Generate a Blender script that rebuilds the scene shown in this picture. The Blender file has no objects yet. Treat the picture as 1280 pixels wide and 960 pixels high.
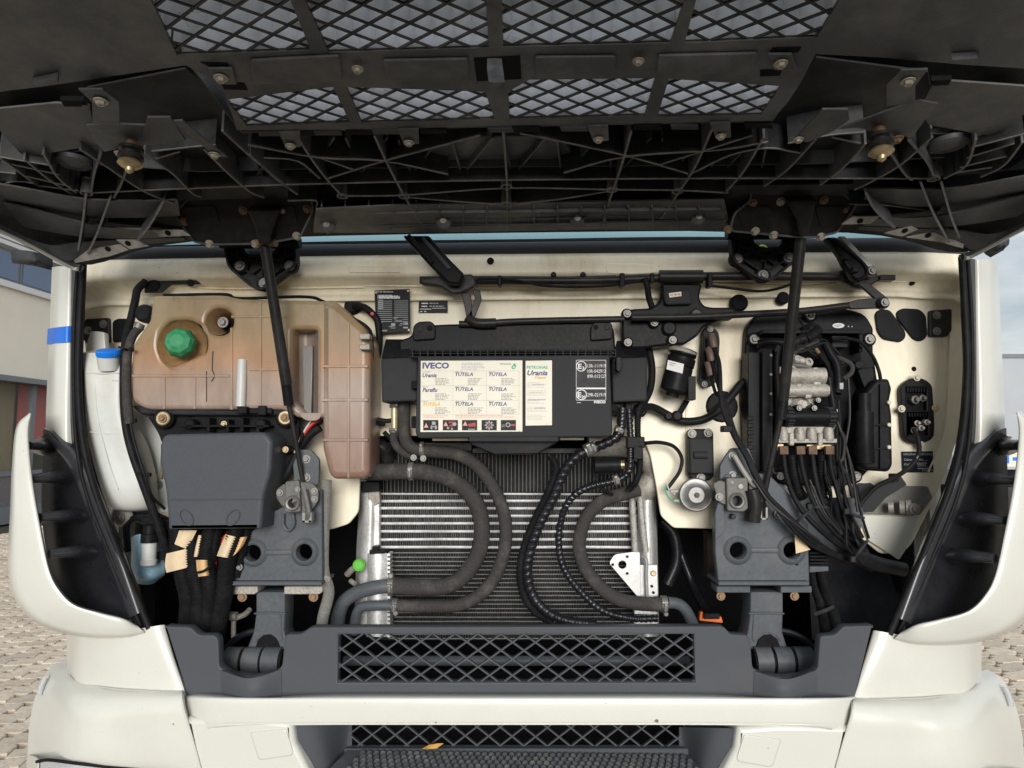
import bpy, bmesh, math, random
from mathutils import Vector, Matrix, noise
random.seed(7)
R = math.radians
S = bpy.context.scene
COL = S.collection

# ---------------------------------------------------------------- camera, sky, sun, exposure
F, CX, CY = 855.0, 640.0, 480.0          # focal length and centre of the 1280x960 photograph
PITCH, YAW = R(5.0), R(1.7)
CAM = Vector((0.027, -1.6, 1.6))
FWD = Vector((-math.sin(YAW) * math.cos(PITCH), math.cos(YAW) * math.cos(PITCH), math.sin(PITCH)))
RGT = Vector((math.cos(YAW), math.sin(YAW), 0))
UPV = RGT.cross(FWD)
cd = bpy.data.cameras.new('camera')
cam = bpy.data.objects.new('camera', cd)
COL.objects.link(cam)
cd.sensor_width = 36.0
cd.lens = F / 1280 * 36.0
cd.clip_start = 0.02
cd.clip_end = 2000
M3 = Matrix((RGT, UPV, -FWD)).transposed()
cam.matrix_world = Matrix.Translation(CAM) @ M3.to_4x4()
S.camera = cam

SUN_EL, SUN_AZ = R(9), R(175)            # azimuth from +y, clockwise: behind the camera and to its right
W = bpy.data.worlds.new('World')
S.world = W
W.use_nodes = True
nt = W.node_tree
nt.nodes.clear()
out = nt.nodes.new('ShaderNodeOutputWorld')
bg = nt.nodes.new('ShaderNodeBackground')
sky = nt.nodes.new('ShaderNodeTexSky')
sky.sky_type = 'NISHITA'
sky.sun_disc = False
sky.sun_elevation = SUN_EL
sky.sun_rotation = SUN_AZ
tc = nt.nodes.new('ShaderNodeTexCoord')
mp = nt.nodes.new('ShaderNodeMapping')
mp.inputs['Scale'].default_value = (1, 1, 3.2)
nz = nt.nodes.new('ShaderNodeTexNoise')
nz.inputs['Scale'].default_value = 2.6
nz.inputs['Detail'].default_value = 7
nz.inputs['Roughness'].default_value = 0.55
rp = nt.nodes.new('ShaderNodeValToRGB')
rp.color_ramp.elements[0].position = 0.30
rp.color_ramp.elements[0].color = (0.55, 0.55, 0.55, 1)
rp.color_ramp.elements[1].position = 0.46
rp.color_ramp.elements[1].color = (0.95, 0.95, 0.95, 1)
nz2 = nt.nodes.new('ShaderNodeTexNoise')
nz2.inputs['Scale'].default_value = 5
nz2.inputs['Detail'].default_value = 5
rp2 = nt.nodes.new('ShaderNodeValToRGB')
rp2.color_ramp.elements[0].position = 0.35
rp2.color_ramp.elements[0].color = (4.3, 4.8, 5.4, 1)
rp2.color_ramp.elements[1].position = 0.6
rp2.color_ramp.elements[1].color = (7.1, 7.4, 7.7, 1)
mx = nt.nodes.new('ShaderNodeMixRGB')
L = nt.links.new
L(tc.outputs['Generated'], mp.inputs['Vector'])
L(mp.outputs[0], nz.inputs['Vector'])
L(mp.outputs[0], nz2.inputs['Vector'])
L(nz.outputs['Fac'], rp.inputs['Fac'])
L(nz2.outputs['Fac'], rp2.inputs['Fac'])
L(rp.outputs['Color'], mx.inputs['Fac'])
L(sky.outputs['Color'], mx.inputs['Color1'])
L(rp2.outputs['Color'], mx.inputs['Color2'])
L(mx.outputs['Color'], bg.inputs['Color'])
bg.inputs['Strength'].default_value = 0.1
L(bg.outputs[0], out.inputs['Surface'])
sd = bpy.data.lights.new('sun', 'SUN')
sd.energy = 3.1
sd.angle = R(30)
sd.color = (1.0, 0.975, 0.93)
sun = bpy.data.objects.new('sun', sd)
COL.objects.link(sun)
sdir = Vector((math.sin(SUN_AZ) * math.cos(SUN_EL), math.cos(SUN_AZ) * math.cos(SUN_EL), math.sin(SUN_EL)))
sun.rotation_euler = sdir.to_track_quat('Z', 'Y').to_euler()
S.view_settings.view_transform = 'Standard'
S.view_settings.look = 'None'
S.view_settings.exposure = 0.24
S.view_settings.gamma = 1.0
S.cycles.max_bounces = 8

# ---------------------------------------------------------------- materials
MATS = {}
def mat(name, col, rough=0.5, metal=0.0, var=0.15, dust=0.0, dcol=(0.22, 0.19, 0.15), dscale=6.0,
        bump=0.08, scale=60.0, stretch=(1, 1, 1), coat=0.0, ramp=None, trans=0.0, lo=0.5, hi=0.72, specks=0.0, sss=0.0, spec=None):
    """procedural surface: base colour with grain, patches of dust or stain, fine bump"""
    m = bpy.data.materials.new(name)
    m.use_nodes = True
    t = m.node_tree
    b = t.nodes['Principled BSDF']
    l = t.links.new
    c = t.nodes.new('ShaderNodeTexCoord')
    mapn = t.nodes.new('ShaderNodeMapping')
    mapn.inputs['Scale'].default_value = stretch
    l(c.outputs['Object'], mapn.inputs['Vector'])
    n = t.nodes.new('ShaderNodeTexNoise')
    n.inputs['Scale'].default_value = scale
    n.inputs['Detail'].default_value = 6
    n.inputs['Roughness'].default_value = 0.6
    l(mapn.outputs[0], n.inputs['Vector'])
    r = t.nodes.new('ShaderNodeValToRGB')
    r.color_ramp.elements[0].position = 0.3
    r.color_ramp.elements[1].position = 0.7
    r.color_ramp.elements[0].color = (*[x * (1 - var) for x in col], 1)
    r.color_ramp.elements[1].color = (*[min(1, x * (1 + var)) for x in col], 1)
    l(n.outputs['Fac'], r.inputs['Fac'])
    last = r.outputs['Color']
    if ramp:                                   # colour bands that belong to the thing, by height
        sx = t.nodes.new('ShaderNodeSeparateXYZ')
        l(c.outputs['Object'], sx.inputs[0])
        n3 = t.nodes.new('ShaderNodeTexNoise')
        n3.inputs['Scale'].default_value = 9
        n3.inputs['Detail'].default_value = 5
        l(c.outputs['Object'], n3.inputs['Vector'])
        ad = t.nodes.new('ShaderNodeMath'); ad.operation = 'MULTIPLY_ADD'
        l(n3.outputs['Fac'], ad.inputs[0]); ad.inputs[1].default_value = 0.16
        l(sx.outputs['Z'], ad.inputs[2])
        mr = t.nodes.new('ShaderNodeMapRange')
        mr.inputs['From Min'].default_value = ramp[0] + 0.08
        mr.inputs['From Max'].default_value = ramp[1] + 0.08
        l(ad.outputs[0], mr.inputs['Value'])
        cr = t.nodes.new('ShaderNodeValToRGB')
        while len(cr.color_ramp.elements) < len(ramp[2]):
            cr.color_ramp.elements.new(0.5)
        for e, (p, cc) in zip(cr.color_ramp.elements, ramp[2]):
            e.position = p
            e.color = (*cc, 1)
        l(mr.outputs[0], cr.inputs['Fac'])
        mm = t.nodes.new('ShaderNodeMixRGB'); mm.blend_type = 'MULTIPLY'; mm.inputs['Fac'].default_value = 1
        l(last, mm.inputs['Color1']); l(cr.outputs['Color'], mm.inputs['Color2'])
        last = mm.outputs['Color']
    rv = t.nodes.new('ShaderNodeMath'); rv.operation = 'MULTIPLY_ADD'
    l(n.outputs['Fac'], rv.inputs[0]); rv.inputs[1].default_value = 0.25
    rv.inputs[2].default_value = max(0.02, rough - 0.125)
    if dust > 0:
        n2 = t.nodes.new('ShaderNodeTexNoise')
        n2.inputs['Scale'].default_value = dscale
        n2.inputs['Detail'].default_value = 9
        n2.inputs['Roughness'].default_value = 0.68
        l(mapn.outputs[0], n2.inputs['Vector'])
        r2 = t.nodes.new('ShaderNodeMapRange')
        r2.inputs['From Min'].default_value = lo
        r2.inputs['From Max'].default_value = hi
        r2.inputs['To Max'].default_value = dust
        l(n2.outputs['Fac'], r2.inputs['Value'])
        mx2 = t.nodes.new('ShaderNodeMixRGB')
        l(r2.outputs[0], mx2.inputs['Fac'])
        l(last, mx2.inputs['Color1'])
        mx2.inputs['Color2'].default_value = (*dcol, 1)
        last = mx2.outputs['Color']
    if specks > 0:                             # stone chips, fly specks, grit
        n4 = t.nodes.new('ShaderNodeTexNoise')
        n4.inputs['Scale'].default_value = 130
        n4.inputs['Detail'].default_value = 2
        l(c.outputs['Object'], n4.inputs['Vector'])
        n5 = t.nodes.new('ShaderNodeTexNoise')
        n5.inputs['Scale'].default_value = 7
        n5.inputs['Detail'].default_value = 3
        l(c.outputs['Object'], n5.inputs['Vector'])
        m4 = t.nodes.new('ShaderNodeMath'); m4.operation = 'MULTIPLY_ADD'
        l(n5.outputs['Fac'], m4.inputs[0]); m4.inputs[1].default_value = 0.35
        l(n4.outputs['Fac'], m4.inputs[2])
        r4 = t.nodes.new('ShaderNodeMapRange')
        r4.inputs['From Min'].default_value = 0.93
        r4.inputs['From Max'].default_value = 0.98
        r4.inputs['To Max'].default_value = specks
        l(m4.outputs[0], r4.inputs['Value'])
        m5 = t.nodes.new('ShaderNodeMixRGB')
        l(r4.outputs[0], m5.inputs['Fac']); l(last, m5.inputs['Color1'])
        m5.inputs['Color2'].default_value = (0.10, 0.075, 0.05, 1)
        last = m5.outputs['Color']
    b.inputs['Specular IOR Level'].default_value = spec if spec is not None else (0.10 if max(col) < 0.06 and metal < 0.3 else 0.2 if max(col) < 0.12 and metal < 0.3 else 0.5)
    if sss:
        b.inputs['Subsurface Weight'].default_value = sss
        b.inputs['Subsurface Radius'].default_value = (1.0, 0.6, 0.35)
        b.inputs['Subsurface Scale'].default_value = 0.02
    l(last, b.inputs['Base Color'])
    l(rv.outputs[0], b.inputs['Roughness'])
    b.inputs['Metallic'].default_value = metal
    b.inputs['Coat Weight'].default_value = coat
    b.inputs['Coat Roughness'].default_value = 0.15
    b.inputs['Transmission Weight'].default_value = trans
    if bump:
        bp = t.nodes.new('ShaderNodeBump')
        bp.inputs['Strength'].default_value = bump
        bp.inputs['Distance'].default_value = 0.004
        l(n.outputs['Fac'], bp.inputs['Height'])
        l(bp.outputs[0], b.inputs['Normal'])
    MATS[name] = m
    return m

WHITE = mat('cream white paint', (0.63, 0.625, 0.565), 0.32, var=0.02, dust=0.3, dcol=(0.50, 0.47, 0.39), dscale=5, bump=0.006, scale=300, coat=0.4, specks=0.45, lo=0.5, hi=0.8)
WALL = mat('stained cream bay paint', (0.87, 0.80, 0.63), 0.42, var=0.05, dust=0.62, dcol=(0.50, 0.35, 0.18), dscale=6, bump=0.02, stretch=(1, 1, 0.3), lo=0.51, hi=0.76, specks=0.9)
INNER = mat('pale inner plastic', (0.57, 0.585, 0.56), 0.45, var=0.03, dust=0.6, dcol=(0.52, 0.45, 0.32), dscale=4, bump=0.02)
TRIM = mat('dark grey grained plastic', (0.072, 0.076, 0.086), 0.55, var=0.12, dust=0.25, dcol=(0.13, 0.12, 0.12), dscale=5, bump=0.12, scale=900)
BLACK = mat('black plastic', (0.0095, 0.0095, 0.011), 0.42, var=0.2, dust=0.3, dcol=(0.05, 0.046, 0.042), dscale=12, bump=0.05, scale=120)
VENT = mat('satin black plastic', (0.012, 0.0125, 0.016), 0.3, var=0.1, dust=0.2, dcol=(0.03, 0.03, 0.034), bump=0.0, scale=40, spec=0.5)
VENTLIT = mat('highlit satin black plastic', (0.034, 0.035, 0.040), 0.3, var=0.1, dust=0.3, dcol=(0.06, 0.06, 0.062), bump=0.0, scale=40, spec=0.6)  # lighter copy of VENT: highlights on vanes and rim put into the colour
GREY = mat('grey box plastic', (0.034, 0.035, 0.038), 0.6, var=0.12, dust=0.4, dcol=(0.068, 0.067, 0.066), dscale=6, bump=0.06, scale=300)
STEELP = mat('slate painted steel', (0.090, 0.100, 0.112), 0.42, var=0.12, dust=0.5, dcol=(0.17, 0.165, 0.155), dscale=10, bump=0.06, scale=120, specks=0.5)
RUBBER = mat('black rubber', (0.012, 0.012, 0.013), 0.5, var=0.2, dust=0.35, dcol=(0.045, 0.042, 0.04), dscale=15, bump=0.06)
HOSE = mat('dusty rubber hose', (0.052, 0.048, 0.046), 0.75, var=0.3, dust=0.7, dcol=(0.135, 0.122, 0.112), dscale=20, bump=0.35, scale=260)
FLAP = mat('flap underside plastic', (0.078, 0.084, 0.094), 0.5, var=0.25, dust=0.85, dcol=(0.215, 0.215, 0.215), dscale=7, bump=0.16, scale=420, lo=0.44, hi=0.72, spec=0.45)
RIB = mat('worn and lit rib plastic', (0.17, 0.168, 0.163), 0.6, var=0.3, dust=0.5, dcol=(0.36, 0.34, 0.31), dscale=14, bump=0.05)  # paler edges: rubbing wear and caught light, both put into the colour
SKIN = mat('flap inner skin', (0.028, 0.030, 0.033), 0.5, var=0.3, dust=0.7, dcol=(0.11, 0.106, 0.10), dscale=8, bump=0.1, lo=0.46, hi=0.72, spec=0.4)
IRON = mat('black coated iron', (0.019, 0.0185, 0.0185), 0.4, var=0.25, dust=0.5, dcol=(0.065, 0.057, 0.052), dscale=10, bump=0.08, spec=0.25)
MESHW = mat('white grille mesh', (0.86, 0.87, 0.90), 0.4, var=0.05, dust=0.45, dcol=(0.5, 0.47, 0.42), dscale=14, bump=0.0)
ALU = mat('bare aluminium', (0.78, 0.78, 0.77), 0.45, 0.35, var=0.2, dust=0.75, dcol=(0.34, 0.325, 0.30), dscale=9, bump=0.15, scale=120, lo=0.45, hi=0.75)
CAST = mat('dusty cast aluminium', (0.40, 0.375, 0.335), 0.62, 0.4, var=0.3, dust=0.75, dcol=(0.20, 0.17, 0.13), dscale=26, bump=0.35, scale=150)
STEEL = mat('zinc plated steel', (0.27, 0.262, 0.25), 0.5, 0.6, var=0.3, dust=0.6, dcol=(0.16, 0.13, 0.10), dscale=60, bump=0.15)
BRASS = mat('dull brass', (0.50, 0.40, 0.24), 0.45, 0.75, var=0.25, dust=0.4, dcol=(0.28, 0.22, 0.14), dscale=40, bump=0.1)
COPPER = mat('copper brown fitting', (0.19, 0.12, 0.08), 0.6, 0.3, var=0.35, dust=0.7, dcol=(0.22, 0.19, 0.155), dscale=70, bump=0.2)
RUST = mat('rusty bolt', (0.30, 0.19, 0.11), 0.65, 0.4, var=0.3, dust=0.5, dcol=(0.4, 0.34, 0.25), dscale=50, bump=0.2)
PALE = mat('pale zinc bolt', (0.50, 0.46, 0.38), 0.5, 0.3, var=0.25, dust=0.5, dcol=(0.26, 0.21, 0.15), dscale=60, bump=0.1)
PAPERO = mat('orange brown paper tape', (0.72, 0.46, 0.22), 0.7, var=0.08, dust=0.3, dcol=(0.5, 0.34, 0.2), bump=0.1)
PAPER = mat('beige paper tape', (0.74, 0.58, 0.38), 0.75, var=0.06, dust=0.3, dcol=(0.55, 0.42, 0.27), bump=0.1)
LABEL = mat('cream label paper', (0.69, 0.66, 0.55), 0.45, var=0.04, dust=0.5, dcol=(0.62, 0.55, 0.40), dscale=14, bump=0.02, specks=0.4)
NAVY = mat('navy print', (0.035, 0.045, 0.17), 0.5, var=0.02, bump=0)
INK = mat('grey print', (0.22, 0.22, 0.23), 0.6, var=0.02, bump=0)
FAINT = mat('faint print', (0.48, 0.46, 0.44), 0.6, var=0.02, bump=0)
REDINK = mat('red print', (0.65, 0.16, 0.12), 0.6, var=0.02, bump=0)
ORANGE = mat('amber print', (0.78, 0.42, 0.06), 0.6, var=0.02, bump=0)
TEAL = mat('green print', (0.05, 0.42, 0.25), 0.6, var=0.02, bump=0)
WINK = mat('white print', (0.72, 0.72, 0.72), 0.6, var=0.02, bump=0)
DIMINK = mat('dim white print', (0.34, 0.35, 0.36), 0.6, var=0.02, bump=0)
BLKPRINT = mat('black sticker', (0.014, 0.014, 0.017), 0.35, var=0.05, bump=0)
GREENCAP = mat('green cap plastic', (0.022, 0.25, 0.10), 0.55, var=0.2, dust=0.6, dcol=(0.11, 0.33, 0.20), dscale=30, bump=0.15)
LIME = mat('lime plastic', (0.10, 0.47, 0.03), 0.5, var=0.15, dust=0.5, dcol=(0.16, 0.36, 0.09), dscale=60, bump=0.08)
YELLIME = mat('yellow green plastic', (0.42, 0.55, 0.03), 0.4, var=0.05, bump=0)
BLUECAP = mat('blue plastic', (0.012, 0.19, 0.72), 0.35, var=0.06, bump=0)
BLUETAPE = mat('blue tape', (0.010, 0.15, 0.66), 0.4, var=0.05, bump=0.02)
PALEBLUE = mat('pale blue bottle', (0.33, 0.55, 0.70), 0.35, var=0.08, dust=0.3, dcol=(0.45, 0.52, 0.55), bump=0)
WPLAST = mat('white plastic', (0.54, 0.54, 0.52), 0.4, var=0.05, dust=0.3, dcol=(0.5, 0.47, 0.42), dscale=30, bump=0)
ORPLAST = mat('orange plastic', (0.80, 0.17, 0.03), 0.4, var=0.05, bump=0)
REDPL = mat('red cable', (0.55, 0.04, 0.03), 0.4, var=0.1, bump=0)
VOID = mat('near black and void shade', (0.010, 0.010, 0.011), 0.7, var=0.3, bump=0.1)  # near black; also paints the shade inside holes, slots and the bay's depth
FENDER = mat('dark inner fender', (0.04, 0.042, 0.048), 0.6, var=0.2, dust=0.5, dcol=(0.09, 0.085, 0.08), dscale=5, bump=0.1)
ROUGHBAR = mat('rough grey rubber', (0.19, 0.185, 0.17), 0.85, var=0.25, dust=0.5, dcol=(0.10, 0.095, 0.085), dscale=40, bump=0.6, scale=200)
GLASS = mat('tinted windscreen', (0.20, 0.36, 0.41), 0.06, var=0.02, bump=0, coat=1.0)  # opaque base colour holds the glass tint and the bright interior behind it
LENS = mat('headlight lens', (0.75, 0.77, 0.78), 0.08, var=0.02, bump=0, trans=0.6, coat=1.0)
COND = mat('black fins', (0.017, 0.017, 0.018), 0.55, 0.2, var=0.3, dust=0.4, dcol=(0.07, 0.065, 0.06), dscale=18, bump=0.1)
FINS = mat('aluminium fins', (0.17, 0.17, 0.168), 0.45, 0.4, var=0.3, dust=0.5, dcol=(0.14, 0.135, 0.125), dscale=16, bump=0.1)
LEAF = mat('dry orange leaf', (0.62, 0.33, 0.07), 0.7, var=0.25, dust=0.5, dcol=(0.30, 0.15, 0.04), dscale=60, bump=0.1)
TWIG = mat('dry twigs', (0.30, 0.22, 0.16), 0.8, var=0.3, bump=0)

# ---------------------------------------------------------------- geometry helpers
def ray(px, py):
    return FWD + RGT * ((px - CX) / F) - UPV * ((py - CY) / F)
def P(px, py, y):
    d = ray(px, py)
    return CAM + d * ((y - CAM.y) / d.y)
def G(px, py, z=0.0):
    d = ray(px, py)
    return CAM + d * ((z - CAM.z) / d.z)
def mp_(y):
    """metres per photo pixel on the plane y"""
    return (y - CAM.y) / F
def fy(y):
    return (Vector((0, y, 0)), Vector((1, 0, 0)), Vector((0, 0, 1)), Vector((0, -1, 0)))
FA = R(3.3)
FO = Vector((0, 0.10, 2.13))
FV = Vector((0, -math.cos(FA), math.sin(FA)))
FN = Vector((0, -math.sin(FA), -math.cos(FA)))
def ff(w=0.0):
    """plane of the raised flap's underside, w metres below it"""
    return (FO + FN * w, Vector((1, 0, 0)), FV, FN)
def uv(px, py, fr):
    d = ray(px, py)
    t = (fr[0] - CAM).dot(fr[3]) / d.dot(fr[3])
    q = CAM + d * t - fr[0]
    return (q.dot(fr[1]), q.dot(fr[2]))
def at(fr, u, v, w=0.0):
    return fr[0] + fr[1] * u + fr[2] * v + fr[3] * w
def Q(px, py, fr, w=0.0):
    u, v = uv(px, py, fr)
    return at(fr, u, v, w)

def link(name, me, m=None, parent=None, smooth=False):
    o = bpy.data.objects.new(name, me)
    COL.objects.link(o)
    if m is not None and not me.materials:
        me.materials.append(m)
    if parent is not None:
        o.parent = parent
    if smooth:
        shade(me)
    return o
def shade(me, ang=40):
    me.polygons.foreach_set('use_smooth', [True] * len(me.polygons))
    bm = bmesh.new(); bm.from_mesh(me)
    for e in bm.edges:
        if len(e.link_faces) == 2 and e.calc_face_angle(0) > R(ang):
            e.smooth = False
    bm.to_mesh(me); bm.free()
def raw(name, vs, fs, m, parent=None, smooth=False, fix=False):
    me = bpy.data.meshes.new(name)
    me.from_pydata([tuple(v) for v in vs], [], fs)
    if fix:
        bm = bmesh.new(); bm.from_mesh(me)
        bmesh.ops.recalc_face_normals(bm, faces=bm.faces)
        bm.to_mesh(me); bm.free()
    return link(name, me, m, parent, smooth)
def rc(pts, r, n=4):
    """round the corners of a pixel outline; a point may carry its own radius"""
    res = []
    k = len(pts)
    for i in range(k):
        a, b, c = Vector(pts[i - 1][:2]), Vector(pts[i][:2]), Vector(pts[(i + 1) % k][:2])
        rr = pts[i][2] if len(pts[i]) > 2 else r
        d = min(rr, (a - b).length * 0.49, (c - b).length * 0.49)
        p0 = b + (a - b).normalized() * d if (a - b).length else b
        p1 = b + (c - b).normalized() * d if (c - b).length else b
        for j in range(n + 1):
            t = j / n
            res.append(tuple(p0 * (1 - t) ** 2 + b * 2 * t * (1 - t) + p1 * t * t))
    return res
def circ(cx, cy, r, n=20, ry=None):
    ry = r if ry is None else ry
    return [(cx + r * math.cos(2 * math.pi * i / n), cy + ry * math.sin(2 * math.pi * i / n)) for i in range(n)]
def rect(x0, y0, x1, y1, r=0):
    p = [(x0, y0), (x1, y0), (x1, y1), (x0, y1)]
    return rc(p, r) if r else p
def plate_uv(name, outline, fr, th, m, parent=None, holes=(), bev=0.002, smooth=True):
    c = bpy.data.curves.new(name, 'CURVE')
    c.dimensions = '2D'
    c.fill_mode = 'BOTH'
    for lp in [outline] + list(holes):
        s = c.splines.new('POLY')
        s.points.add(len(lp) - 1)
        for q, (a, b) in zip(s.points, lp):
            q.co = (a, b, 0, 1)
        s.use_cyclic_u = True
    bev = min(bev, th * 0.45)
    c.extrude = max(1e-5, th / 2 - bev)
    c.bevel_depth = bev
    c.offset = -bev
    c.bevel_resolution = 1 if bev < 0.006 else 3
    tmp = bpy.data.objects.new('tmp', c)
    me = bpy.data.meshes.new_from_object(tmp)
    bpy.data.objects.remove(tmp)
    bpy.data.curves.remove(c)
    me.materials.clear()
    me.name = name
    o, u, v, n = fr
    me.transform(Matrix((( u.x, v.x, n.x, o.x - n.x * th / 2), (u.y, v.y, n.y, o.y - n.y * th / 2), (u.z, v.z, n.z, o.z - n.z * th / 2), (0, 0, 0, 1))))
    bm = bmesh.new(); bm.from_mesh(me)
    bmesh.ops.remove_doubles(bm, verts=bm.verts, dist=1e-6)
    bmesh.ops.recalc_face_normals(bm, faces=bm.faces)
    bm.to_mesh(me); bm.free()
    ob = link(name, me, m, parent)
    if smooth:
        shade(me, 35)
        for p in me.polygons:                  # broad flat faces stay flat
            if abs(p.normal.dot(n)) > 0.9995:
                p.use_smooth = False
    return ob
def plate(name, pts, y, th, m, parent=None, holes=(), bev=0.002, r=0, fr=None):
    """an outline seen in the photograph, standing on the plane y (or frame fr), th metres thick"""
    fr = fr or fy(y)
    if r or any(len(p) > 2 for p in pts):
        pts = rc(pts, r)
    return plate_uv(name, [uv(p[0], p[1], fr) for p in pts], fr, th, m, parent,
                    [[uv(p[0], p[1], fr) for p in h] for h in holes], bev)
def spline(pts, n):
    """Catmull-Rom through the points, n samples per span"""
    if len(pts) < 3:
        return [pts[0].lerp(pts[-1], i / n) for i in range(n + 1)]
    res = []
    e = [pts[0] * 2 - pts[1]] + list(pts) + [pts[-1] * 2 - pts[-2]]
    for i in range(1, len(e) - 2):
        p0, p1, p2, p3 = e[i - 1], e[i], e[i + 1], e[i + 2]
        for k in range(n):
            t = k / n
            res.append(0.5 * ((2 * p1) + (p2 - p0) * t + (2 * p0 - 5 * p1 + 4 * p2 - p3) * t * t + (3 * p1 - p0 - 3 * p2 + p3) * t ** 3))
    res.append(pts[-1].copy())
    return res
def resample(pts, step):
    d = [0.0]
    for a, b in zip(pts, pts[1:]):
        d.append(d[-1] + (b - a).length)
    n = max(2, int(d[-1] / step))
    res, j = [], 0
    for i in range(n + 1):
        s = d[-1] * i / n
        while j < len(d) - 2 and d[j + 1] < s:
            j += 1
        t = (s - d[j]) / max(1e-9, d[j + 1] - d[j])
        res.append(pts[j].lerp(pts[j + 1], t))
    return res, d[-1]
def frames(pts):
    ts = []
    for i in range(len(pts)):
        a, b = pts[max(0, i - 1)], pts[min(len(pts) - 1, i + 1)]
        ts.append((b - a).normalized())
    up = Vector((0, 0, 1)) if abs(ts[0].z) < 0.9 else Vector((1, 0, 0))
    nrm = (up - ts[0] * up.dot(ts[0])).normalized()
    fs = []
    for t in ts:
        nrm = (nrm - t * nrm.dot(t)).normalized()
        fs.append((nrm, t.cross(nrm)))
    return fs
def sweep(pts, rad, seg=10, flat=1.0):
    """verts and faces of a tube through 3-D points; rad is a list"""
    fs = frames(pts)
    vs, q = [], []
    for p, (a, b), r in zip(pts, fs, rad):
        for k in range(seg):
            an = 2 * math.pi * k / seg
            vs.append(p + a * (r * math.cos(an)) + b * (r * flat * math.sin(an)))
    for i in range(len(pts) - 1):
        for k in range(seg):
            k2 = (k + 1) % seg
            q.append((i * seg + k, i * seg + k2, (i + 1) * seg + k2, (i + 1) * seg + k))
    q.append(tuple(range(seg))[::-1])
    q.append(tuple((len(pts) - 1) * seg + k for k in range(seg)))
    return vs, q
def t3(pp):
    return [p if isinstance(p, Vector) else P(*p) for p in pp]
def tube(name, pp, rpx, m, parent=None, seg=10, kind=None, pitch=0.006, r2=None, straight=False, flat=1.0):
    """tube through (px, py, y) points; rpx is its radius in photo pixels"""
    pts = t3(pp)
    ymean = sum(p.y for p in pts) / len(pts)
    r = rpx * mp_(ymean)
    rb = r if r2 is None else r2 * mp_(ymean)
    if straight:
        sm = pts
        rad = [r + (rb - r) * i / (len(pts) - 1) for i in range(len(pts))]
    else:
        sm, ln = resample(spline(pts, 14), pitch / 4 if kind == 'corr' else max(0.004, r * 0.7))
        n = len(sm)
        if kind == 'corr':
            rad = [r * (1.0 if (i % 4) in (0, 1) else 0.86) for i in range(n)]
        elif kind == 'wrap':
            rad = [r * 0.86] * n
        else:
            rad = [(r + (rb - r) * i / (n - 1)) * (1 + (.045 * noise.noise(sm[i] * 22) if m.name == 'dusty rubber hose' else 0)) for i in range(n)]
    vs, q = sweep(sm, rad, seg, flat)
    o = raw(name, vs, q, m, parent, smooth=True, fix=True)
    if kind == 'wrap':                        # a flat strip wound round the hose
        sm2, ln = resample(spline(pts, 14), 0.0022)
        fs = frames(sm2)
        vs, fc = [], []
        turns = ln / pitch
        n = len(sm2)
        for i, (p, (a, b)) in enumerate(zip(sm2, fs)):
            for k in range(13):
                an = 2 * math.pi * k / 12
                ph = (i / n * turns - k / 12) % 1.0
                rr = r * (1.03 if ph < 0.62 else 0.84)
                vs.append(p + a * (rr * math.cos(an)) + b * (rr * math.sin(an)))
        for i in range(n - 1):
            for k in range(12):
                fc.append((i * 13 + k, i * 13 + k + 1, (i + 1) * 13 + k + 1, (i + 1) * 13 + k))
        raw('spiral_wrap', vs, fc, m, o, smooth=True)
    return o
def rod(name, a, b, r, m, parent=None, seg=14, rb=None):
    a, b = t3([a, b])
    vs, q = sweep([a, b], [r, r if rb is None else rb], seg)
    return raw(name, vs, q, m, parent, smooth=True, fix=True)
def lathe(name, c, ax, prof, m, parent=None, seg=20, caps=True):
    """profile (radius, height along ax) turned about the axis through c"""
    ax = ax.normalized()
    a = (Vector((0, 0, 1)) if abs(ax.z) < 0.9 else Vector((1, 0, 0))).cross(ax).normalized()
    b = ax.cross(a)
    vs, q = [], []
    for r, h in prof:
        for k in range(seg):
            an = 2 * math.pi * k / seg
            vs.append(c + ax * h + a * (r * math.cos(an)) + b * (r * math.sin(an)))
    n = len(prof)
    for i in range(n - 1):
        for k in range(seg):
            k2 = (k + 1) % seg
            q.append((i * seg + k, i * seg + k2, (i + 1) * seg + k2, (i + 1) * seg + k))
    if caps:
        q.append(tuple(range(seg))[::-1])
        q.append(tuple((n - 1) * seg + k for k in range(seg)))
    return raw(name, vs, q, m, parent, smooth=True, fix=caps)
def disc(name, px, py, y, rpx, th, m, parent=None, fr=None, seg=20, bev=0.25):
    fr = fr or fy(y)
    c = Q(px, py, fr)
    r = rpx * (c - CAM).dot(FWD) / F
    e = min(th * 0.4, r * bev)
    return lathe(name, c - fr[3] * th, fr[3], [(r, 0), (r, th - e), (r - e, th)], m, parent, seg)
_bolt = {}
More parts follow.
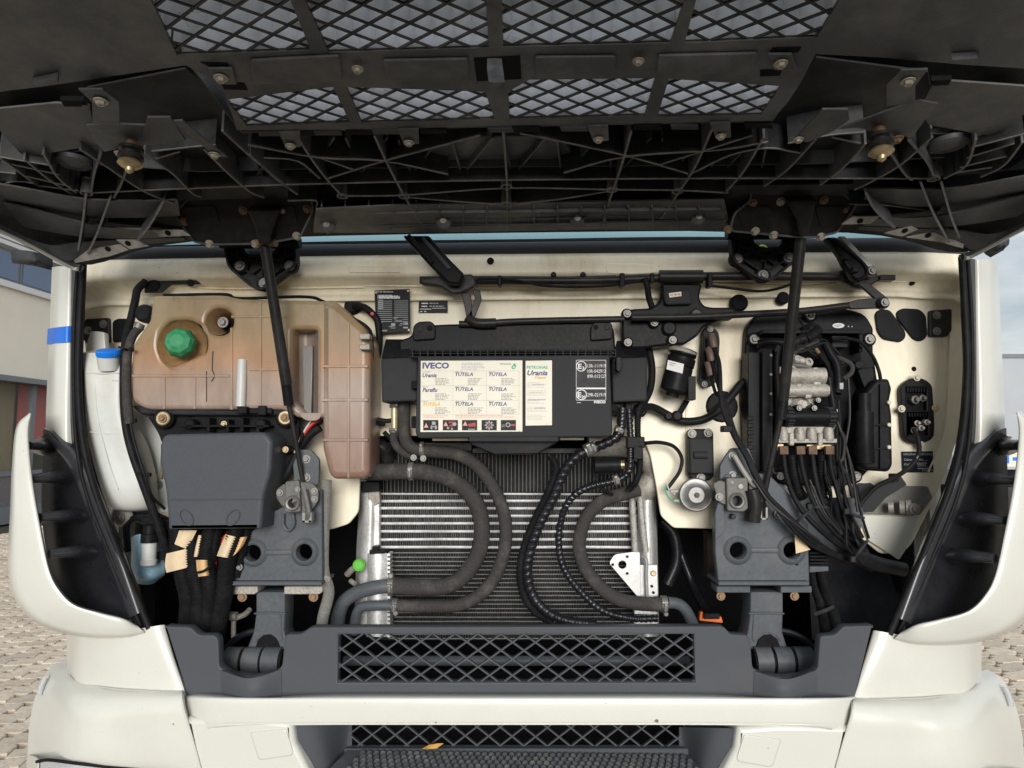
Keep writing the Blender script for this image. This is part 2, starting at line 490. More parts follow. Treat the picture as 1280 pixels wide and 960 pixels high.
def bolt(px, py, y, rpx, m=None, parent=None, name='bolt', fr=None, tilt=0.0):
    """washer and hexagon head facing the frame's normal; alike bolts share one mesh"""
    m = m or STEEL
    if m.name not in _bolt:
        vs, fs = [], []
        def ring(r, h, n, rot=0):
            s = len(vs)
            for k in range(n):
                an = 2 * math.pi * k / n + rot
                vs.append((r * math.cos(an), r * math.sin(an), h))
            return s
        a = ring(1, 0, 18); b = ring(1, 0.14, 18); c = ring(0.95, 0.18, 18)
        for s, e in ((a, b), (b, c)):
            for k in range(18):
                fs.append((s + k, s + (k + 1) % 18, e + (k + 1) % 18, e + k))
        fs.append(tuple(c + k for k in range(18)))
        h0 = ring(0.66, 0.17, 6); h1 = ring(0.66, 0.6, 6); h2 = ring(0.56, 0.7, 6); h3 = ring(0.30, 0.7, 6); h4 = ring(0.26, 0.6, 6)
        for s, e in ((h0, h1), (h1, h2), (h2, h3), (h3, h4)):
            for k in range(6):
                fs.append((s + k, s + (k + 1) % 6, e + (k + 1) % 6, e + k))
        fs.append(tuple(h4 + k for k in range(6)))
        me = bpy.data.meshes.new('bolt')
        me.from_pydata(vs, [], fs)
        me.materials.append(m)
        shade(me, 30)
        _bolt[m.name] = me
    fr = fr or fy(y)
    c = Q(px, py, fr)
    r = rpx * (c - CAM).dot(FWD) / F
    o = link(name, _bolt[m.name], None, parent)
    rot = Matrix((fr[1], fr[2], fr[3])).transposed()
    o.matrix_local = Matrix.Translation(c) @ rot.to_4x4() @ Matrix.Rotation(random.random(), 4, 'Z') @ Matrix.Scale(r, 4)
    return o
def grid(name, rows, m, parent=None, nu=6, nv=6, th=0.004, flip=False):
    """smooth sheet through rows of (px, py, y) points, th metres thick"""
    rr = [spline(t3(r), nu) for r in rows]
    cols = [spline([r[i] for r in rr], nv) for i in range(len(rr[0]))]
    nr, nc = len(cols[0]), len(cols)
    vs = [cols[c][r] for r in range(nr) for c in range(nc)]
    fs = [(r * nc + c, r * nc + c + 1, (r + 1) * nc + c + 1, (r + 1) * nc + c) for r in range(nr - 1) for c in range(nc - 1)]
    if flip:
        fs = [f[::-1] for f in fs]
    me = bpy.data.meshes.new(name)
    me.from_pydata([tuple(v) for v in vs], [], fs)
    if th:
        bm = bmesh.new(); bm.from_mesh(me)
        bmesh.ops.recalc_face_normals(bm, faces=bm.faces)
        s = sum((f.normal.dot(f.calc_center_median() - CAM) for f in bm.faces))
        if s > 0:
            bmesh.ops.reverse_faces(bm, faces=bm.faces)
        bmesh.ops.solidify(bm, geom=bm.faces, thickness=th)
        bm.to_mesh(me); bm.free()
    return link(name, me, m, parent, smooth=True)
def mirrored(o, parent, name=None):
    """the same piece on the other side of the truck"""
    me = o.data.copy()
    me.transform(Matrix.Translation((-0.038, 0, 0)) @ Matrix.Scale(-1, 4, Vector((1, 0, 0))))
    me.flip_normals()
    return link(name or o.name.split('.')[0], me, None, parent)
def boxes(name, bs, m, parent=None):
    """small blocks (px0, py0, px1, py1, y0, y1), each an object of its own"""
    o = None
    for x0, y0, x1, y1, d0, d1 in bs:
        a = [P(x0, y0, d0), P(x1, y0, d0), P(x1, y1, d0), P(x0, y1, d0)]
        vs = a + [v + Vector((0, d1 - d0, 0)) for v in a]
        fs = [(0, 3, 2, 1), (4, 5, 6, 7)] + [(i, (i + 1) % 4, 4 + (i + 1) % 4, 4 + i) for i in range(4)]
        o = raw(name, vs, fs, m, parent, fix=True)
        e = min(0.0018, 0.2 * min((a[1] - a[0]).length, (a[2] - a[1]).length, abs(d1 - d0)))
        bm = bmesh.new(); bm.from_mesh(o.data)
        bmesh.ops.bevel(bm, geom=bm.edges[:], offset=e, segments=1, affect='EDGES')
        bm.to_mesh(o.data); bm.free()
    return o
def ribs(name, lines, fr, w0, w1, t, m, parent):
    """thin standing fins: each line is a pixel polyline traced on frame fr, from depth w0 to w1"""
    o = None
    for ln in lines:
        vs, fs = [], []
        pts = [Vector(uv(p[0], p[1], fr)) for p in ln]
        for i, p in enumerate(pts):
            d = (pts[min(i + 1, len(pts) - 1)] - pts[max(i - 1, 0)]).normalized()
            nn = Vector((-d.y, d.x)) * t / 2
            for s in (1, -1):
                q = p + nn * s
                vs.append(at(fr, q.x, q.y, w0)); vs.append(at(fr, q.x, q.y, w1))
        for i in range(len(pts) - 1):
            a = i * 4; b = a + 4
            fs += [(a, b, b + 2, a + 2), (a, a + 1, b + 1, b), (a + 2, b + 2, b + 3, a + 3), (a + 1, a + 3, b + 3, b + 1)]
        e = (len(pts) - 1) * 4
        fs += [(0, 2, 3, 1), (e, e + 1, e + 3, e + 2)]
        o = raw(name, vs, fs, m, parent, fix=True)
    return o
def clip(poly, p, d):
    """span of the line p + t d inside a convex polygon"""
    t0, t1 = -1e9, 1e9
    n = len(poly)
    c = Vector((sum(q[0] for q in poly) / n, sum(q[1] for q in poly) / n))
    for i in range(n):
        a, b = Vector(poly[i]), Vector(poly[(i + 1) % n])
        nn = Vector((-(b - a).y, (b - a).x))
        if nn.dot(c - a) < 0:
            nn = -nn
        den, num = nn.dot(d), nn.dot(p - a)
        if abs(den) < 1e-9:
            if num < 0:
                return None
            continue
        t = -num / den
        if den > 0:
            t0 = max(t0, t)
        else:
            t1 = min(t1, t)
    return (t0, t1) if t1 - t0 > 0.004 else None
def lattice(name, poly, fr, cw, ch, bw, w0, w1, m, parent, off=(0, 0)):
    """diamond mesh of bars inside a convex outline (frame units), from depth w0 to w1"""
    vs, fs = [], []
    us = [p[0] for p in poly]; vv = [p[1] for p in poly]
    for s in (1, -1):
        d = Vector((cw, s * ch)).normalized()
        nn = Vector((-d.y, d.x)) * bw / 2
        k0 = int((min(us) - (max(vv) - min(vv)) * cw / ch) / cw) - 2
        k1 = int((max(us) + (max(vv) - min(vv)) * cw / ch) / cw) + 2
        for k in range(k0, k1):
            p = Vector((k * cw + off[0], min(vv) + off[1]))
            sp = clip(poly, p, d)
            if not sp:
                continue
            a, b = p + d * sp[0], p + d * sp[1]
            n = len(vs)
            e = 0.0004 if s > 0 else 0.0
            for q in (a + nn, b + nn, b - nn, a - nn):
                vs.append(at(fr, q.x, q.y, w0 + e))
            for q in (a + nn, b + nn, b - nn, a - nn):
                vs.append(at(fr, q.x, q.y, w1 - e))
            fs += [(n, n + 1, n + 2, n + 3), (n + 7, n + 6, n + 5, n + 4)] + [(n + i, n + 4 + i, n + 4 + (i + 1) % 4, n + (i + 1) % 4) for i in range(4)]
    return raw(name, vs, fs, m, parent, fix=True)
def text(name, s, px, py, hpx, y, m, parent, wpx=None, shear=0.0, bold=0.0, fr=None, th=0.0003, align='LEFT', rot=0.0):
    """lettering whose baseline starts at (px, py); cap height hpx, width wpx in photo pixels"""
    fr = fr or fy(y)
    c = bpy.data.curves.new(name, 'FONT')
    c.body = s
    c.size = 1.0
    c.shear = shear
    c.offset = bold
    c.resolution_u = 2
    c.space_line = 0.82
    c.extrude = 0.0
    tmp = bpy.data.objects.new('tmp', c)
    me = bpy.data.meshes.new_from_object(tmp)
    bpy.data.objects.remove(tmp); bpy.data.curves.remove(c)
    me.materials.clear()
    xs = [v.co.x for v in me.vertices] or [0, 1]
    k = (Q(px, py, fr) - CAM).dot(FWD) / F
    sy = hpx * k / 0.69
    sx = wpx * k / max(1e-6, max(xs) - min(xs)) if wpx else sy
    x0 = min(xs)
    o = Q(px, py, fr)
    u, v, n = fr[1], fr[2], fr[3]
    cr, sr = math.cos(rot), math.sin(rot)
    for vt in me.vertices:
        a, b = (vt.co.x - x0) * sx, vt.co.y * sy
        a, b = a * cr - b * sr, a * sr + b * cr
        vt.co = o + u * a + v * b + n * th
    ob = link(name, me, m, parent)
    return ob
def bars(name, rs, y, m, parent, fr=None, th=0.0003):
    """flat print on the plane y: pixel rectangles or outlines laid a hair above the surface"""
    fr = fr or fy(y)
    vs, fs = [], []
    for r in rs:
        pts = [(r[0], r[1]), (r[0], r[3]), (r[2], r[3]), (r[2], r[1])] if isinstance(r[0], (int, float)) else r
        n = len(vs)
        for p in pts:
            vs.append(Q(p[0], p[1], fr, th))
        fs.append(tuple(range(n, n + len(pts))))
    o = raw(name, vs, fs, m, parent)
    if len(rs) > 1:
        o['kind'] = 'stuff'
    return o
def smallprint(x0, y0, x1, dy, n, rnd, h=0.9):
    """ragged lines of unreadably small print"""
    res = []
    for i in range(n):
        x = x0
        xe = x0 + (x1 - x0) * rnd.uniform(0.6, 1.0)
        while x < xe:
            w = rnd.uniform(1.5, 5)
            res.append((x, y0 + i * dy, min(x + w, xe), y0 + i * dy + h))
            x += w + 0.9
    return res
def empty(name, loc, label=None, cat=None, group=None, kind=None):
    o = bpy.data.objects.new(name, None)
    COL.objects.link(o)
    o.location = loc
    tag(o, label, cat, group, kind)
    return o
def tag(o, label=None, cat=None, group=None, kind=None):
    for k, v in (('label', label), ('category', cat), ('group', group), ('kind', kind)):
        if v:
            o[k] = v
    return o
def lab(o, s):
    o['label'] = s
    return o

# ================================================================ THE SETTING
PAVE = mat('warm concrete pavers', (0.64, 0.545, 0.43), 0.8, var=0.25, dust=0.7, dcol=(0.38, 0.305, 0.22), dscale=3.2, bump=0.4, scale=40)
GRAVEL = mat('dark joint grit', (0.085, 0.07, 0.052), 0.9, var=0.6, bump=0.6, scale=120)
RENDERW = mat('beige render', (0.80, 0.74, 0.62), 0.85, var=0.05, dust=0.2, dcol=(0.6, 0.5, 0.4), dscale=1, bump=0.1, scale=60)
FRAMEM = mat('grey window frame', (0.16, 0.17, 0.18), 0.4, var=0.05, bump=0)
PANE = mat('reflecting pane', (0.05, 0.10, 0.20), 0.05, var=0.1, bump=0, coat=1.0)
LOUV = mat('white louvre', (0.66, 0.66, 0.66), 0.5, var=0.04, bump=0)
SALMON = mat('red interior panel', (0.50, 0.09, 0.07), 0.5, var=0.1, bump=0)
OCHRE = mat('ochre interior', (0.30, 0.24, 0.12), 0.6, var=0.15, dust=0.5, dcol=(0.16, 0.16, 0.10), dscale=1.2, bump=0)
TRAILER = mat('white trailer side', (0.36, 0.385, 0.41), 0.4, var=0.02, dust=0.2, dcol=(0.5, 0.5, 0.5), dscale=1, bump=0)

ground = raw('ground', [(-400, -300, -0.06), (400, -300, -0.06), (400, 700, -0.06), (-400, 700, -0.06)], [(0, 1, 2, 3)], GRAVEL)
ground['kind'] = 'structure'
paving = raw('paving', [(-60, -20, -0.045), (60, -20, -0.045), (60, 120, -0.045), (-60, 120, -0.045)], [(0, 1, 2, 3)], GRAVEL)
paving['kind'] = 'structure'
# interlocking pavers with an open drainage notch at two corners
PL, PW = 0.25, 0.165
def paver_mesh():
    g, nb = 0.004, 0.052
    a, b = PL / 2 - g, PW / 2 - g
    o = [(-a, -b), (-0.03, -b), (-0.015, -b + 0.012), (0.015, -b + 0.012), (0.03, -b), (a - nb, -b), (a - nb * 0.8, -b + nb), (a, -b + nb), (a, b), (0.03, b), (0.015, b - 0.004), (-0.015, b - 0.004), (-0.03, b),
         (-a + nb, b), (-a + nb * 0.8, b - nb), (-a, b - nb)]
    n = len(o)
    vs = [(x, y, -0.06) for x, y in o] + [(x, y, -0.006) for x, y in o] + [(x * 0.965, y * 0.95, 0) for x, y in o]
    fs = [(i, (i + 1) % n, n + (i + 1) % n, n + i) for i in range(n)] + [(n + i, n + (i + 1) % n, 2 * n + (i + 1) % n, 2 * n + i) for i in range(n)] + [tuple(range(2 * n, 3 * n))]
    return vs, fs
pv, pf = paver_mesh()
pm = bpy.data.meshes.new('paver'); pm.from_pydata(pv, [], pf); pm.materials.append(PAVE)
# pavers differ a little from one another
_t = PAVE.node_tree
_oi = _t.nodes.new('ShaderNodeObjectInfo'); _hs = _t.nodes.new('ShaderNodeHueSaturation'); _mr = _t.nodes.new('ShaderNodeMapRange')
_mr.inputs['To Min'].default_value = 0.82; _mr.inputs['To Max'].default_value = 1.15
_b = _t.nodes['Principled BSDF']; _lk = _b.inputs['Base Color'].links[0].from_socket
_t.links.new(_oi.outputs['Random'], _mr.inputs['Value']); _t.links.new(_mr.outputs[0], _hs.inputs['Value'])
_t.links.new(_lk, _hs.inputs['Color']); _t.links.new(_hs.outputs[0], _b.inputs['Base Color'])
spots = []
rot = R(14)
for i in range(-54, 55):
    for j in range(-8, 86):
        x0 = i * PL + (j % 2) * PL * 0.5
        y0 = j * PW
        x = x0 * math.cos(rot) - y0 * math.sin(rot)
        y = x0 * math.sin(rot) + y0 * math.cos(rot)
        if not (-9.5 < x < 9 and -0.6 < y < 13):
            continue
        d = Vector((x, y, 0)) - CAM
        de = d.dot(FWD)
        if de < 1.0:
            continue
        px = CX + F * d.dot(RGT) / de; py = CY - F * d.dot(UPV) / de
        vis = (-30 < px < 100 or 1195 < px < 1310) and py < 1000
        side = abs(x) > 1.15 or y > 7
        spots.append((0 if vis else 1, de, x, y, side))
spots.sort()
vs, fs = [], []
for k, (nv_, de, x, y, side) in enumerate(spots):
    h = random.uniform(-0.003, 0.003)
    r_ = rot + random.uniform(-0.012, 0.012)
    if k < 300 and nv_ == 0:
        o = bpy.data.objects.new('paver', pm)
        COL.objects.link(o); o.parent = paving
        o.location = (x, y, h); o.rotation_euler = (0, 0, r_)
    else:
        n = len(vs); c, s = math.cos(r_), math.sin(r_)
        vs += [(x + a * c - b * s, y + a * s + b * c, z + h) for a, b, z in pv]
        fs += [tuple(n + q for q in f) for f in pf]
rest = raw('pavers', vs, fs, PAVE, paving)
rest['kind'] = 'stuff'

# building beyond the left side of the truck: wall along x = -10.5
bld = empty('building', (-10.5, 14, 0), 'beige rendered building with ribbon windows and white louvres, left of the truck', 'building')
def wall_box(name, x0, x1, y0, y1, z0, z1, m, par, lbl=None):
    o = Vector((-10.5, 14, 0)) if par is bld or (par and par.parent is bld) else Vector((0, 0, 0))
    vs = [(x, y, z) for x in (x0 - o.x * 0, x1 - o.x * 0) for y in (y0, y1) for z in (z0, z1)]
    vs = [(a - o.x, b - o.y, c - o.z) for a, b, c in vs]
    ob = raw(name, vs, [(0, 1, 3, 2), (4, 6, 7, 5), (0, 4, 5, 1), (2, 3, 7, 6), (0, 2, 6, 4), (1, 5, 7, 3)], m, par, fix=True)
    if lbl: ob['label'] = lbl
    return ob
wall_box('wall', -10.7, -10.5, 4, 34, 2.95, 4.72, RENDERW, bld)
wall_box('upper_wall', -10.7, -10.52, 4, 34, 6.6, 9.0, RENDERW, bld)
wall_box('coping', -10.7, -10.42, 4, 34, 4.72, 4.84, LOUV, bld)
wall_box('back_wall', -14.2, -14.0, 4, 34, 0, 9.0, OCHRE, bld)
wall_box('floor_slab', -14.0, -10.72, 4, 34, 2.90, 3.1, RENDERW, bld)
wall_box('ceiling_slab', -14.0, -10.72, 4, 34, 5.55, 5.7, RENDERW, bld)
wall_box('plinth', -10.7, -10.5, 4, 34, 0.0, 0.35, FRAMEM, bld)
wall_box('red_panel', -10.95, -10.85, 12.66, 20, 1.4, 2.9, SALMON, bld, 'red panel behind the ground floor glazing')  # both interior panels added close behind the glass so daylight reaches them
wall_box('ochre_panel', -11.05, -10.97, 4, 12.6, 1.0, 2.9, OCHRE, bld, 'added ochre panel standing in for the lit ground floor interior')
wall_box('eaves', -10.75, -10.3, 4, 34, 2.84, 2.95, FRAMEM, bld)
for i in range(11):
    y0 = 4.2 + i * 2.6
    f = wall_box('window', -10.66, -10.56, y0, y0 + 2.58, 4.86, 5.52, FRAMEM, bld)
    for q in range(2):
        wall_box('pane', -10.555, -10.545, y0 + 0.06 + q * 1.27, y0 + 1.25 + q * 1.27, 4.92, 5.46, PANE, f)
for k in range(9):
    z = 5.56 + k * 0.115
    wall_box('louvre', -10.56, -10.44, 4, 34, z, z + 0.085, LOUV, bld)
for i in range(12):
    y0 = 4.45 + i * 2.02
    f = wall_box('glazing_frame', -10.62, -10.54, y0, y0 + 0.12, 0.35, 2.84, FRAMEM, bld)
    wall_box('mullion_bar', -10.62, -10.54, y0 + 0.12, y0 + 2.02, 0.95, 1.05, FRAMEM, bld)
LOWP = mat('dull lower pane', (0.15, 0.135, 0.14), 0.25, var=0.3, bump=0)
GLAZ = mat('ground floor glazing', (0.25, 0.28, 0.28), 0.03, var=0.02, bump=0)
GLAZ.node_tree.nodes['Principled BSDF'].inputs['Alpha'].default_value = 0.10
for i in range(12):
    y0 = 4.45 + i * 2.02
    wall_box('glass_pane', -10.585, -10.575, y0 + 0.125, y0 + 2.015, 1.055, 2.835, GLAZ, bld)
    wall_box('lower_pane', -10.585, -10.575, y0 + 0.125, y0 + 2.015, 0.355, 0.945, LOWP, bld)

# white trailer beyond the right side of the truck
trl = empty('trailer', (11.5, 13.0, 0), 'white box trailer parked far behind the right side of the truck', 'trailer')
def tb(name, x0, x1, y0, y1, z0, z1, m, par=trl):
    vs = [(x - 11.5, y - 13.0, z) for x in (x0, x1) for y in (y0, y1) for z in (z0, z1)]
    return raw(name, vs, [(0, 1, 3, 2), (4, 6, 7, 5), (0, 4, 5, 1), (2, 3, 7, 6), (0, 2, 6, 4), (1, 5, 7, 3)], m, par, fix=True)
tb('body', 8.3, 18, 12.2, 14.8, 1.1, 3.3, TRAILER)
tb('roof_rail', 8.28, 18, 12.17, 14.8, 3.302, 3.38, FRAMEM)
tb('side_skirt', 8.8, 17.8, 12.3, 12.34, 0.75, 1.098, VOID)
tb('underrun_bar', 8.62, 8.7, 12.3, 14.7, 0.55, 0.75, VOID)
for k in range(3):
    for yy in (12.45, 14.25):
        lathe('wheel', Vector((15 + k * 1.3 - 11.5, yy - 13.0, 0.5)), Vector((0, 1, 0)), [(0.25, 0), (0.48, 0.02), (0.5, 0.08), (0.5, 0.28), (0.46, 0.33), (0.2, 0.3)], RUBBER, trl)
tb('marking_panel', 9.2, 9.75, 12.19, 12.198, 1.15, 1.5, LABEL)
tb('blue_mark', 9.28, 9.38, 12.185, 12.189, 1.22, 1.42, BLUECAP)
tb('blue_mark', 9.45, 9.66, 12.185, 12.189, 1.27, 1.34, BLUECAP)
tb('dark_stripe', 9.2, 9.75, 12.19, 12.198, 1.52, 1.68, VOID)

# ================================================================ THE TRUCK
truck = empty('truck', (0, 0, 0), 'cream white heavy truck with its black front flap raised over the open engine bay', 'truck')
T = truck

# ---- cab shell behind the bay
def cab_box(name, x0, x1, y0, y1, z0, z1, m, bev=0.03):
    vs = [(x, y, z) for x in (x0, x1) for y in (y0, y1) for z in (z0, z1)]
    o = raw(name, vs, [(0, 1, 3, 2), (4, 6, 7, 5), (0, 4, 5, 1), (2, 3, 7, 6), (0, 2, 6, 4), (1, 5, 7, 3)], m, T, fix=True)
    bm = bmesh.new(); bm.from_mesh(o.data)
    bmesh.ops.bevel(bm, geom=bm.edges[:], offset=bev, segments=3, affect='EDGES')
    bm.to_mesh(o.data); bm.free(); shade(o.data)
    return o
cab_box('cab_side', -1.20, -1.12, 0.34, 2.0, 0.95, 3.1, WHITE)
cab_box('cab_side', 1.09, 1.17, 0.34, 2.0, 0.95, 3.1, WHITE)
cab_box('cab_roof', -1.20, 1.20, 0.62, 2.0, 3.08, 3.5, WHITE, 0.08)
cab_box('cab_rear_wall', -1.12, 1.12, 1.92, 2.0, 0.95, 3.08, WHITE)
ws = raw('windscreen', [(-1.12, 0.32, 2.12), (1.12, 0.32, 2.12), (1.08, 0.66, 3.1), (-1.08, 0.66, 3.1), (-1.12, 0.35, 2.12), (1.12, 0.35, 2.12), (1.08, 0.69, 3.1), (-1.08, 0.69, 3.1)],
         [(0, 1, 2, 3), (7, 6, 5, 4), (0, 4, 5, 1), (3, 2, 6, 7), (0, 3, 7, 4), (1, 5, 6, 2)], GLASS, T)
bulk = cab_box('bay_shade_backing', -1.1, 1.1, 0.85, 0.9, 0.4, 2.1, VOID, 0.01)  # dark sheet behind the bay: shade of the enclosed space put into colour
cab_box('cab_floor', -1.1, 1.1, 0.34, 2.0, 2.02, 2.10, VOID, 0.01)
cab_box('chassis_side', -1.08, -1.03, 0.35, 0.85, 0.4, 1.7, VOID, 0.01)
cab_box('chassis_side', 1.03, 1.08, 0.35, 0.85, 0.4, 1.7, VOID, 0.01)
cab_box('chassis_floor', -1.1, 1.1, 0.08, 0.9, 0.55, 0.60, VOID, 0.01)

# ---- windscreen seal, cowl
tube('windscreen_seal', [(92, 329, .26), (140, 320, .265), (300, 316, .27), (480, 314, .275), (640, 312, .275), (800, 310.5, .275), (950, 309, .27), (1120, 307, .265), (1205, 313, .26)], 9.5, TRIM, T, seg=16)
grid('cowl', [[(100, 309, .30), (400, 302, .31), (640, 299, .31), (900, 296, .31), (1200, 303, .30)], [(100, 318, .30), (400, 312, .31), (640, 310, .31), (900, 307, .31), (1200, 311, .30)]], BLACK, T)

# ---- firewall (cream bay wall)
def wallrow(k):
    xs = [99, 112, 135, 175, 260, 450, 640, 830, 1000, 1110, 1150, 1188, 1207]
    ys = [(0, .262), (7, .244), (24, .240), (31, .256), (40, .282), (48, .290), (52, .280), (57, .280), (60, .296), (74, .30)][k]
    row = []
    for x in xs:
        top = 322 - (x - 100) * 0.0085
        e = min(abs(x - 97), abs(x - 1209))
        dy = ys[0]
        d = ys[1]
        if e < 30:
            dy = ys[0] * (1 + 0.25 * (1 - e / 30))
            d = d + (0.246 - d) * (1 - e / 30) ** 2 if k < 9 else d
        elif e < 80:
            dy = ys[0] * 1.05
        row.append((x, top + dy, d))
    return row
fw = grid('firewall_header', [wallrow(k) for k in range(10)], WALL, T, nu=4, nv=4, th=0.003)
boxes('header_pad', [(436, 331, 500, 341, .237, .25)], WALL, fw)
plate('header_pad', [(756, 329), (792, 329), (822, 331), (824, 341), (790, 343), (758, 342)], .238, .01, WALL, fw, bev=.003, r=5)
disc('drain_hole', 613, 326, .2355, 4.5, .004, VOID, fw)
disc('bay_hole', 1141, 353, .276, 3.4, .008, VOID, fw)
wl = [(100, 380), (1206, 366), (1208, 470), (1200, 540), (1180, 600), (1140, 680), (1128, 692), (1100, 692), (1076, 672), (1046, 640), (960, 660), (893, 661), (842, 660, 4), (826, 645), (821, 612), (813, 570), (806, 552), (790, 545),
      (462, 545), (452, 560), (448, 640), (436, 655), (414, 662), (404, 662), (390, 650), (240, 660), (195, 640), (150, 560), (110, 470)]
wall = plate('firewall', wl, .30, .012, WALL, T, bev=.003, r=5)
rs = random.Random(3)
for pts in ([(205, 358), (300, 361), (455, 359)], [(455, 357), (640, 359), (760, 357)], [(890, 354), (1000, 357), (1046, 354)], [(1064, 356), (1120, 352), (1180, 351)]):
    tube('seam', [(x, y, .279) for x, y in pts], 1.1, WALL, fw, seg=6)
tube('pressed_seam', [(812, 460, .30), (860, 459, .30), (858, 520, .30), (860, 640, .30)], 1.5, WALL, wall, seg=6)
tube('pressed_seam', [(1188, 380, .297), (1186, 470, .297), (1180, 540, .297), (1160, 590, .297)], 1.5, WALL, wall, seg=6)
for q in ((925, 378, 11), (980, 372, 8)):
    disc('hole_plug', q[0], q[1], .272, q[2], .02, VOID, wall)
disc('cable_grommet', 903, 508, .293, 20, .012, RUBBER, wall, bev=.5)
disc('bay_hole', 1143, 461, .2975, 3, .004, VOID, wall)
disc('bay_hole', 471, 513, .2975, 3.3, .004, VOID, wall)
plate('foam_pad', [(1094, 392), (1100, 386), (1113, 387), (1132, 414), (1133, 421), (1127, 428), (1104, 424), (1097, 414)], .292, .012, BLACK, wall, bev=.003, r=5)
plate('foam_pad', [(1121, 390), (1128, 385), (1150, 386), (1158, 394), (1160, 420), (1153, 427), (1143, 425), (1122, 398)], .292, .012, BLACK, wall, bev=.003, r=5)
hb = plate('hinge_plate', [(1162, 388), (1190, 386), (1190, 413), (1184, 421), (1162, 421)], .288, .012, IRON, wall, r=3)
bolt(1171, 394, .288, 5, STEEL, hb); bolt(1171, 414, .288, 5, STEEL, hb)
hb = plate('hinge_plate', [(103, 399), (136, 397), (137, 428), (110, 432), (104, 425)], .288, .012, IRON, wall, r=3)
bolt(129, 405, .288, 5, STEEL, hb); bolt(110, 413, .288, 5, STEEL, hb)
plate('foam_pad', [(140, 402), (146, 398), (160, 398), (158, 426), (140, 428)], .29, .012, BLACK, wall, bev=.003, r=4)

for k in range(34):
    x = 205 + k * 29 + rs.uniform(-3, 3)
    disc('spot_weld', x, 353 - (x - 100) * .0085, .2825, 1.5, .002, WALL, fw, seg=10)
CHIP = mat('chipped paint', (.16, .13, .10), .7, var=.4, bump=.2)
# ---- pillars, tape, door seals
pil = grid('corner_pillar', [[(65, 334, .26), (72, 333, .19), (84, 333, .165), (94, 334, .175)], [(62, 410, .26), (69, 410, .185), (82, 409, .16), (93, 410, .17)],
                             [(58, 500, .26), (66, 500, .18), (80, 500, .15), (93, 500, .165)], [(57, 536, .25), (66, 538, .18), (80, 545, .145), (93, 553, .16)],
                             [(57, 538, .25), (70, 547, .18), (84, 558, .145), (93, 569, .16)]], WHITE, T)
mirrored(pil, T)
tape = grid('masking_tape', [[(59.5, 411, .262), (68.5, 409.5, .183), (81, 408, .156), (91, 407, .165)], [(59, 420, .262), (68, 419, .182), (81, 418, .155), (91, 417, .165)], [(58.5, 430.5, .262), (67.5, 429, .181), (80.5, 428, .154), (91, 427, .164)]], BLUETAPE, T, th=0.001)
lab(tape, 'strip of blue tape round the left pillar')
sp1 = [(104, 330), (100, 400), (98, 470), (103, 545), (118, 610), (148, 690), (187, 786)]
sp2 = [(97, 334), (93, 400), (92, 470), (96, 556), (110, 622), (138, 694), (176, 783)]
ch = grid('seal_channel', [[(89, 333, .17), (98, 331, .15), (109, 329, .17)], [(86, 400, .17), (95, 400, .15), (106, 400, .17)], [(87, 470, .16), (95, 470, .145), (104, 470, .165)], [(90, 556, .15), (99, 552, .13), (110, 546, .15)],
                           [(104, 618, .13), (113, 614, .115), (126, 610, .13)], [(132, 696, .11), (143, 692, .09), (156, 688, .11)], [(172, 784, .10), (181, 782, .08), (190, 778, .10)]], VENT, T)
s1 = tube('door_seal', [(x, y, .135 - max(0, (y - 470)) * .00022) for x, y in sp1], 4.2, RUBBER, T)
s2 = tube('door_seal', [(x, y, .135 - max(0, (y - 470)) * .00022) for x, y in sp2], 2.6, RUBBER, T)
for o in (ch, s1, s2):
    mirrored(o, T)

# ---- side fairings with black vents
vp = grid('side_vent', [[(54, 536, .20), (60, 538, .17), (66, 542, .15), (74, 552, .14), (88, 566, .125)], [(53, 580, .20), (62, 580, .17), (74, 580, .15), (92, 582, .135), (106, 590, .12)], [(52, 640, .20), (66, 642, .16), (86, 642, .15), (108, 642, .13), (126, 642, .115)],
                        [(58, 690, .18), (74, 692, .15), (96, 692, .14), (124, 692, .115), (144, 692, .10)], [(70, 735, .15), (88, 738, .13), (116, 740, .11), (144, 740, .095), (162, 738, .085)], [(82, 757, .10), (104, 762, .10), (130, 768, .09), (158, 774, .08), (176, 776, .075)]], VENT, T)
rim = [(60, 542, .165), (76, 554, .145), (93, 572, .125), (107, 596, .112), (121, 630, .10), (145, 690, .085), (172, 768, .065)]
vr = grid('vent_rim', [[(x - 13, y + 5, d + .03), (x - 9, y + 4, d + .006), (x - 2, y, d - .006), (x + 5, y - 3, d), (x + 9, y - 5, d + .02)] for x, y, d in rim], VENTLIT, vp)
for (a, b, y) in (((34, 557), (58, 558), .05), ((38, 599), (84, 597), .03), ((50, 647), (99, 645), .02), ((63, 692), (114, 690), .01)):
    tube('vane', [(a[0], a[1], y), ((a[0] + b[0]) / 2, (a[1] + b[1]) / 2 - 1, y + .04), (b[0] - 8, b[1], y + .095), (b[0] + 1, b[1] + 2, y + .125)], 5.6, VENTLIT, vp, seg=14, r2=10.5, flat=1.4)
fe = [((37, 516), (38.5, 519), .055), ((21, 534), (36, 545), .03), ((16, 580), (41, 600), .005), ((14, 640), (51, 660), -.01), ((12, 700), (62, 712), -.015), ((19, 745), (75, 738), -.015), ((46, 777), (94, 756), -.010), ((95, 794), (126, 766), .005), ((150, 797), (154, 773), .02), ((181, 792), (172, 782), .045)]
rows_ = []
for (ox, oy), (ix, iy), d in fe:
    L_ = lambda t, dd: (ox + (ix - ox) * t, oy + (iy - oy) * t, d + dd)
    rows_.append([L_(-.04, .15), L_(-.02, .05), L_(.06, .012), L_(.3, .003), L_(.65, 0), L_(.94, .002), L_(1.0, .012), L_(1.03, .05)])
fr_ = grid('side_fairing', rows_, WHITE, T, nu=4, nv=6)
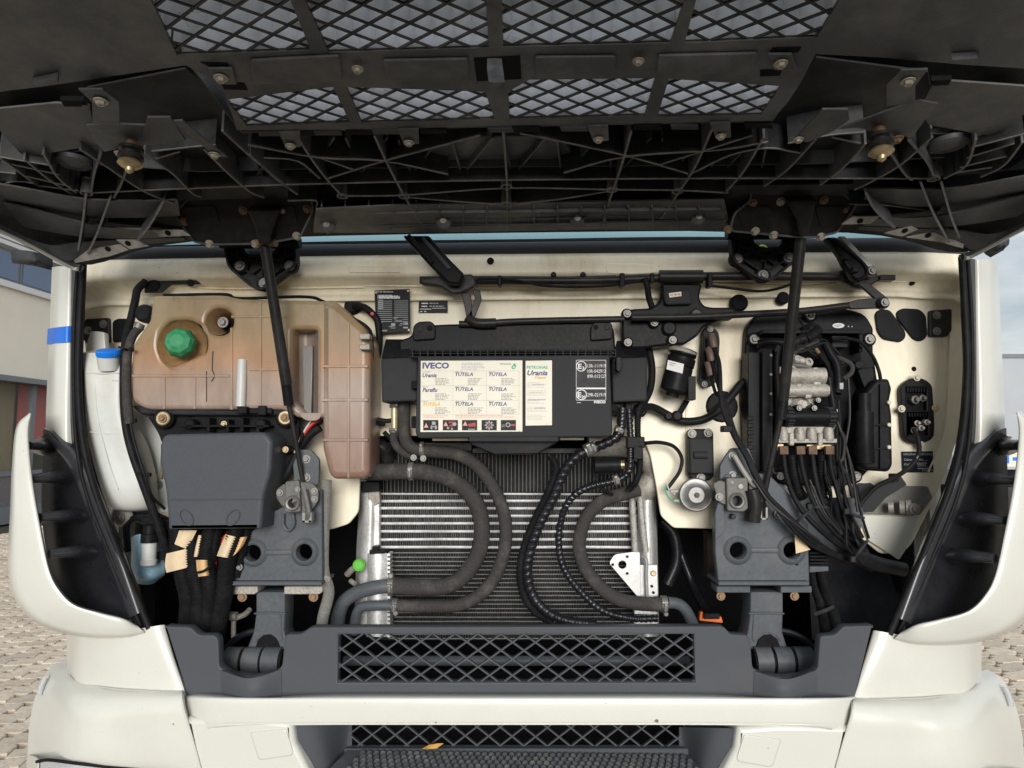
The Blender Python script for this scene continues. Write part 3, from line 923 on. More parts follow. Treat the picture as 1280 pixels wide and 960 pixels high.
lab(fr_, 'curved white corner fairing, left')
for o in (vp, fr_):
    c = mirrored(o, T)
    if o is fr_:
        c['label'] = 'curved white corner fairing, right'
    for k in o.children:
        mirrored(k, c, k.name.split('.')[0])

# ---- bumper
lp = grid('lower_corner_panel', [[(83, 786, .24), (100, 790, .12), (140, 791, .07), (185, 784, .06), (204, 781, .07), (208, 782, .09)], [(84, 820, .24), (98, 826, .115), (140, 828, .06), (190, 824, .05), (215, 822, .055), (220, 823, .08)], [(84, 838, .24), (96, 850, .11), (140, 858, .055), (190, 862, .045), (228, 864, .05), (233, 865, .07)],
                                 [(84, 848, .24), (96, 860, .11), (140, 868, .055), (190, 872, .045), (229, 874, .05), (234, 875, .07)]], WHITE, T)
bc = grid('bumper_corner', [[(78, 826, .30), (110, 834, .20), (160, 848, .12), (228, 860, .08)], [(60, 838, .28), (98, 856, .09), (160, 865, .036), (228, 867, .024), (232, 868, .06)][:4], [(45, 868, .25), (92, 882, .035), (160, 886, .006), (228, 884, .004)], [(37, 905, .24), (86, 914, .018), (160, 915, .0), (237, 915, .0)],
                            [(34, 945, .24), (82, 946, .016), (160, 956, .0), (247, 952, .0)], [(33, 955, .24), (80, 950, .03), (160, 962, .03), (250, 980, .004)]], WHITE, T)
bc2 = grid('bumper_edge', [[(227, 867, .03), (230, 868, .028), (233, 872, .07)], [(227, 884, .003), (231, 885, .004), (235, 888, .06)], [(236, 915, -.001), (240, 915, .003), (244, 917, .06)], [(246, 952, -.001), (250, 952, .003), (254, 954, .06)], [(255, 985, -.001), (259, 985, .003), (263, 987, .06)]], WHITE, bc, th=0.002)
tube('panel_gap', [(84, 843, .16), (98, 853, .105), (140, 860.5, .047), (190, 864, .037), (229, 866, .035)], .9, FAINT, lp, seg=6)
rsk = grid('headlight_frame', [[(34, 944, .23), (42, 946, .10), (47, 950, .02)], [(33, 975, .23), (41, 975, .10), (46, 975, .02)]], WHITE, bc, th=0.003)
hl = grid('headlight', [[(47, 950, .03), (80, 951, .012), (120, 957, .012), (184, 962, .02)], [(47, 985, .03), (80, 985, .0), (120, 985, .0), (190, 985, .01)]], LENS, T, th=0.004)
hr = tube('headlight_rim', [(46, 952, .02), (62, 950, .008), (95, 954, .004), (140, 959, .004), (190, 962, .006)], 2.0, BLACK, hl, seg=8)
tm = tube('corner_lamp', [(57, 846, .225), (52, 857, .215), (49, 869, .205)], 3.2, LENS, T)
for o in (bc, hl, tm, lp):
    c = mirrored(o, T)
    for k in o.children:
        mirrored(k, c, k.name.split('.')[0])
bxs = [233, 260, 330, 420, 640, 860, 955, 1040, 1069]
def brow(dy, d0, k):
    r = []
    for x in bxs:
        d = d0
        e = min(x - 232, 1070 - x)
        dip = 4.0 if 262 < x < 380 or 920 < x < 1045 else 0.0
        if e > 180:
            dip = 0.0
        yy = dy + (dip if k < 2 else dip * 0.2)
        if (x < 310 or x > 990) and k >= 5:
            yy, d = 866 + (39, 44, 49)[k - 5], (.0012, .0022, .0045)[k - 5]
            dd = d
        else:
            dd = d
        r.append((x, yy, dd + (0.035 if e < 4 else 0.0)))
    return r
bmp = grid('bumper_beam', [brow(866, .075, 0), brow(868.5, .03, 1), brow(871.5, .010, 2), brow(877, .004, 3), brow(899, .001, 4), brow(903.8, .002, 5), brow(905, .010, 6), brow(905.5, .10, 7)], WHITE, T, nu=4, nv=4)
lbp = plate('bumper_lower', [(231, 898), (300, 898), (318, 898), (365, 903), (369, 930), (384, 960), (396, 990), (256, 990), (240, 940)], .003, .10, WHITE, T, bev=.012, r=3)
cvr = plate('tow_cover', [(313, 916, 4), (357, 911.5, 4), (366, 940, 6), (364, 944, 4), (324, 950, 5)], .0005, .006, WHITE, lbp, bev=.0015)
ck = [(312.2, 915.3, 4), (357.8, 910.8, 4), (366.9, 940, 6), (364.8, 944.8, 4), (323.3, 950.8, 5)]
plate('cover_gap', ck, .0028, .002, FAINT, lbp, bev=.0003)
c = mirrored(lbp, T)
for k in lbp.children:
    mirrored(k, c, k.name.split('.')[0])

for x, y, d, r in ((821, 901, .0005, 3.2), (545, 903, .0005, 1.6), (757, 879, .003, .9), (1000, 871, .012, 1.0), (152, 861, .045, 1.2), (217, 905, .0, 1.5), (960, 935, .0015, 1.0)):
    n_ = 7
    bars('paint_chip', [[(x + r * random.uniform(.5, 1.1) * math.cos(2 * math.pi * k / n_), y + r * random.uniform(.3, .8) * math.sin(2 * math.pi * k / n_)) for k in range(n_)][::-1]], d, CHIP, T, th=.0012)
# ---- lower intake with mesh and step
cab_side = None
ri = grid('intake_side', [[(366, 904, .02), (400, 904, .05), (432, 904, .13), (440, 904, .145)], [(372, 932, .02), (404, 930, .05), (430, 930, .13), (440, 930, .145)], [(390, 968, .03), (412, 960, .06), (428, 955, .13), (440, 955, .145)]], TRIM, T)
mirrored(ri, T)
im = plate('intake_mesh_frame', [(430, 900), (866, 900), (868, 944), (428, 944)], .14, .012, TRIM, T, holes=[[(437, 903), (860, 903), (861, 933), (436, 933)]], bev=.002)
fi = fy(.142)
lattice('intake_mesh', [uv(p[0], p[1], fi) for p in [(436, 902), (861, 902), (862, 935), (435, 935)]], fi, 28.2 * mp_(.142), 21.5 * mp_(.142), .0034, 0, -.008, TRIM, im, off=(0.004, 0.01))
boxes('intake_floor', [(430, 936, 866, 946, .126, .14)], TRIM, im)

# ---- step behind the bumper with raised tread
z0 = P(640, 938, .135).z
def stepv(u, v, h=0.0):
    """u across -1..1, v 0 (back) .. 1 (front)"""
    y = .13 - v * .15
    hw = .40 + .03 * v
    return Vector((u * hw, y, z0 - v * .006 + h))
st = raw('step', [stepv(-1.06, -.02), stepv(1.06, -.02), stepv(1.06, 1.1), stepv(-1.06, 1.1), stepv(-1.06, -.02, -.05), stepv(1.06, -.02, -.05), stepv(1.06, 1.1, -.05), stepv(-1.06, 1.1, -.05)],
         [(3, 2, 1, 0), (4, 5, 6, 7), (0, 1, 5, 4), (2, 3, 7, 6), (1, 2, 6, 5), (3, 0, 4, 7)], STEELP, T, fix=True)
vs, fs = [], []
for j in range(7):
    for i in range(48):
        u = -0.95 + i * 1.9 / 47 + (j % 2) * 0.02
        c = stepv(u, .12 + j * .125, .0)
        n = len(vs); w = .0078; h = .0058
        vs += [c + Vector((-w, -w, 0)), c + Vector((w, -w, 0)), c + Vector((w, w, 0)), c + Vector((-w, w, 0)), c + Vector((-.0035, 0, h)), c + Vector((.0035, 0, h))]
        fs += [(n, n + 1, n + 5, n + 4), (n + 1, n + 2, n + 5), (n + 2, n + 3, n + 4, n + 5), (n + 3, n, n + 4)]
tg = raw('tread_teeth', vs, fs, mat('worn step teeth', (0.10, 0.104, 0.112), 0.5, 0.3, var=0.3, dust=0.5, dcol=(0.3, 0.28, 0.25), dscale=30, bump=0.1), st, fix=True)
tg['kind'] = 'stuff'
lv = [stepv(-.60, .10, .010), stepv(-.565, .15, .013), stepv(-.51, .11, .012), stepv(-.475, .02, .018), stepv(-.51, .04, .015), stepv(-.56, .05, .016)]
mid = [stepv(-.56, .10, .019), stepv(-.51, .07, .021)]
lf = raw('leaf', lv + mid, [(0, 1, 6), (1, 2, 7, 6), (2, 3, 7), (3, 4, 7), (4, 5, 6, 7), (5, 0, 6)], LEAF)
tag(lf, 'dry orange autumn leaf lying on the front step behind the bumper', 'leaf')

# ---- dark grey trim with upper mesh
tp = [(206, 783), (238, 784, 5), (248, 794, 5), (268, 794, 4), (273, 800, 4), (274, 834, 5), (288, 843), (315, 846), (340, 842), (352, 834, 5), (356, 796, 3), (359, 793, 3), (376, 793, 5), (388, 784, 6), (905, 783, 6), (913, 793, 4), (934, 794, 4), (938, 800, 4), (941, 836, 5), (955, 844), (980, 847), (1008, 844), (1022, 837, 5), (1025, 797, 3), (1029, 795, 3), (1044, 794, 5), (1054, 783, 5), (1092, 782),
      (1070, 872), (1030, 874), (980, 876), (930, 873), (360, 872), (330, 877), (285, 876), (234, 872)]
tr = plate('bumper_trim', [(p[0], p[1], p[2] if len(p) > 2 else 0.5) for p in tp], .050, .03, TRIM, T, bev=.004, r=.5, holes=[[(423, 793), (867, 793), (869, 853), (422, 853)]])
ft = fy(.056)
lattice('trim_mesh', [uv(p[0], p[1], ft) for p in [(422, 791), (868, 791), (870, 855), (421, 855)]], ft, 27.9 * mp_(.056), 19.6 * mp_(.056), .0034, 0, -.009, TRIM, tr, off=(0.006, 0.004))
grid('trim_bulge', [[(276, 838, .048), (312, 848, .02), (351, 837, .048)], [(276, 856, .048), (312, 862, .012), (352, 856, .048)], [(278, 872, .048), (312, 876, .016), (352, 872, .048)]], TRIM, tr, th=.01)
grid('trim_bulge', [[(943, 839, .048), (982, 849, .02), (1020, 838, .048)], [(942, 857, .048), (982, 863, .012), (1022, 857, .048)], [(942, 872, .048), (982, 877, .016), (1020, 872, .048)]], TRIM, tr, th=.01)
# cross pipe and condenser foot seen through the mesh
tube('cross_pipe', [(430, 826, .33), (640, 826, .33), (862, 826, .33)], 6, STEELP, T, seg=12)
boxes('lower_duct', [(426, 838, 864, 930, .36, .40)], VOID, T)

# ================================================================ THE RAISED FLAP
w0 = -0.11
fA, fS = ff(0.0), ff(w0)
upH = [[(186, -6), (360, -6), (388, 63), (221, 69)], [(378, -6), (607, -6), (611, 60), (411, 66)], [(627, -6), (858, -6), (838, 54), (629, 59)], [(872, -6), (1053, -6), (1021, 47), (856, 54)]]
loH = [[(283, 125), (416, 109), (437, 153), (309, 158)], [(433, 109), (606, 115), (618, 149), (452, 154)], [(635, 115), (662, 100), (819, 98), (806, 145), (637, 149)], [(836, 99), (976, 108), (951, 144), (822, 146)]]
front = [(-520, -470), (1800, -470)]
fp = [(-160, 30), (0, 115), (50, 109), (112, 100), (232, 82), (258, 96), (280, 118), (292, 150), (296, 163), (450, 163), (640, 157), (830, 154), (965, 151), (985, 128), (1000, 105), (1020, 68), (1100, 72), (1200, 81), (1280, 86), (1460, 20), (1270, -180), (640, -190), (10, -180)]
UVF = [uv(p[0], p[1], fA) for p in fp]
# the outline's far corners run out of view: keep them inside the flap's own rectangle
UVF = [(max(-1.12, min(1.12, a)), min(1.02, b)) for a, b in UVF]
frame = plate_uv('front_flap', UVF, fA, .006, FLAP, T, holes=[[uv(p[0], p[1], fA) for p in h] for h in upH + loH], bev=.001)
lab(frame, 'black ribbed underside of the raised front flap with two rows of mesh')
FL = frame
skin_o = [(-1.10, .02), (-1.12, .3), (-1.12, .9), (-1.0, 1.04), (1.0, 1.04), (1.12, .9), (1.12, .3), (1.10, .02)]
big = [(168, -6), (302, 168), (640, 160), (965, 154), (1068, -6)]
bigv = [uv(p[0], p[1], fA) for p in big]
skin = plate_uv('outer_skin', skin_o, fS, .006, SKIN, FL, holes=[bigv], bev=.001)
top = plate_uv('painted_top', skin_o, ff(w0 - .0075), .004, WHITE, FL, holes=[bigv], bev=.001)
ribs('mesh_surround', [big + [big[0]]], fA, -.003, w0, .004, SKIN, FL)  # partition added round the mesh to keep its light off the ribs
for hs, cw, ch in ((upH, .0565, .0385), (loH, .0545, .0385)):
    for h in hs:
        pl = [uv(p[0], p[1], fA) for p in h]
        lattice('mesh_bars', pl, fA, cw, ch, .0034, -.002, -.0045, SKIN, FL)
        ribs('mesh_edge', [h + [h[0]]], fA, -.0047, -.0285, .003, MESHW, FL)
        lattice('grille_mesh', pl, fA, cw, ch, .0032, -.0047, -.0285, MESHW, FL)
# side walls of the flap
for sx in (-1, 1):
    vs = []
    o = [(sx * 1.11, v, ww) for v in (-.02, .3, .6, .95) for ww in (w0, 0.02 if v < .2 else 0.0)]
    vs = [at(fA, *q) for q in o]
    raw('side_edge', vs + [v + Vector((sx * .006, 0, 0)) for v in vs], [(0, 1, 3, 2), (2, 3, 5, 4), (4, 5, 7, 6), (8, 10, 11, 9), (10, 12, 13, 11), (12, 14, 15, 13)], FLAP, FL)
# recess bars between the two rows, with dirt lips
for q in ([(312, 72), (425, 66), (428, 98), (318, 102)], [(478, 72), (586, 70), (586, 97), (484, 98)], [(668, 68), (770, 67), (768, 92), (670, 94)], [(822, 66), (948, 63), (938, 88), (822, 90)]):
    u_ = [uv(p[0], p[1], fA) for p in rc(q, 4)]
    plate_uv('raised_pad', u_, ff(.0055), .005, FLAP, FL, bev=.002)
# deep rib field
fr0 = ff(0.0)
def tilted(a, b):
    """plane through two photographed points at given depths, level across"""
    o, q = P(*a), P(*b)
    v = Vector((0, q.y - o.y, q.z - o.z)).normalized()
    return (o, Vector((1, 0, 0)), v, Vector((1, 0, 0)).cross(v))
frc_ = tilted((100, 330, .035), (100, 238, -.19))
long_ribs = [
    [(30, 197), (60, 222), (95, 245)], [(0, 196), (30, 218), (62, 242)], [(54, 190), (72, 220), (96, 240)],
    [(100, 185), (135, 208), (180, 238), (218, 253)], [(180, 190), (215, 215), (240, 240), (252, 245)], [(255, 185), (285, 215), (312, 238), (330, 246)],
    [(278, 162), (320, 200), (366, 238)], [(372, 170), (390, 198), (408, 222), (428, 244)], [(312, 192), (345, 222), (372, 242)],
    [(468, 168), (485, 205), (505, 243), (528, 282)], [(629, 163), (632, 200), (634, 240), (634, 286)], [(789, 163), (777, 205), (765, 240), (752, 282)],
    [(890, 160), (870, 205), (848, 240), (826, 272)], [(955, 170), (930, 212), (908, 238)], [(1020, 172), (985, 210), (955, 232)], [(1082, 178), (1052, 210), (1025, 230)],
    [(1165, 170), (1125, 205), (1085, 228), (1068, 236)], [(1220, 172), (1208, 205), (1180, 222)], [(1278, 176), (1255, 205), (1226, 220)],
    [(108, 240), (104, 275), (98, 312)], [(138, 246), (122, 290), (110, 316)], [(126, 190), (118, 215), (114, 238)], [(158, 212), (150, 232), (142, 246)],
    [(1176, 226), (1188, 268), (1199, 296)], [(1150, 226), (1166, 265), (1186, 302)], [(1112, 188), (1130, 215), (1140, 224)], [(1136, 174), (1158, 200), (1168, 220)],
    [(204, 252), (188, 280), (172, 300)], [(1082, 240), (1094, 262), (1118, 284)]]
corner_ribs = long_ribs[19:21] + long_ribs[23:25] + long_ribs[27:29]
cross_ribs = [
    [(112, 240), (250, 234), (420, 228), (640, 224), (860, 222), (1030, 222), (1170, 222)],
    [(430, 244), (505, 243), (633, 234), (765, 236), (848, 237), (910, 240)],
    [(310, 180), (400, 196), (480, 200), (560, 217)], [(330, 196), (372, 200), (400, 222)], [(410, 222), (480, 200), (600, 168)], [(400, 196), (445, 212)],
    [(960, 176), (900, 186), (780, 195), (705, 215)], [(650, 165), (777, 192), (860, 216)], [(824, 205), (880, 187), (940, 168)], [(866, 215), (915, 192), (960, 184), (1000, 190)],
    [(0, 195), (66, 206)], [(15, 204), (74, 217)], [(28, 218), (88, 232)], [(45, 231), (98, 237)], [(0, 214), (20, 216)], [(0, 230), (22, 226), (46, 230), (64, 243)],
    [(1280, 166), (1214, 183)], [(1268, 178), (1208, 196)], [(1258, 194), (1200, 208)], [(1240, 208), (1192, 215)],
    [(190, 188), (235, 183), (270, 180)], [(195, 197), (225, 188)], [(1040, 170), (1075, 178)], [(985, 178), (1035, 168), (1080, 164)],
    [(360, 250), (395, 250), (398, 262), (440, 276)], [(505, 245), (560, 250), (630, 255)], [(635, 255), (700, 248), (760, 238)], [(410, 292), (400, 270)], [(395, 284), (505, 283), (640, 280), (760, 276), (900, 274)],
    [(140, 248), (170, 250), (220, 248)], [(135, 277), (180, 282), (240, 288)], [(1160, 262), (1110, 256), (1062, 254)], [(1066, 274), (1110, 268), (1155, 263)]]
inner = [(-70, 170), (40, 196), (300, 168), (640, 162), (966, 158), (1180, 168), (1340, 160), (1290, 222), (1168, 240), (640, 244), (110, 248), (-20, 236)]
iv = [(max(-1.09, min(1.06, a)), b) for a, b in [uv(p[0], p[1], ff(-.05)) for p in inner]]
plate_uv('inner_moulding', iv, ff(-.05), .004, SKIN, FL, bev=.001)
for q in ([(540, 172), (700, 170), (716, 190), (690, 200), (560, 202), (536, 190)], [(800, 186), (850, 178), (866, 188), (820, 196)], [(405, 182), (440, 186), (436, 196), (410, 194)], [(330, 206), (420, 205), (424, 220), (326, 222)], [(880, 204), (960, 200), (968, 214), (884, 218)]):
    plate('moulded_pad', q, 0, .012, FLAP, FL, fr=ff(-.036), bev=.003, r=5)
shallow = [[(300 + 66 * i, 172 + (i % 2) * 3), (330 + 62 * i, 222)] for i in range(11)] + [[(352 + 66 * i, 172), (318 + 64 * i, 224)] for i in range(10)] + [[(120, 205), (250, 214), (400, 210), (640, 208), (880, 206), (1030, 204), (1180, 196)]]
ribs('shallow_rib', shallow, ff(-.022), 0, -.06, .004, FLAP, FL)
ribs('rib_edge', shallow, ff(-.022), .0012, .0003, .0038, FLAP, FL)
fld = ribs('cross_rib', cross_ribs, fr0, .001, -.075, .0038, SKIN, FL)
for ln in long_ribs:
    sp = spline([Vector((x, y, 0)) for x, y in ln], 4)
    ribs('rib', [[(p.x, p.y) for p in sp]], fr0 if ln not in corner_ribs else frc_, .0008, -.09 if ln not in corner_ribs else -.05, .0042, FLAP, FL)
    ribs('rib_edge', [[(p.x, p.y) for p in sp]], fr0 if ln not in corner_ribs else frc_, .0032, .0006, .0042, RIB, FL)
ed = [[(p.x, p.y) for p in spline([Vector((x, y, 0)) for x, y in ln], 4)] for ln in cross_ribs]
ribs('rib_edge', ed, fr0, .003, .0008, .0034, RIB, FL)
for x, y in ((108, 240), (125, 279), (428, 244), (505, 244), (633, 232), (633, 254), (765, 236), (847, 238), (1167, 222), (1168, 261)):
    lathe('boss', Q(x, y, fr0, -.03), FN, [(.011, 0), (.0125, .034), (.0095, .034), (.008, .02)], RIB, FL, 14)
# closing sheet behind the lip and the flutes
grid('lower_skin', [[(-90, 225, -.40), (60, 228, -.16), (240, 232, -.10), (640, 232, -.10), (1060, 230, -.10), (1250, 214, -.16), (1390, 205, -.40)],
                    [(-60, 246, -.28), (66, 284, -.02), (240, 276, .02), (640, 268, .02), (1060, 268, .02), (1240, 270, -.02), (1360, 232, -.28)],
                    [(-45, 262, -.20), (94, 331, .075), (240, 302, .09), (640, 291, .10), (1060, 291, .10), (1207, 315, .075), (1350, 248, -.20)]], SKIN, FL, th=.004)
# lower lip, corner flutes
lip = grid('flap_lip', [[(395, 262, -.11), (520, 256, -.10), (640, 254, -.10), (760, 252, -.10), (905, 250, -.11)], [(392, 282, .0), (520, 279, .01), (640, 277, .01), (760, 274, .01), (910, 273, .0)], [(392, 291, .075), (520, 291, .085), (640, 289, .085), (760, 287, .085), (912, 290, .075)]], FLAP, FL, th=.004)
frl = tilted((640, 289, .075), (640, 254, -.112))
for x in [402 + 29.5 * k for k in range(18)]:
    ribs('lip_fin', [[(x, 258), (x + (x - 650) * .012, 287)]], frl, .002, -.016, .0035, FLAP, lip)
ribs('lip_fin', [[(398, 266), (640, 264), (904, 261)], [(398, 281), (640, 279), (908, 275)]], frl, .003, -.016, .0035, FLAP, lip)
for x0, x1, y in ((410, 520, 276), (545, 735, 274), (760, 890, 270)):
    tube('lip_rib', [(x0, y, -.015), ((x0 + x1) / 2, y - 1, -.01), (x1, y - 2, -.015)], 1.2, RIB, lip, seg=6)
for x, y in ((408, 280), (554, 275), (722, 272), (874, 270)):
    disc('lip_boss', x, y, -.02, 9, .02, FLAP, lip, bev=.4); bolt(x, y, -.022, 4, PALE, lip)
for x, y in ((432, 272), (597, 269), (678, 268)):
    bars('moulding_mark', [(x - 3, y - 1, x - 1, y + 1), (x + 1, y - 1, x + 3, y + 1)], -.03, DIMINK, lip)
for sx in (0, 1):
    def X(x): return 1304 - x if sx else x
    dy = -14 if sx else 0
    for rows in ([[(X(-60), 236 + dy, -.22), (X(40), 262 + dy, -.15), (X(130), 284 + dy, -.06), (X(225), 288 + dy, -.02)], [(X(-60), 262 + dy, -.10), (X(40), 286 + dy, -.06), (X(130), 298 + dy, 0), (X(225), 296 + dy, .03)]],
                 [[(X(-70), 218 + dy, -.33), (X(30), 236 + dy, -.24), (X(115), 250 + dy, -.16), (X(222), 250 + dy, -.13)], [(X(-70), 240 + dy, -.20), (X(40), 258 + dy, -.14), (X(126), 272 + dy, -.07), (X(225), 270 + dy, -.05)]]):
        grid('corner_flute', rows, FLAP, FL, th=.004)
    el = grid('corner_edge', [[(X(-40), 262 + dy, -.22), (X(30), 296 + dy, -.08), (X(92), 328 + dy, .05), (X(100), 330 + dy, .06)], [(X(-40), 274 + dy, -.22), (X(28), 300 + dy, -.085), (X(88), 333 + dy, .045), (X(98), 337 + dy, .055)]], FLAP, FL, th=.012)
    tube('white_edge', [(X(-40), 271 + dy, -.225), (X(26), 301 + dy, -.09), (X(86), 333 + dy, .04), (X(97), 336.5 + dy, .05)], 2.4, WHITE, el, seg=8)
    pd = [(X(58), 316 + dy), (X(110), 308 + dy), (X(114), 318 + dy), (X(92), 331 + dy)]
    grid('corner_web', [[(X(0), 280 + dy, -.13), (X(60), 306 + dy, -.02), (X(112), 302 + dy, .03), (X(230), 297 + dy, .06)], [(X(24), 298 + dy, -.085), (X(84), 326 + dy, .03), (X(120), 312 + dy, .06), (X(232), 301 + dy, .08)]], FLAP, FL, th=.004)
# steel tabs at the hinge side
TABS = mat('dull tab steel', (0.40, 0.385, 0.35), 0.55, 0.4, var=0.25, dust=0.5, dcol=(0.12, 0.11, 0.10), dscale=20, bump=0.1)
for q, hxy in (([(112, 311), (150, 306), (160, 313), (136, 321), (94, 329), (92, 326)], (135, 311)), ([(145, 300), (168, 300), (186, 308), (162, 312)], (160, 304)), ([(190, 287), (228, 288), (238, 295), (200, 296)], (210, 291)),
               ([(1105, 292), (1140, 283), (1148, 287), (1128, 296)], (1131, 288)), ([(1133, 297), (1168, 290), (1205, 306), (1204, 311), (1176, 303)], (1160, 294)), ([(1052, 281), (1066, 271), (1101, 270), (1088, 280)], (1075, 276))):
    ft2 = tilted((q[0][0], 330 if q[0][0] < 640 else 316, .02), (q[0][0], 250, -.10))
    t_ = plate('mount_tab', q, .0, .004, TABS, FL, fr=ft2, bev=.001)
    u, v = uv(hxy[0], hxy[1], ft2)
    lathe('tab_hole', at(ft2, u, v, .0005), ft2[3], [(.007, 0), (.007, .0008)], VOID, FL, 14)
# inner corner panels
for q in ([(0, 136), (70, 129), (112, 132), (116, 150), (124, 181), (30, 197), (-30, 130)], [(1168, 100), (1280, 108), (1330, 100), (1246, 172), (1160, 156), (1150, 134)]):
    plate('corner_panel', q, 0, .004, FLAP, FL, fr=ff(-.012), bev=.001)
plate('corner_panel', [(112, 132), (108, 110), (232, 86), (262, 110), (292, 163), (300, 172), (180, 176), (124, 181)], 0, .004, SKIN, FL, fr=ff(-.05), bev=.001)
plate('corner_panel', [(1168, 130), (1160, 90), (1020, 72), (1000, 100), (968, 152), (960, 168), (1080, 168), (1160, 160)], 0, .004, SKIN, FL, fr=ff(-.05), bev=.001)
for q in ([(40, 105), (72, 98), (73, 104), (48, 109)], [(1190, 75), (1222, 73), (1225, 78), (1196, 80)]):
    plate('clip_tab', q, 0, .012, FLAP, FL, fr=ff(.012))
for q in ([(75, 126), (104, 126), (102, 134), (80, 134)], [(1164, 101), (1190, 100), (1186, 107), (1166, 108)]):
    plate('clip_slot', q, 0, .01, VOID, FL, fr=ff(-.008))
for q in ([(250, 78), (284, 79), (288, 86), (262, 84)], [(276, 104), (305, 104), (310, 113), (280, 112)], [(966, 60), (1002, 59), (998, 66), (962, 68)], [(950, 88), (978, 87), (975, 95), (950, 96)], [(592, 73), (650, 70), (652, 99), (596, 102)]):
    plate('slot', q, 0, .003, VOID, FL, fr=ff(.0012), bev=.0005)
# latch tongue hanging in the middle slot
tg_ = grid('release_tongue', [[(609, 73, -.70), (618, 72.5, -.70), (627, 73, -.70)], [(609, 88, -.73), (619, 88, -.732), (629, 88, -.73)], [(611, 102, -.75), (620, 103, -.753), (631, 103, -.75)]], SKIN, FL, th=.008)
# slots and tabs along the lower edge of the mesh panel
for i, x in enumerate((322, 360, 392, 432, 465, 524, 610, 640, 700, 792, 838, 930)):
    y = 169 - (x - 300) * .016
    plate('edge_slot', [(x, y - 3), (x + 34, y - 3), (x + 36, y + 2), (x + 2, y + 2)], 0, .008, VOID if i % 2 else SKIN, FL, fr=ff(.003), bev=.001)
for x, y in ((447, 86), (798, 76), (363, 182), (511, 178), (748, 174), (901, 170)):
    if y > 160:
        plate('bolt_tab', [(x - 14, y - 16), (x + 12, y - 17), (x + 13, y + 2), (x - 6, y + 4)], 0, .004, FLAP, FL, fr=ff(.004), bev=.001)
    bolt(x, y, 0, 7.5 if y < 100 else 6.5, PALE, FL, fr=ff(.008))
for x, y in ((276, 97), (976, 79)):
    plate('bolt_tab', [(x - 16, y - 11), (x + 14, y - 11), (x + 20, y + 9), (x - 8, y + 9)], 0, .004, FLAP, FL, fr=ff(.006), bev=.001)
    bolt(x, y, 0, 8.5, PALE, FL, fr=ff(.008))
# striker brackets
def striker(cx, cy, s, tabs, bol, hang):
    br = plate('striker_bracket', tabs[0], 0, .004, FLAP, FL, fr=ff(.016), bev=.001)
    for t_ in tabs[1:]:
        plate('bracket_arm', t_, 0, .004, FLAP, FL, fr=ff(.020), bev=.001)
    for b in bol:
        bolt(b[0], b[1], 0, b[2], RUST if b[3] else PALE, FL, fr=ff(.022))
    c = Q(cx, cy, ff(.016))
    lathe('striker_post', c - FN * .01, FN, [(.010, 0), (.010, .035), (.007, .04)], RUST, FL, 14)
    lathe('striker_collar', c + FN * .010, FN, [(.014, 0), (.021, .004), (.021, .009), (.015, .012), (.015, .016), (.021, .018), (.022, .024), (.016, .028)], IRON, FL, 18)
    lathe('striker_head', c + FN * .040, FN, [(.012, -.004), (.019, 0), (.021, .005), (.015, .010), (.008, .012), (.007, .018), (.002, .022)], BRASS, FL, 16)
    vs_ = []
striker(165, 176, 1, [[(108, 157), (140, 155), (202, 158), (222, 180), (168, 182), (130, 190), (120, 178)], [(98, 112), (128, 112), (149, 128), (150, 155), (116, 155), (115, 128)], [(184, 147), (213, 147), (232, 176), (210, 180), (178, 168)], [(214, 152), (228, 151), (260, 178), (284, 197), (270, 196)]],
        [(126, 126, 8.5, 0), (268, 193, 7, 0), (149, 191, 6, 0)], 0)
striker(1099, 160, -1, [[(1106, 140), (1150, 126), (1172, 130), (1140, 172), (1108, 168), (1070, 160), (1046, 162)], [(1126, 88), (1160, 87), (1144, 108), (1144, 130), (1108, 133), (1108, 106)], [(1060, 137), (1028, 137), (992, 176), (1010, 178), (1042, 164), (1062, 150)]],
        [(1135, 101, 8.5, 0), (998, 174, 6.5, 0), (1121, 173, 8, 1)], 0)
for x, y in ((92, 200), (1186, 177)):
    c = Q(x, y, ff(-.03))
    lathe('rubber_stop', c, FN, [(.036, 0), (.034, .008), (.024, .012), (.020, .008), (.012, .010)], FLAP, FL, 20)
# twigs caught in the mesh
vs, fs = [], []
rs = random.Random(11)
for k in range(150):
    x, y = rs.choice(((345, 112), (470, 110), (362, 118), (725, 100), (760, 97), (640, 50), (215, 18), (230, 22), (900, 100), (560, 98), (690, 92), (410, 62), (912, 96), (330, 120), (780, 102)))
    p = Q(x + rs.gauss(0, 12), y + rs.gauss(0, 2.5), ff(-.004)); d = Vector((rs.uniform(-1, 1), rs.uniform(-1, 1), rs.uniform(-.3, .3))).normalized() * rs.uniform(.004, .014)
    w = Vector((rs.uniform(-1, 1), rs.uniform(-1, 1), rs.uniform(-1, 1))).normalized() * .0006
    n = len(vs)
    vs += [p - d, p + d, p + d + w, p - d + w, p + w.cross(d) * .3]
    fs += [(n, n + 1, n + 2, n + 3), (n, n + 1, n + 4), (n + 3, n + 2, n + 4)]
tw = raw('plant_debris', vs, fs, TWIG)
tag(tw, 'dry twigs and plant bits caught in the raised grille mesh', 'debris', kind='stuff')

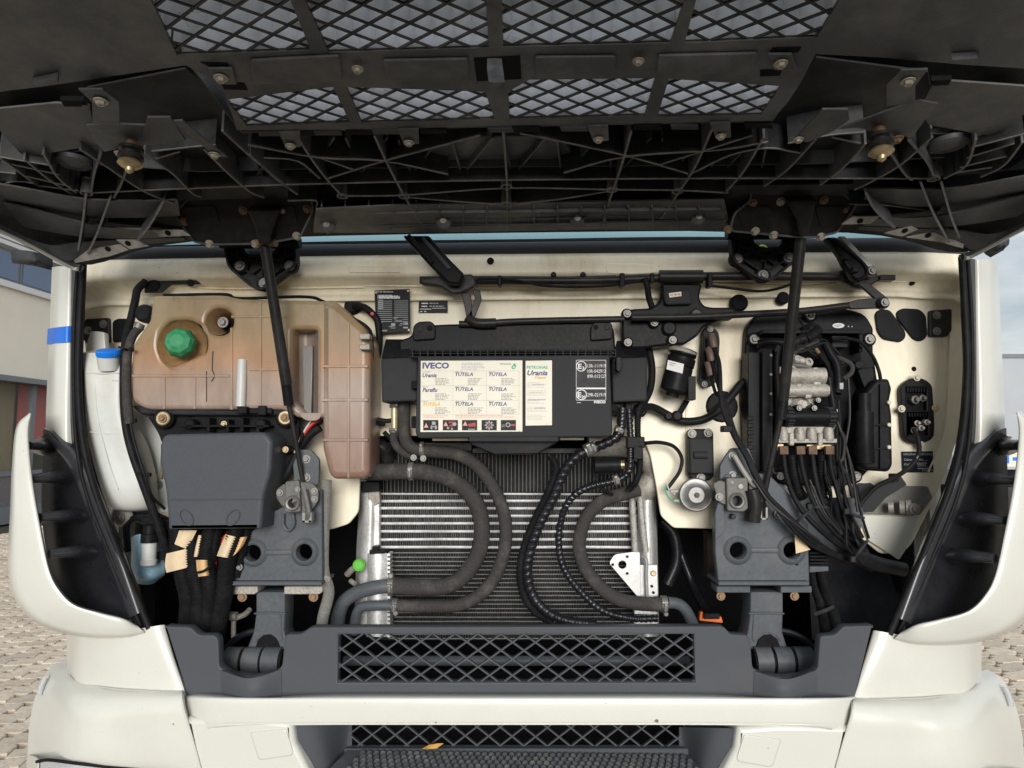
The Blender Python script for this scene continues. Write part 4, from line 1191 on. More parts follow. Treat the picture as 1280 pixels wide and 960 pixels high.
# ---- hinge covers on the flap and cast hinge brackets on the wall
def hinge(cov, cast, blt, hole, cbolts, barrel, cells, flipx):
    frc = (P(cov[0][0], 268, -.03), Vector((1, 0, 0)), Vector((0, -.62, .785)), Vector((0, -.785, -.62)))
    c = plate('hinge_cover', cov, -.02, .05, IRON, T, fr=frc, bev=.004, r=5)
    e_ = [(q[0], q[1]) for q in rc(cov, 5)]
    ribs('cover_rim', [e_ + [e_[0]]], frc, .004, -.004, .004, FLAP, c)
    mx_ = sum(q[0] for q in cov) / len(cov)
    for dx in (-52, 46):
        plate('cover_pressing', [(mx_ + dx - 22, 258), (mx_ + dx + 20, 257), (mx_ + dx + 26, 280), (mx_ + dx - 14, 284)], 0, .004, IRON, c, fr=(frc[0] + frc[3] * .003, frc[1], frc[2], frc[3]), r=4, bev=.0015)
    frc = (P(cov[0][0], 268, -.03), Vector((1, 0, 0)), Vector((0, -.62, .785)), Vector((0, -.785, -.62)))
    for x, y, rust in blt:
        bolt(x, y, 0, 5.5, RUST if rust else PALE, c, fr=frc)
    k = plate('hinge_bracket', cast, .19, .02, IRON, T, holes=hole, bev=.002, r=6)
    edge = [(p[0], p[1]) for p in rc([(q[0], q[1]) for q in cast], 6)]
    ribs('bracket_rib', [edge + [edge[0]]], fy(.19), .022, -.005, .006, GREY, k)
    ribs('bracket_rib', cells, fy(.19), .016, -.005, .004, GREY, k)
    for x, y in cbolts:
        disc('bolt_boss', x, y, .175, 10, .016, BLACK, k, bev=.15)
        bolt(x, y, .175, 6.5, STEEL, k)
    rod('hinge_barrel', barrel[0], barrel[1], .017, BLACK, k)
    return c, k
cL = [(219, 268), (236, 247), (262, 243), (388, 240), (392, 262), (375, 296), (330, 304), (262, 305), (243, 302)]
hinge(cL, [(284, 305), (306, 310), (312, 322), (345, 322), (352, 308), (371, 306), (373, 332), (344, 355), (330, 364), (318, 360), (290, 336)],
      [(230, 277, 1), (304, 263, 1), (354, 263, 0), (384, 261, 1), (371, 295, 0), (262, 305, 0), (319, 305, 0)], [], [(300, 332), (362, 332), (330, 354)], [(276, 303, .16), (375, 303, .16)],
      [[(300, 332), (330, 354)], [(362, 332), (330, 354)], [(313, 322), (346, 340)], [(346, 322), (316, 345)], [(290, 318), (312, 326)], [(296, 308), (310, 340)], [(372, 318), (350, 326)], [(362, 310), (352, 340)], [(330, 326), (330, 348)], [(300, 332), (318, 326), (346, 326), (362, 332)]], 0)
cR = [(939, 231), (1042, 232), (1058, 246), (1070, 256), (1046, 290), (1020, 296), (1000, 296), (912, 288), (918, 266), (938, 250)]
hinge(cR, [(912, 294), (936, 294), (938, 308), (950, 314), (972, 313), (978, 296), (996, 295), (997, 320), (985, 332), (965, 350), (952, 352), (940, 346), (914, 328)],
      [(941, 254, 1), (976, 252, 0), (1030, 250, 1), (1056, 262, 1), (910, 287, 1), (944, 289, 0), (967, 294, 0), (1026, 296, 0)], [], [(922, 323), (986, 322), (954, 344)], [(908, 292, .16), (1000, 291, .16)],
      [[(922, 323), (954, 344)], [(986, 322), (954, 344)], [(934, 310), (966, 332)], [(976, 310), (942, 334)], [(914, 306), (936, 314)], [(925, 296), (920, 320)], [(996, 306), (972, 316)], [(984, 298), (992, 318)], [(954, 316), (954, 338)], [(922, 323), (940, 316), (970, 316), (986, 322)]], 1)
disc('green_cap', 954, 312, .20, 7.5, .015, YELLIME, T, bev=.4)
# funnel shaped pressings that hold the gas struts
for q in ([(308, 262), (350, 262), (336, 300), (340, 306), (322, 306), (318, 285)], [(982, 250), (1022, 250), (1012, 290), (1012, 296), (1000, 296), (996, 275)]):
    plate('strut_bracket', q, 0, .03, IRON, T, fr=(P(q[0][0], 268, -.06), Vector((1, 0, 0)), Vector((0, -.62, .785)), Vector((0, -.785, -.62))), bev=.006, r=4)
# gas struts
gs = tube('gas_strut', [(331, 306, .02), (358, 480, .115)], 6.6, IRON, T, seg=16, r2=7.0, straight=True)
tube('strut_collar', [(357, 476, .113), (361, 506, .13)], 6.2, BLACK, gs, seg=16, straight=True)
tube('strut_rod', [(361, 505, .13), (379, 603, .165)], 3.0, IRON, gs, seg=12, straight=True)
rod('strut_eye', P(320, 303, .02), P(346, 303, .02), .011, RUST, gs)
gs = tube('gas_strut', [(1001, 298, .02), (979, 500, .125)], 6.8, IRON, T, seg=16, r2=6.6, straight=True)
tube('strut_collar', [(979, 500, .125), (976, 524, .13)], 6.2, BLACK, gs, seg=16, straight=True)
tube('strut_rod', [(976, 522, .13), (953, 628, .165)], 3.4, IRON, gs, seg=12, straight=True)
rod('strut_eye', P(994, 290, .02), P(1012, 290, .02), .011, RUST, gs)
# mirrors behind the corners
ml = grid('door_mirror', [[(13, 312, .50), (40, 314, .42), (66, 322, .5)], [(14, 322, .50), (40, 326, .40), (66, 330, .5)], [(15, 329, .50), (40, 332, .45), (66, 338, .5)]], FENDER, T, th=.03)
mr_ = grid('door_mirror', [[(1228, 306, .45), (1248, 298, .40), (1261, 297, .45)], [(1230, 316, .45), (1250, 308, .38), (1262, 301, .45)], [(1238, 322, .46), (1252, 314, .44), (1261, 306, .46)]], FENDER, T, th=.03)

# ================================================================ LEFT SIDE OF THE BAY
# washer reservoir with blue cap
wr = grid('washer_reservoir', [[(101, 440, .20), (108, 441, .17), (128, 441, .165), (150, 441, .17), (157, 441, .20)], [(101, 470, .19), (108, 470, .15), (128, 470, .152), (150, 470, .156), (158, 470, .19)], [(103, 520, .19), (112, 520, .15), (132, 520, .146), (152, 518, .15), (166, 516, .20)],
                               [(112, 570, .19), (124, 572, .15), (146, 572, .15), (170, 566, .16), (186, 560, .22)], [(124, 612, .19), (136, 614, .15), (158, 612, .15), (184, 606, .17), (196, 600, .24)], [(134, 632, .19), (146, 635, .17), (164, 636, .17), (186, 634, .19), (198, 632, .25)], [(136, 634, .24), (148, 639, .23), (166, 640, .23), (186, 639, .24), (198, 636, .28)]], INNER, T, th=.004)
lab(wr, 'pale washer reservoir with a round blue cap')
grid('reservoir_top', [[(101, 441, .20), (128, 436, .22), (156, 440, .21)], [(102, 442, .17), (128, 443, .165), (155, 442, .175)]], INNER, wr)
plate('neck', [(113, 414), (120, 414), (130, 415), (132, 442), (107, 442), (108, 430)], .215, .02, INNER, wr, r=3)
lathe('blue_cap', P(136, 445, .15), Vector((.05, -.35, 1)), [(.028, 0), (.029, .004), (.029, .013), (.026, .0165), (.012, .0175)], BLUECAP, wr, 28)
bc_ax = Vector((.05, -.35, 1)).normalized()
b_a = Vector((1, 0, 0)).cross(bc_ax).normalized(); b_b = bc_ax.cross(b_a)
for k in range(30):
    an = 2 * math.pi * k / 30
    q_ = P(136, 445, .15) + (b_a * math.cos(an) + b_b * math.sin(an)) * .0288
    rod('grip', q_ + bc_ax * .004, q_ + bc_ax * .013, .001, BLUECAP, wr, 6)
lathe('cap_neck', P(136, 452, .155), Vector((.05, -.35, 1)), [(.026, -.02), (.027, .016)], INNER, wr, 20)
for p_ in ([(108, 466, .149), (128, 467, .151), (150, 466, .154)], [(112, 540, .149), (134, 542, .147), (160, 540, .151)], [(118, 446, .165), (119, 480, .149), (122, 520, .146), (134, 572, .146), (148, 612, .146)]):
    tube('mould_seam', p_, 1.1, INNER, wr, seg=6)
for k in range(5):
    tube('level_tick', [(140, 476 + k * 16, .1505), (147, 476 + k * 16, .151)], .6, FAINT, wr, seg=5)
plate('inner_panel', [(160, 512), (178, 518), (195, 530), (203, 545), (198, 600), (190, 600), (168, 540)], .27, .02, INNER, T, r=4)
# filler hose and its bracket
hb = plate('hose_bracket', [(181, 347), (238, 345), (252, 355), (214, 356), (202, 366), (180, 366)], .25, .004, IRON, T, r=2)
disc('rubber_bush', 191, 356, .245, 8.5, .012, RUBBER, hb)
disc('rubber_bush', 237, 353, .245, 4.5, .01, RUBBER, hb)
th = tube('filler_hose', [(182, 352, .24), (172, 362, .22), (169, 376, .20), (163, 402, .19), (157, 428, .17), (155, 460, .15), (155, 500, .145), (158, 535, .145), (166, 568, .145), (178, 602, .15), (192, 640, .165), (203, 672, .18), (210, 694, .2)], 5.0, RUBBER, T, seg=14)
tube('overflow_hose', [(176, 408, .17), (166, 420, .165), (160, 440, .155), (158, 470, .145), (159, 500, .14), (162, 530, .14)], 5.5, HOSE, th, seg=12)
tube('thin_hose', [(160, 505, .135), (166, 545, .135), (180, 592, .14), (190, 620, .16), (206, 636, .2)], 1.8, RUBBER, th, seg=8)
for x, y in ((158, 526), (176, 594), (154, 437)):
    lathe('cable_tie', P(x, y, .145), Vector((.3, 0, 1)), [(.0135, 0), (.0135, .006)], BLACK, th, 14)
    boxes('tie_head', [(x + 6, y - 3, x + 11, y + 2, .12, .132)], BLACK, th)
disc('rubber_plug', 178, 391, .15, 11.5, .03, RUBBER, T, bev=.3)
lathe('hose_clamp', P(174, 407, .165), Vector((-.5, 0, -1)), [(.013, -.006), (.013, .006)], STEEL, th, 14)
# expansion tank
zt, zb = P(0, 375, .15).z, P(0, 600, .15).z
ztm = (zt, zb)
ramp = (zb, zt, [(0, (.58, .36, .28)), (.28, (.63, .45, .37)), (.42, (.70, .56, .49)), (.54, (.72, .53, .42)), (.64, (.80, .47, .27)), (.78, (.68, .47, .26)), (1.0, (.74, .60, .38))])
TANK = mat('stained translucent tank', (0.47, 0.455, 0.435), 0.32, var=0.16, dust=0.8, dcol=(0.27, 0.16, 0.095), dscale=7, bump=0.05, scale=18, ramp=ramp, lo=0.48, hi=0.78, stretch=(1.3, 1, .5), specks=0.4, sss=0.25)
BOWL = mat('amber stained tank', (0.30, 0.175, 0.075), 0.4, var=0.2, dust=0.6, dcol=(0.48, 0.38, 0.26), dscale=16, bump=0.04, sss=0.2)
main = [(190, 369, 6), (280, 369), (300, 373), (420, 376, 8), (428, 386), (428, 522, 4), (372, 522), (352, 512), (180, 512, 14), (162, 500, 8), (164, 432, 8), (186, 400)]
tk = plate('expansion_tank', [(p[0], p[1], p[2] if len(p) > 2 else 3) for p in main], .15, .13, TANK, T, bev=.012, r=3, holes=[rc([(197, 432), (200, 413), (213, 401), (236, 400), (252, 408), (258, 424), (257, 440), (240, 448), (214, 459), (203, 450)], 6), circ(274, 402, 16.5, 24), rc([(365, 412), (396, 412), (396, 520), (384, 520), (365, 500)], 4)])
lab(tk, 'translucent expansion tank stained orange, with a green cap')
col = plate('tank_column', [(402, 376, 4), (420, 378), (454, 408, 6), (462, 424), (461, 592, 6), (455, 599, 8), (416, 599, 8), (410, 592), (402, 560)], .144, .14, TANK, tk, bev=.018, r=5)
# bowl behind the cap, recess with a fitting, slot beside the column
cb = P(228, 432, .15)
lathe('cap_recess', cb + Vector((0, .05, 0)), Vector((0, -1, 0)), [(.03, 0), (.040, .004), (.064, .044), (.067, .0505)], BOWL, tk, 28, caps=False)
lathe('recess_floor', cb + Vector((0, .052, 0)), Vector((0, -1, 0)), [(.045, 0), (.045, .003)], BOWL, tk, 28)
cc = P(274, 402, .15)
lathe('bolt_recess', cc + Vector((0, .07, 0)), Vector((0, -1, 0)), [(.022, 0), (.026, .03), (.034, .066), (.036, .0705)], BOWL, tk, 24, caps=False)
lathe('recess_floor', cc + Vector((0, .072, 0)), Vector((0, -1, 0)), [(.031, 0), (.031, .003)], VOID, tk, 24)
bolt(279, 403, .19, 7, STEEL, tk)
grid('slot_wall', [[(363, 410, .152), (372, 412, .20), (384, 414, .215), (392, 412, .20), (398, 410, .152)], [(363, 460, .152), (372, 462, .20), (384, 464, .215), (392, 462, .20), (398, 460, .152)], [(363, 520, .152), (372, 521, .20), (384, 522, .215), (392, 522, .20), (398, 522, .152)]], mat('grey smoked tank wall', (.26, .21, .18), .4, var=.15, dust=.5, dcol=(.36, .24, .15), dscale=9, bump=.02), tk)
plate('sight_strip', [(377, 432), (391, 432), (389, 520), (380, 520)], .185, .01, mat('grey ribbed strip', (.16, .145, .135), .4, var=.2, bump=.1, stretch=(8, 1, .3)), tk)
# the green cap: faceted knob
def knob(c, ax, r, m, par):
    ax = ax.normalized(); a = Vector((0, 0, 1)).cross(ax).normalized(); b = ax.cross(a)
    vs, q = [], []
    pr = [(r * .86, 0), (r, .008), (r * .95, .022), (r * .78, .034), (r * .42, .040)]
    for i, (rr, h) in enumerate(pr):
        for k in range(16):
            an = math.pi * 2 * k / 16 + .2
            g = rr * (1.0 if k % 2 == 0 else (.90 if i in (1, 2) else .95))
            vs.append(c + ax * h + a * g * math.cos(an) + b * g * math.sin(an))
    for i in range(len(pr) - 1):
        for k in range(16):
            q.append((i * 16 + k, i * 16 + (k + 1) % 16, (i + 1) * 16 + (k + 1) % 16, (i + 1) * 16 + k))
    q.append(tuple(range(16))[::-1]); q.append(tuple(64 + k for k in range(16)))
    return raw('green_cap', vs, q, m, par, fix=True)
knob(P(228, 430, .165), Vector((.12, -1, .10)), .041, GREENCAP, tk)
# moulded ribs and level marks of the tank
for x, y0, y1, y in ((206, 470, 511, .149), (244, 472, 511, .149), (290, 410, 512, .149), (326, 378, 511, .149), (436, 405, 597, .143)):
    tube('mould_rib', [(x, y0, y + .0034), (x, (y0 + y1) / 2, y + .0032), (x, y1, y + .0034)], 2.6, TANK, tk, seg=6)
for y, x0, x1, d in ((470, 166, 288, .149), (462, 312, 360, .149), (458, 404, 460, .143), (500, 404, 460, .143), (550, 405, 460, .143), (396, 290, 360, .149)):
    tube('mould_rib', [(x0, y, d + .0034), ((x0 + x1) / 2, y, d + .0032), (x1, y, d + .0034)], 2.6, TANK, tk, seg=6)
tube('level_mark', [(266, 439, .148), (265, 462, .148)], .5, GREY, tk, seg=6, straight=True)
tube('level_mark', [(265, 462, .148), (268, 470, .148), (264, 477, .148)], .5, GREY, tk, seg=6)
tube('level_mark', [(258, 464, .148), (258, 502, .148)], .4, GREY, tk, seg=6, straight=True)
lv = tube('level_sensor', [(303, 450, .15), (302, 480, .145), (301, 508, .145)], 6, WPLAST, tk, seg=12)
boxes('sensor_plug', [(296, 508, 308, 517, .13, .15), (308, 510, 340, 517, .15, .17), (322, 507, 332, 519, .14, .165)], BLACK, lv)
grid('tank_tray', [[(166, 508, .17), (260, 514, .16), (356, 514, .16)], [(176, 517, .18), (262, 519, .17), (356, 519, .17)], [(186, 520, .21), (262, 521, .20), (356, 521, .2)]], FENDER, tk)
tube('tank_seal', [(205, 369, .18), (280, 368, .17), (300, 373, .17), (380, 371, .17), (404, 377, .165), (430, 392, .165), (458, 408, .17), (465, 425, .18), (464, 470, .19)], 2.0, RUBBER, T, seg=8)
boxes('tank_clip', [(449, 417, 462, 424, .12, .15), (449, 430, 462, 437, .12, .15)], CAST, tk)
# cable grommet beside the tank and loops behind
gr = disc('cable_grommet', 440, 382, .285, 11, .02, RUBBER, T, bev=.4)
tube('grommet_cable', [(442, 382, .265), (455, 384, .255), (465, 392, .255), (472, 402, .26), (474, 430, .265), (468, 460, .27)], 4.5, RUBBER, gr, seg=10)
disc('red_band', 465, 392, .245, 2.5, .01, REDPL, gr)
tube('tank_hose', [(461, 415, .20), (462, 450, .20), (460, 480, .20), (460, 510, .21), (466, 526, .22), (480, 530, .25)], 3.2, RUBBER, T, seg=10)
tube('loop_cable', [(470, 445, .24), (464, 470, .24), (460, 495, .24), (462, 518, .245), (480, 526, .25), (500, 524, .25)], 3.0, RUBBER, T, seg=10)
grid('tank_back_edge', [[(460, 520, .16), (464, 520, .22)], [(460, 560, .16), (464, 560, .22)], [(460, 598, .16), (463, 598, .22)]], FENDER, tk)
# fuse cover and its mount
fm = plate('cover_mount', [(184, 520), (240, 522), (250, 517), (345, 517), (372, 512), (374, 545), (368, 580), (356, 600), (338, 640), (210, 640), (204, 560), (198, 542)], .19, .02, BLACK, T, r=6)
boxes('mount_rib', [(222, 531, 336, 534, .15, .19), (258, 522, 262, 540, .15, .19), (300, 522, 304, 540, .15, .19), (282, 524, 286, 540, .155, .19), (320, 528, 324, 542, .155, .19)], BLACK, fm)
for x, y in ((236, 530), (325, 530)):
    disc('mount_boss', x, y, .15, 6.5, .03, BLACK, fm)
for x, y in ((203, 523), (356, 522)):
    disc('mount_boss', x, y, .168, 13, .02, BLACK, fm, bev=.2)
    disc('brass_washer', x, y, .160, 9, .006, BRASS, fm)
    bolt(x, y, .158, 5.5, RUST, fm)
for x, y in ((280, 530), (357, 562)):
    disc('mount_boss', x, y, .158, 5.5, .02, BLACK, fm)
    bolt(x, y, .155, 4, BRASS, fm)
fcp = [(204, 543, 8), (332, 540, 10), (340, 552), (338, 590, 8), (329, 620), (326, 661, 1), (210, 662, 1), (206, 612), (199, 580, 8), (199, 556)]
COVER = mat('cover plastic', (0.068, 0.074, 0.086), 0.45, var=0.1, dust=0.35, dcol=(0.095, 0.097, 0.10), dscale=5, bump=0.06, scale=300)
fc = plate('fuse_cover', [(p[0], p[1], p[2] if len(p) > 2 else 3) for p in fcp], .085, .12, COVER, T, bev=.010, r=3)
lab(fc, 'large plain grey cover over the fuse box')
grid('cover_side', [[(334, 541, .10), (346, 546, .20)], [(340, 560, .10), (352, 562, .20)], [(338, 592, .10), (350, 600, .20)], [(330, 622, .10), (340, 630, .20)], [(326, 660, .09), (336, 656, .20)]], BLACK, fc)
for x, d in ((233, -1), (291, 1)):
    tube('oval_emboss', [(x + d * 6 * math.cos(a) * 1.3 + d * 0 + 0.0, 647 + 0, .084) if False else (x + (7.5 * math.cos(a) + d * 3.6 * math.sin(a)), 647 - 9.5 * math.sin(a), .084) for a in [i * math.pi / 8 for i in range(17)]], 1.1, COVER, fc, seg=6)
tube('cover_seam', [(212, 625, .0848), (270, 624.5, .0848), (328, 624, .0848)], .8, COVER, fc, seg=6)
disc('cover_dimple', 266, 583, .0855, 2.2, .002, BLACK, fc)
# cables behind the strut
for i, (p, m) in enumerate((([(400, 534, .20), (386, 545, .20), (372, 566, .20), (360, 590, .19), (348, 606, .2)], RUBBER), ([(402, 526, .21), (385, 540, .21), (374, 556, .2), (362, 578, .2), (350, 598, .21)], RUBBER), ([(372, 524, .2), (378, 540, .19), (374, 556, .19), (362, 572, .2)], RUBBER),
                          ([(400, 524, .2), (388, 532, .195), (378, 545, .195), (372, 560, .2), (362, 576, .2)], REDPL), ([(392, 522, .19), (382, 536, .19), (374, 552, .19), (368, 566, .19)], WPLAST))):
    tube('battery_cable', p, (5.5, 3.5, 2.2, 2.8, 1.3)[i], m, T, seg=10)
# slate support plates either side
def support(out, up, holes, rib, y, bolts, marks):
    o = plate('support_plate', out, y, .03, STEELP, T, holes=[circ(h[0], h[1], 10.5, 22) for h in holes], bev=.003, r=2)
    for h in holes:
        c = P(h[0], h[1], y)
        r = mp_(y)
        lathe('hole_boss', c, Vector((0, -1, 0)), [(r * 10.6, -.028), (r * 10.4, .006), (r * 12.5, .009), (r * 15.5, .006), (r * 17.5, 0)], STEELP, o, 26, caps=False)
    tube('pressed_rib', [(holes[0][0] + 15, holes[0][1], y), (holes[1][0] - 15, holes[1][1], y)], 3.4, STEELP, o, straight=True, seg=8, flat=.6)
    if up:
        q = plate('upper_plate', up, y + .004, .012, STEELP, o, bev=.002, r=3)
        for b in bolts[:2]:
            bolt(b[0], b[1], y + .004, 5.5, STEEL, q)
    for b in bolts[2:]:
        bolt(b[0], b[1], y, 5, STEEL, o)
    for m_ in marks:
        disc('spot_weld', m_[0], m_[1], y - .001, 2.4, .003, STEELP, o)
    return o
sl = support([(287, 694), (300, 672), (330, 655), (340, 640), (402, 612), (403, 728), (287, 731)], [(374, 562), (388, 562), (399, 574), (398, 606), (368, 606), (366, 580)], [(317, 691), (381, 690)], 0, .17, [(383, 574), (383, 597)], [(336, 718)])
plate('plate_tab', [(288, 694), (302, 690), (303, 708), (290, 712)], .16, .008, BLACK, sl, r=2); bolt(299, 709, .16, 4.5, STEEL, sl)
srp = support([(894, 648), (902, 600), (908, 592), (960, 592), (1010, 640), (1012, 729), (898, 729), (894, 690)], [(907, 570), (914, 560), (936, 560), (944, 580), (946, 600), (900, 600), (900, 582)], [(922, 688), (989, 688)], 0, .17, [(916, 570), (916, 594), (972, 643)], [(929, 667), (957, 667), (939, 715), (958, 714), (980, 668)])
plate('plate_flange', [(894, 640), (905, 605), (907, 660), (903, 668), (894, 676)], .155, .01, STEELP, srp, r=2)
disc('plate_hole', 996, 705, .1695, 2.4, .002, VOID, srp)
for o_, xs in ((sl, (287, 402)), (srp, (898, 1012))):
    a, b = xs
    boxes('lower_flange', [(a, 727, b, 732, .150, .26)], STEELP, o_)
for (x0, x1, bx) in ((284, 322, 303), (355, 403, 392)):
    s_ = plate('cross_foot', [(x0, 733), (x1, 733), (x1, 740), (x1 - 4, 743), (x0, 743)], .18, .06, CAST, sl, r=1); bolt(bx, 746, .185, 6, RUST, s_)
for (x0, x1, bx) in ((896, 938, 901), (976, 1015, 993)):
    s_ = plate('cross_foot', [(x0, 733), (x1, 733), (x1, 741), (x0, 741)], .18, .06, STEELP, srp, r=1); bolt(bx, 745, .185, 5.5, RUST, s_)
# pivot arms with bushes
def pivot(cx, xs, bush):
    a = plate('pivot_arm', [(xs[0], 740), (xs[1], 740), (xs[1], 765), (xs[1] - 1, 790), (xs[1] + 6, 812), (xs[0] - 12, 812), (xs[0] - 3, 790), (xs[0], 765)], .20, .07, STEELP, T, bev=.004, r=3)
    arch = [(xs[0] + 2, 808)] + [(cx + 16 * math.cos(t), 806 - 13 * math.sin(t)) for t in [math.pi - i * math.pi / 10 for i in range(11)]] + [(xs[1] - 2, 808)]
    plate('arm_recess', [(xs[0] + 4, 768), (xs[1] - 6, 768), (xs[1] - 5, 785), (xs[1] - 4, 800), (cx + 16, 803), (cx + 10, 794), (cx, 791), (cx - 10, 794), (cx - 16, 803), (xs[0] + 2, 800), (xs[0] + 3, 785)], .197, .004, STEELP, a, r=2)
    plate('arm_cavity', [(cx - 15, 810), (cx - 12, 800), (cx - 5, 794), (cx + 4, 793), (cx + 12, 799), (cx + 16, 810)], .195, .004, VOID, a, r=1)
    tube('arm_edge', [(xs[0] - 2, 767, .195), (cx, 766, .194), (xs[1] + 1, 767, .195)], 1.2, STEELP, a, seg=6)
    for (x0, x1) in bush:
        rod('pivot_bush', P(x0, 826, .19), P(x1, 826, .19), .034, STEELP, a, 24)
    rod('pivot_pin', P(bush[0][0] - 2, 826, .19), P(bush[-1][1] + 3, 826, .19), .028, VOID, a, 20)
    return a
pivot(334, (320, 356), [(284, 303), (307, 328), (331, 352)])
pivot(960, (938, 979), [(943, 963), (967, 988), (992, 1014)])
for cx, cy, rx in ((330, 832, 54), (968, 832, 56)):
    tube('spring_seat', [(cx + rx * math.cos(t), cy - 44 * math.sin(t), .23) for t in [math.pi - i * math.pi / 12 for i in range(13)]], 4, VENT, T, seg=8)
rl = tube('level_link', [(292, 799, .24), (292, 786, .24), (292, 776, .24)], 3, CAST, T, seg=10)
tube('link_head', [(288, 770, .24), (296, 770, .24)], 5.5, CAST, rl, straight=True); tube('link_stud', [(296, 772, .24), (306, 768, .26), (312, 762, .28)], 3.4, CAST, rl, seg=8)
# latches
def latch(pts, hole, bl, y, side):
    o = plate('latch', pts, y, .03, CAST if side else CAST, T, holes=[circ(hole[0], hole[1], hole[2], 18)], bev=.003, r=3)
    c = P(hole[0], hole[1], y)
    k = mp_(y)
    lathe('latch_ring', c, Vector((0, -1, 0)), [(k * hole[2], -.02), (k * hole[2], .004), (k * (hole[2] + 2.2), .006), (k * (hole[2] + 4), 0)], STEEL, o, 20, caps=False)
    for b in bl:
        bolt(b[0], b[1], y, b[2], STEEL, o)
    return o
LATCH = mat('greasy latch steel', (.13, .127, .118), .55, .3, var=.3, dust=.6, dcol=(.08, .07, .06), dscale=30, bump=.3)
l1 = latch([(356, 602), (372, 600), (374, 602), (376, 640), (362, 641), (355, 640)], (366, 629, 6), [(372, 612, 3.5)], .13, 1)
l1.data.materials[0] = LATCH
for q in ([(345, 612), (354, 605), (357, 605), (357, 636), (350, 630), (345, 622)], [(374, 602), (390, 604), (398, 612), (398, 626), (388, 640), (376, 642)]):
    plate('latch_wing', q, .142, .006, LATCH, l1, r=3)
for x, y in ((393, 624), (350, 616), (393, 614)):
    bolt(x, y, .14, 4.5, STEEL, l1)
tube('latch_lever', [(380, 612, .13), (384, 630, .125), (386, 645, .125), (382, 652, .13)], 4, LATCH, l1, seg=8)
boxes('latch_fork', [(377, 640, 382, 654, .12, .14), (385, 640, 390, 654, .12, .14), (377, 650, 390, 654, .12, .14)], STEEL, l1)
for q in ([(353, 642), (368, 642), (368, 656), (360, 664), (353, 656)],):
    tube('latch_loop', [(354, 642, .16), (354, 656, .16), (360, 663, .16), (367, 656, .16), (366, 642, .16)], 2, STEELP, sl, seg=8)
l2 = latch([(908, 597), (935, 597), (936, 636), (930, 640), (909, 639)], (921, 626, 6.5), [(915, 603, 2)], .13, 0)
l2.data.materials[0] = LATCH
disc('latch_screw', 926, 608, .128, 4, .004, STEEL, l2)
for q in ([(891, 605), (900, 600), (908, 603), (908, 632), (899, 628)], [(936, 600), (952, 604), (958, 618), (950, 636), (938, 640)]):
    plate('latch_wing', q, .142, .006, LATCH, l2, r=3)
bolt(899, 621, .14, 5, STEEL, l2)
tube('latch_spring', [(940, 612, .125), (944, 630, .125), (942, 652, .13)], 8, IRON, l2, seg=14)
boxes('latch_fork', [(950, 634, 953, 650, .12, .14), (957, 634, 960, 650, .12, .14), (950, 647, 960, 650, .12, .14)], STEEL, l2)
tube('strut_end', [(954, 628, .13), (955, 640, .128), (954, 646, .13)], 3.6, VOID, l2, seg=8)
disc('latch_stop', 917, 646, .15, 3.2, .02, IRON, l2)
# rough sealing strip and cream flap beside the radiator
tube('sealing_strip', [(408, 600, .20), (406, 640, .20), (404, 690, .20), (405, 716, .20), (411, 740, .20), (404, 770, .20), (402, 786, .2)], 7, ROUGHBAR, T, seg=10, flat=.8)
disc('strip_rivet', 408, 724, .185, 5, .006, CAST, T); bolt(408, 724, .184, 3, STEEL, T)
# corrugated wire looms with paper tape
looms = [([(222, 660, .17), (224, 690, .17), (230, 722, .17), (236, 750, .18), (234, 785, .2)], 11), ([(240, 660, .16), (241, 690, .16), (244, 722, .165), (250, 750, .17), (246, 790, .2)], 10.5), ([(264, 655, .15), (258, 690, .15), (262, 725, .155), (262, 752, .165), (258, 795, .2)], 9.5), ([(272, 655, .16), (268, 680, .16), (264, 700, .16)], 8), ([(296, 655, .14), (292, 676, .14), (284, 706, .145), (280, 745, .16), (270, 795, .2)], 10.5), ([(308, 660, .16), (302, 690, .165), (294, 720, .17)], 7)]
for i, (p, r) in enumerate(looms):
    lm = tube('wire_loom', p, r, RUBBER, T, seg=14, kind='corr', pitch=.0062)
    if i < 5 and i != 3:
        for k in (2, 3):
            a = P(*p[min(k + (0 if k == 2 else 0), len(p) - 1)])
            rr = r * mp_(a.y) * 1.06
            lathe('cable_tie', a + Vector((0, 0, .012)), Vector((.12, 0, 1)), [(rr, 0), (rr, .005)], VOID, lm, 16)
tube('red_cable', [(290, 662, .17), (276, 680, .17), (268, 700, .165), (268, 730, .17), (270, 760, .19)], 3.2, REDPL, T, seg=8)
def wraptape(pts, y, bulge, mm=PAPER):
    """piece of paper tape bent round a loom: left and right edge points top to bottom"""
    rows = []
    for (xl, yl), (xr, yr) in pts:
        rows.append([(xl, yl, y + bulge), ((xl * 2 + xr) / 3, (yl * 2 + yr) / 3, y), ((xl + xr * 2) / 3, (yl + yr * 2) / 3, y), (xr, yr, y + bulge)])
    return grid('paper_tape', rows, mm, T, th=.0008, nu=4, nv=3)
wraptape([((224, 663), (246, 663)), ((221, 672), (240, 675)), ((218, 680), (232, 686))], .135, .006)
wraptape([((208, 692), (242, 684)), ((206, 706), (240, 700)), ((208, 716), (240, 708))], .138, .016)
wraptape([((248, 669), (254, 669)), ((244, 686), (250, 686)), ((242, 696), (247, 696))], .14, .004)
wraptape([((245, 700), (261, 700)), ((246, 712), (262, 711)), ((248, 721), (263, 719))], .128, .014, PAPERO)
wraptape([((282, 668), (298, 672)), ((275, 684), (292, 688)), ((271, 695), (288, 698))], .118, .016)
wraptape([((298, 672), (309, 671)), ((292, 688), (304, 682)), ((288, 697), (298, 690))], .128, .01, PAPERO)
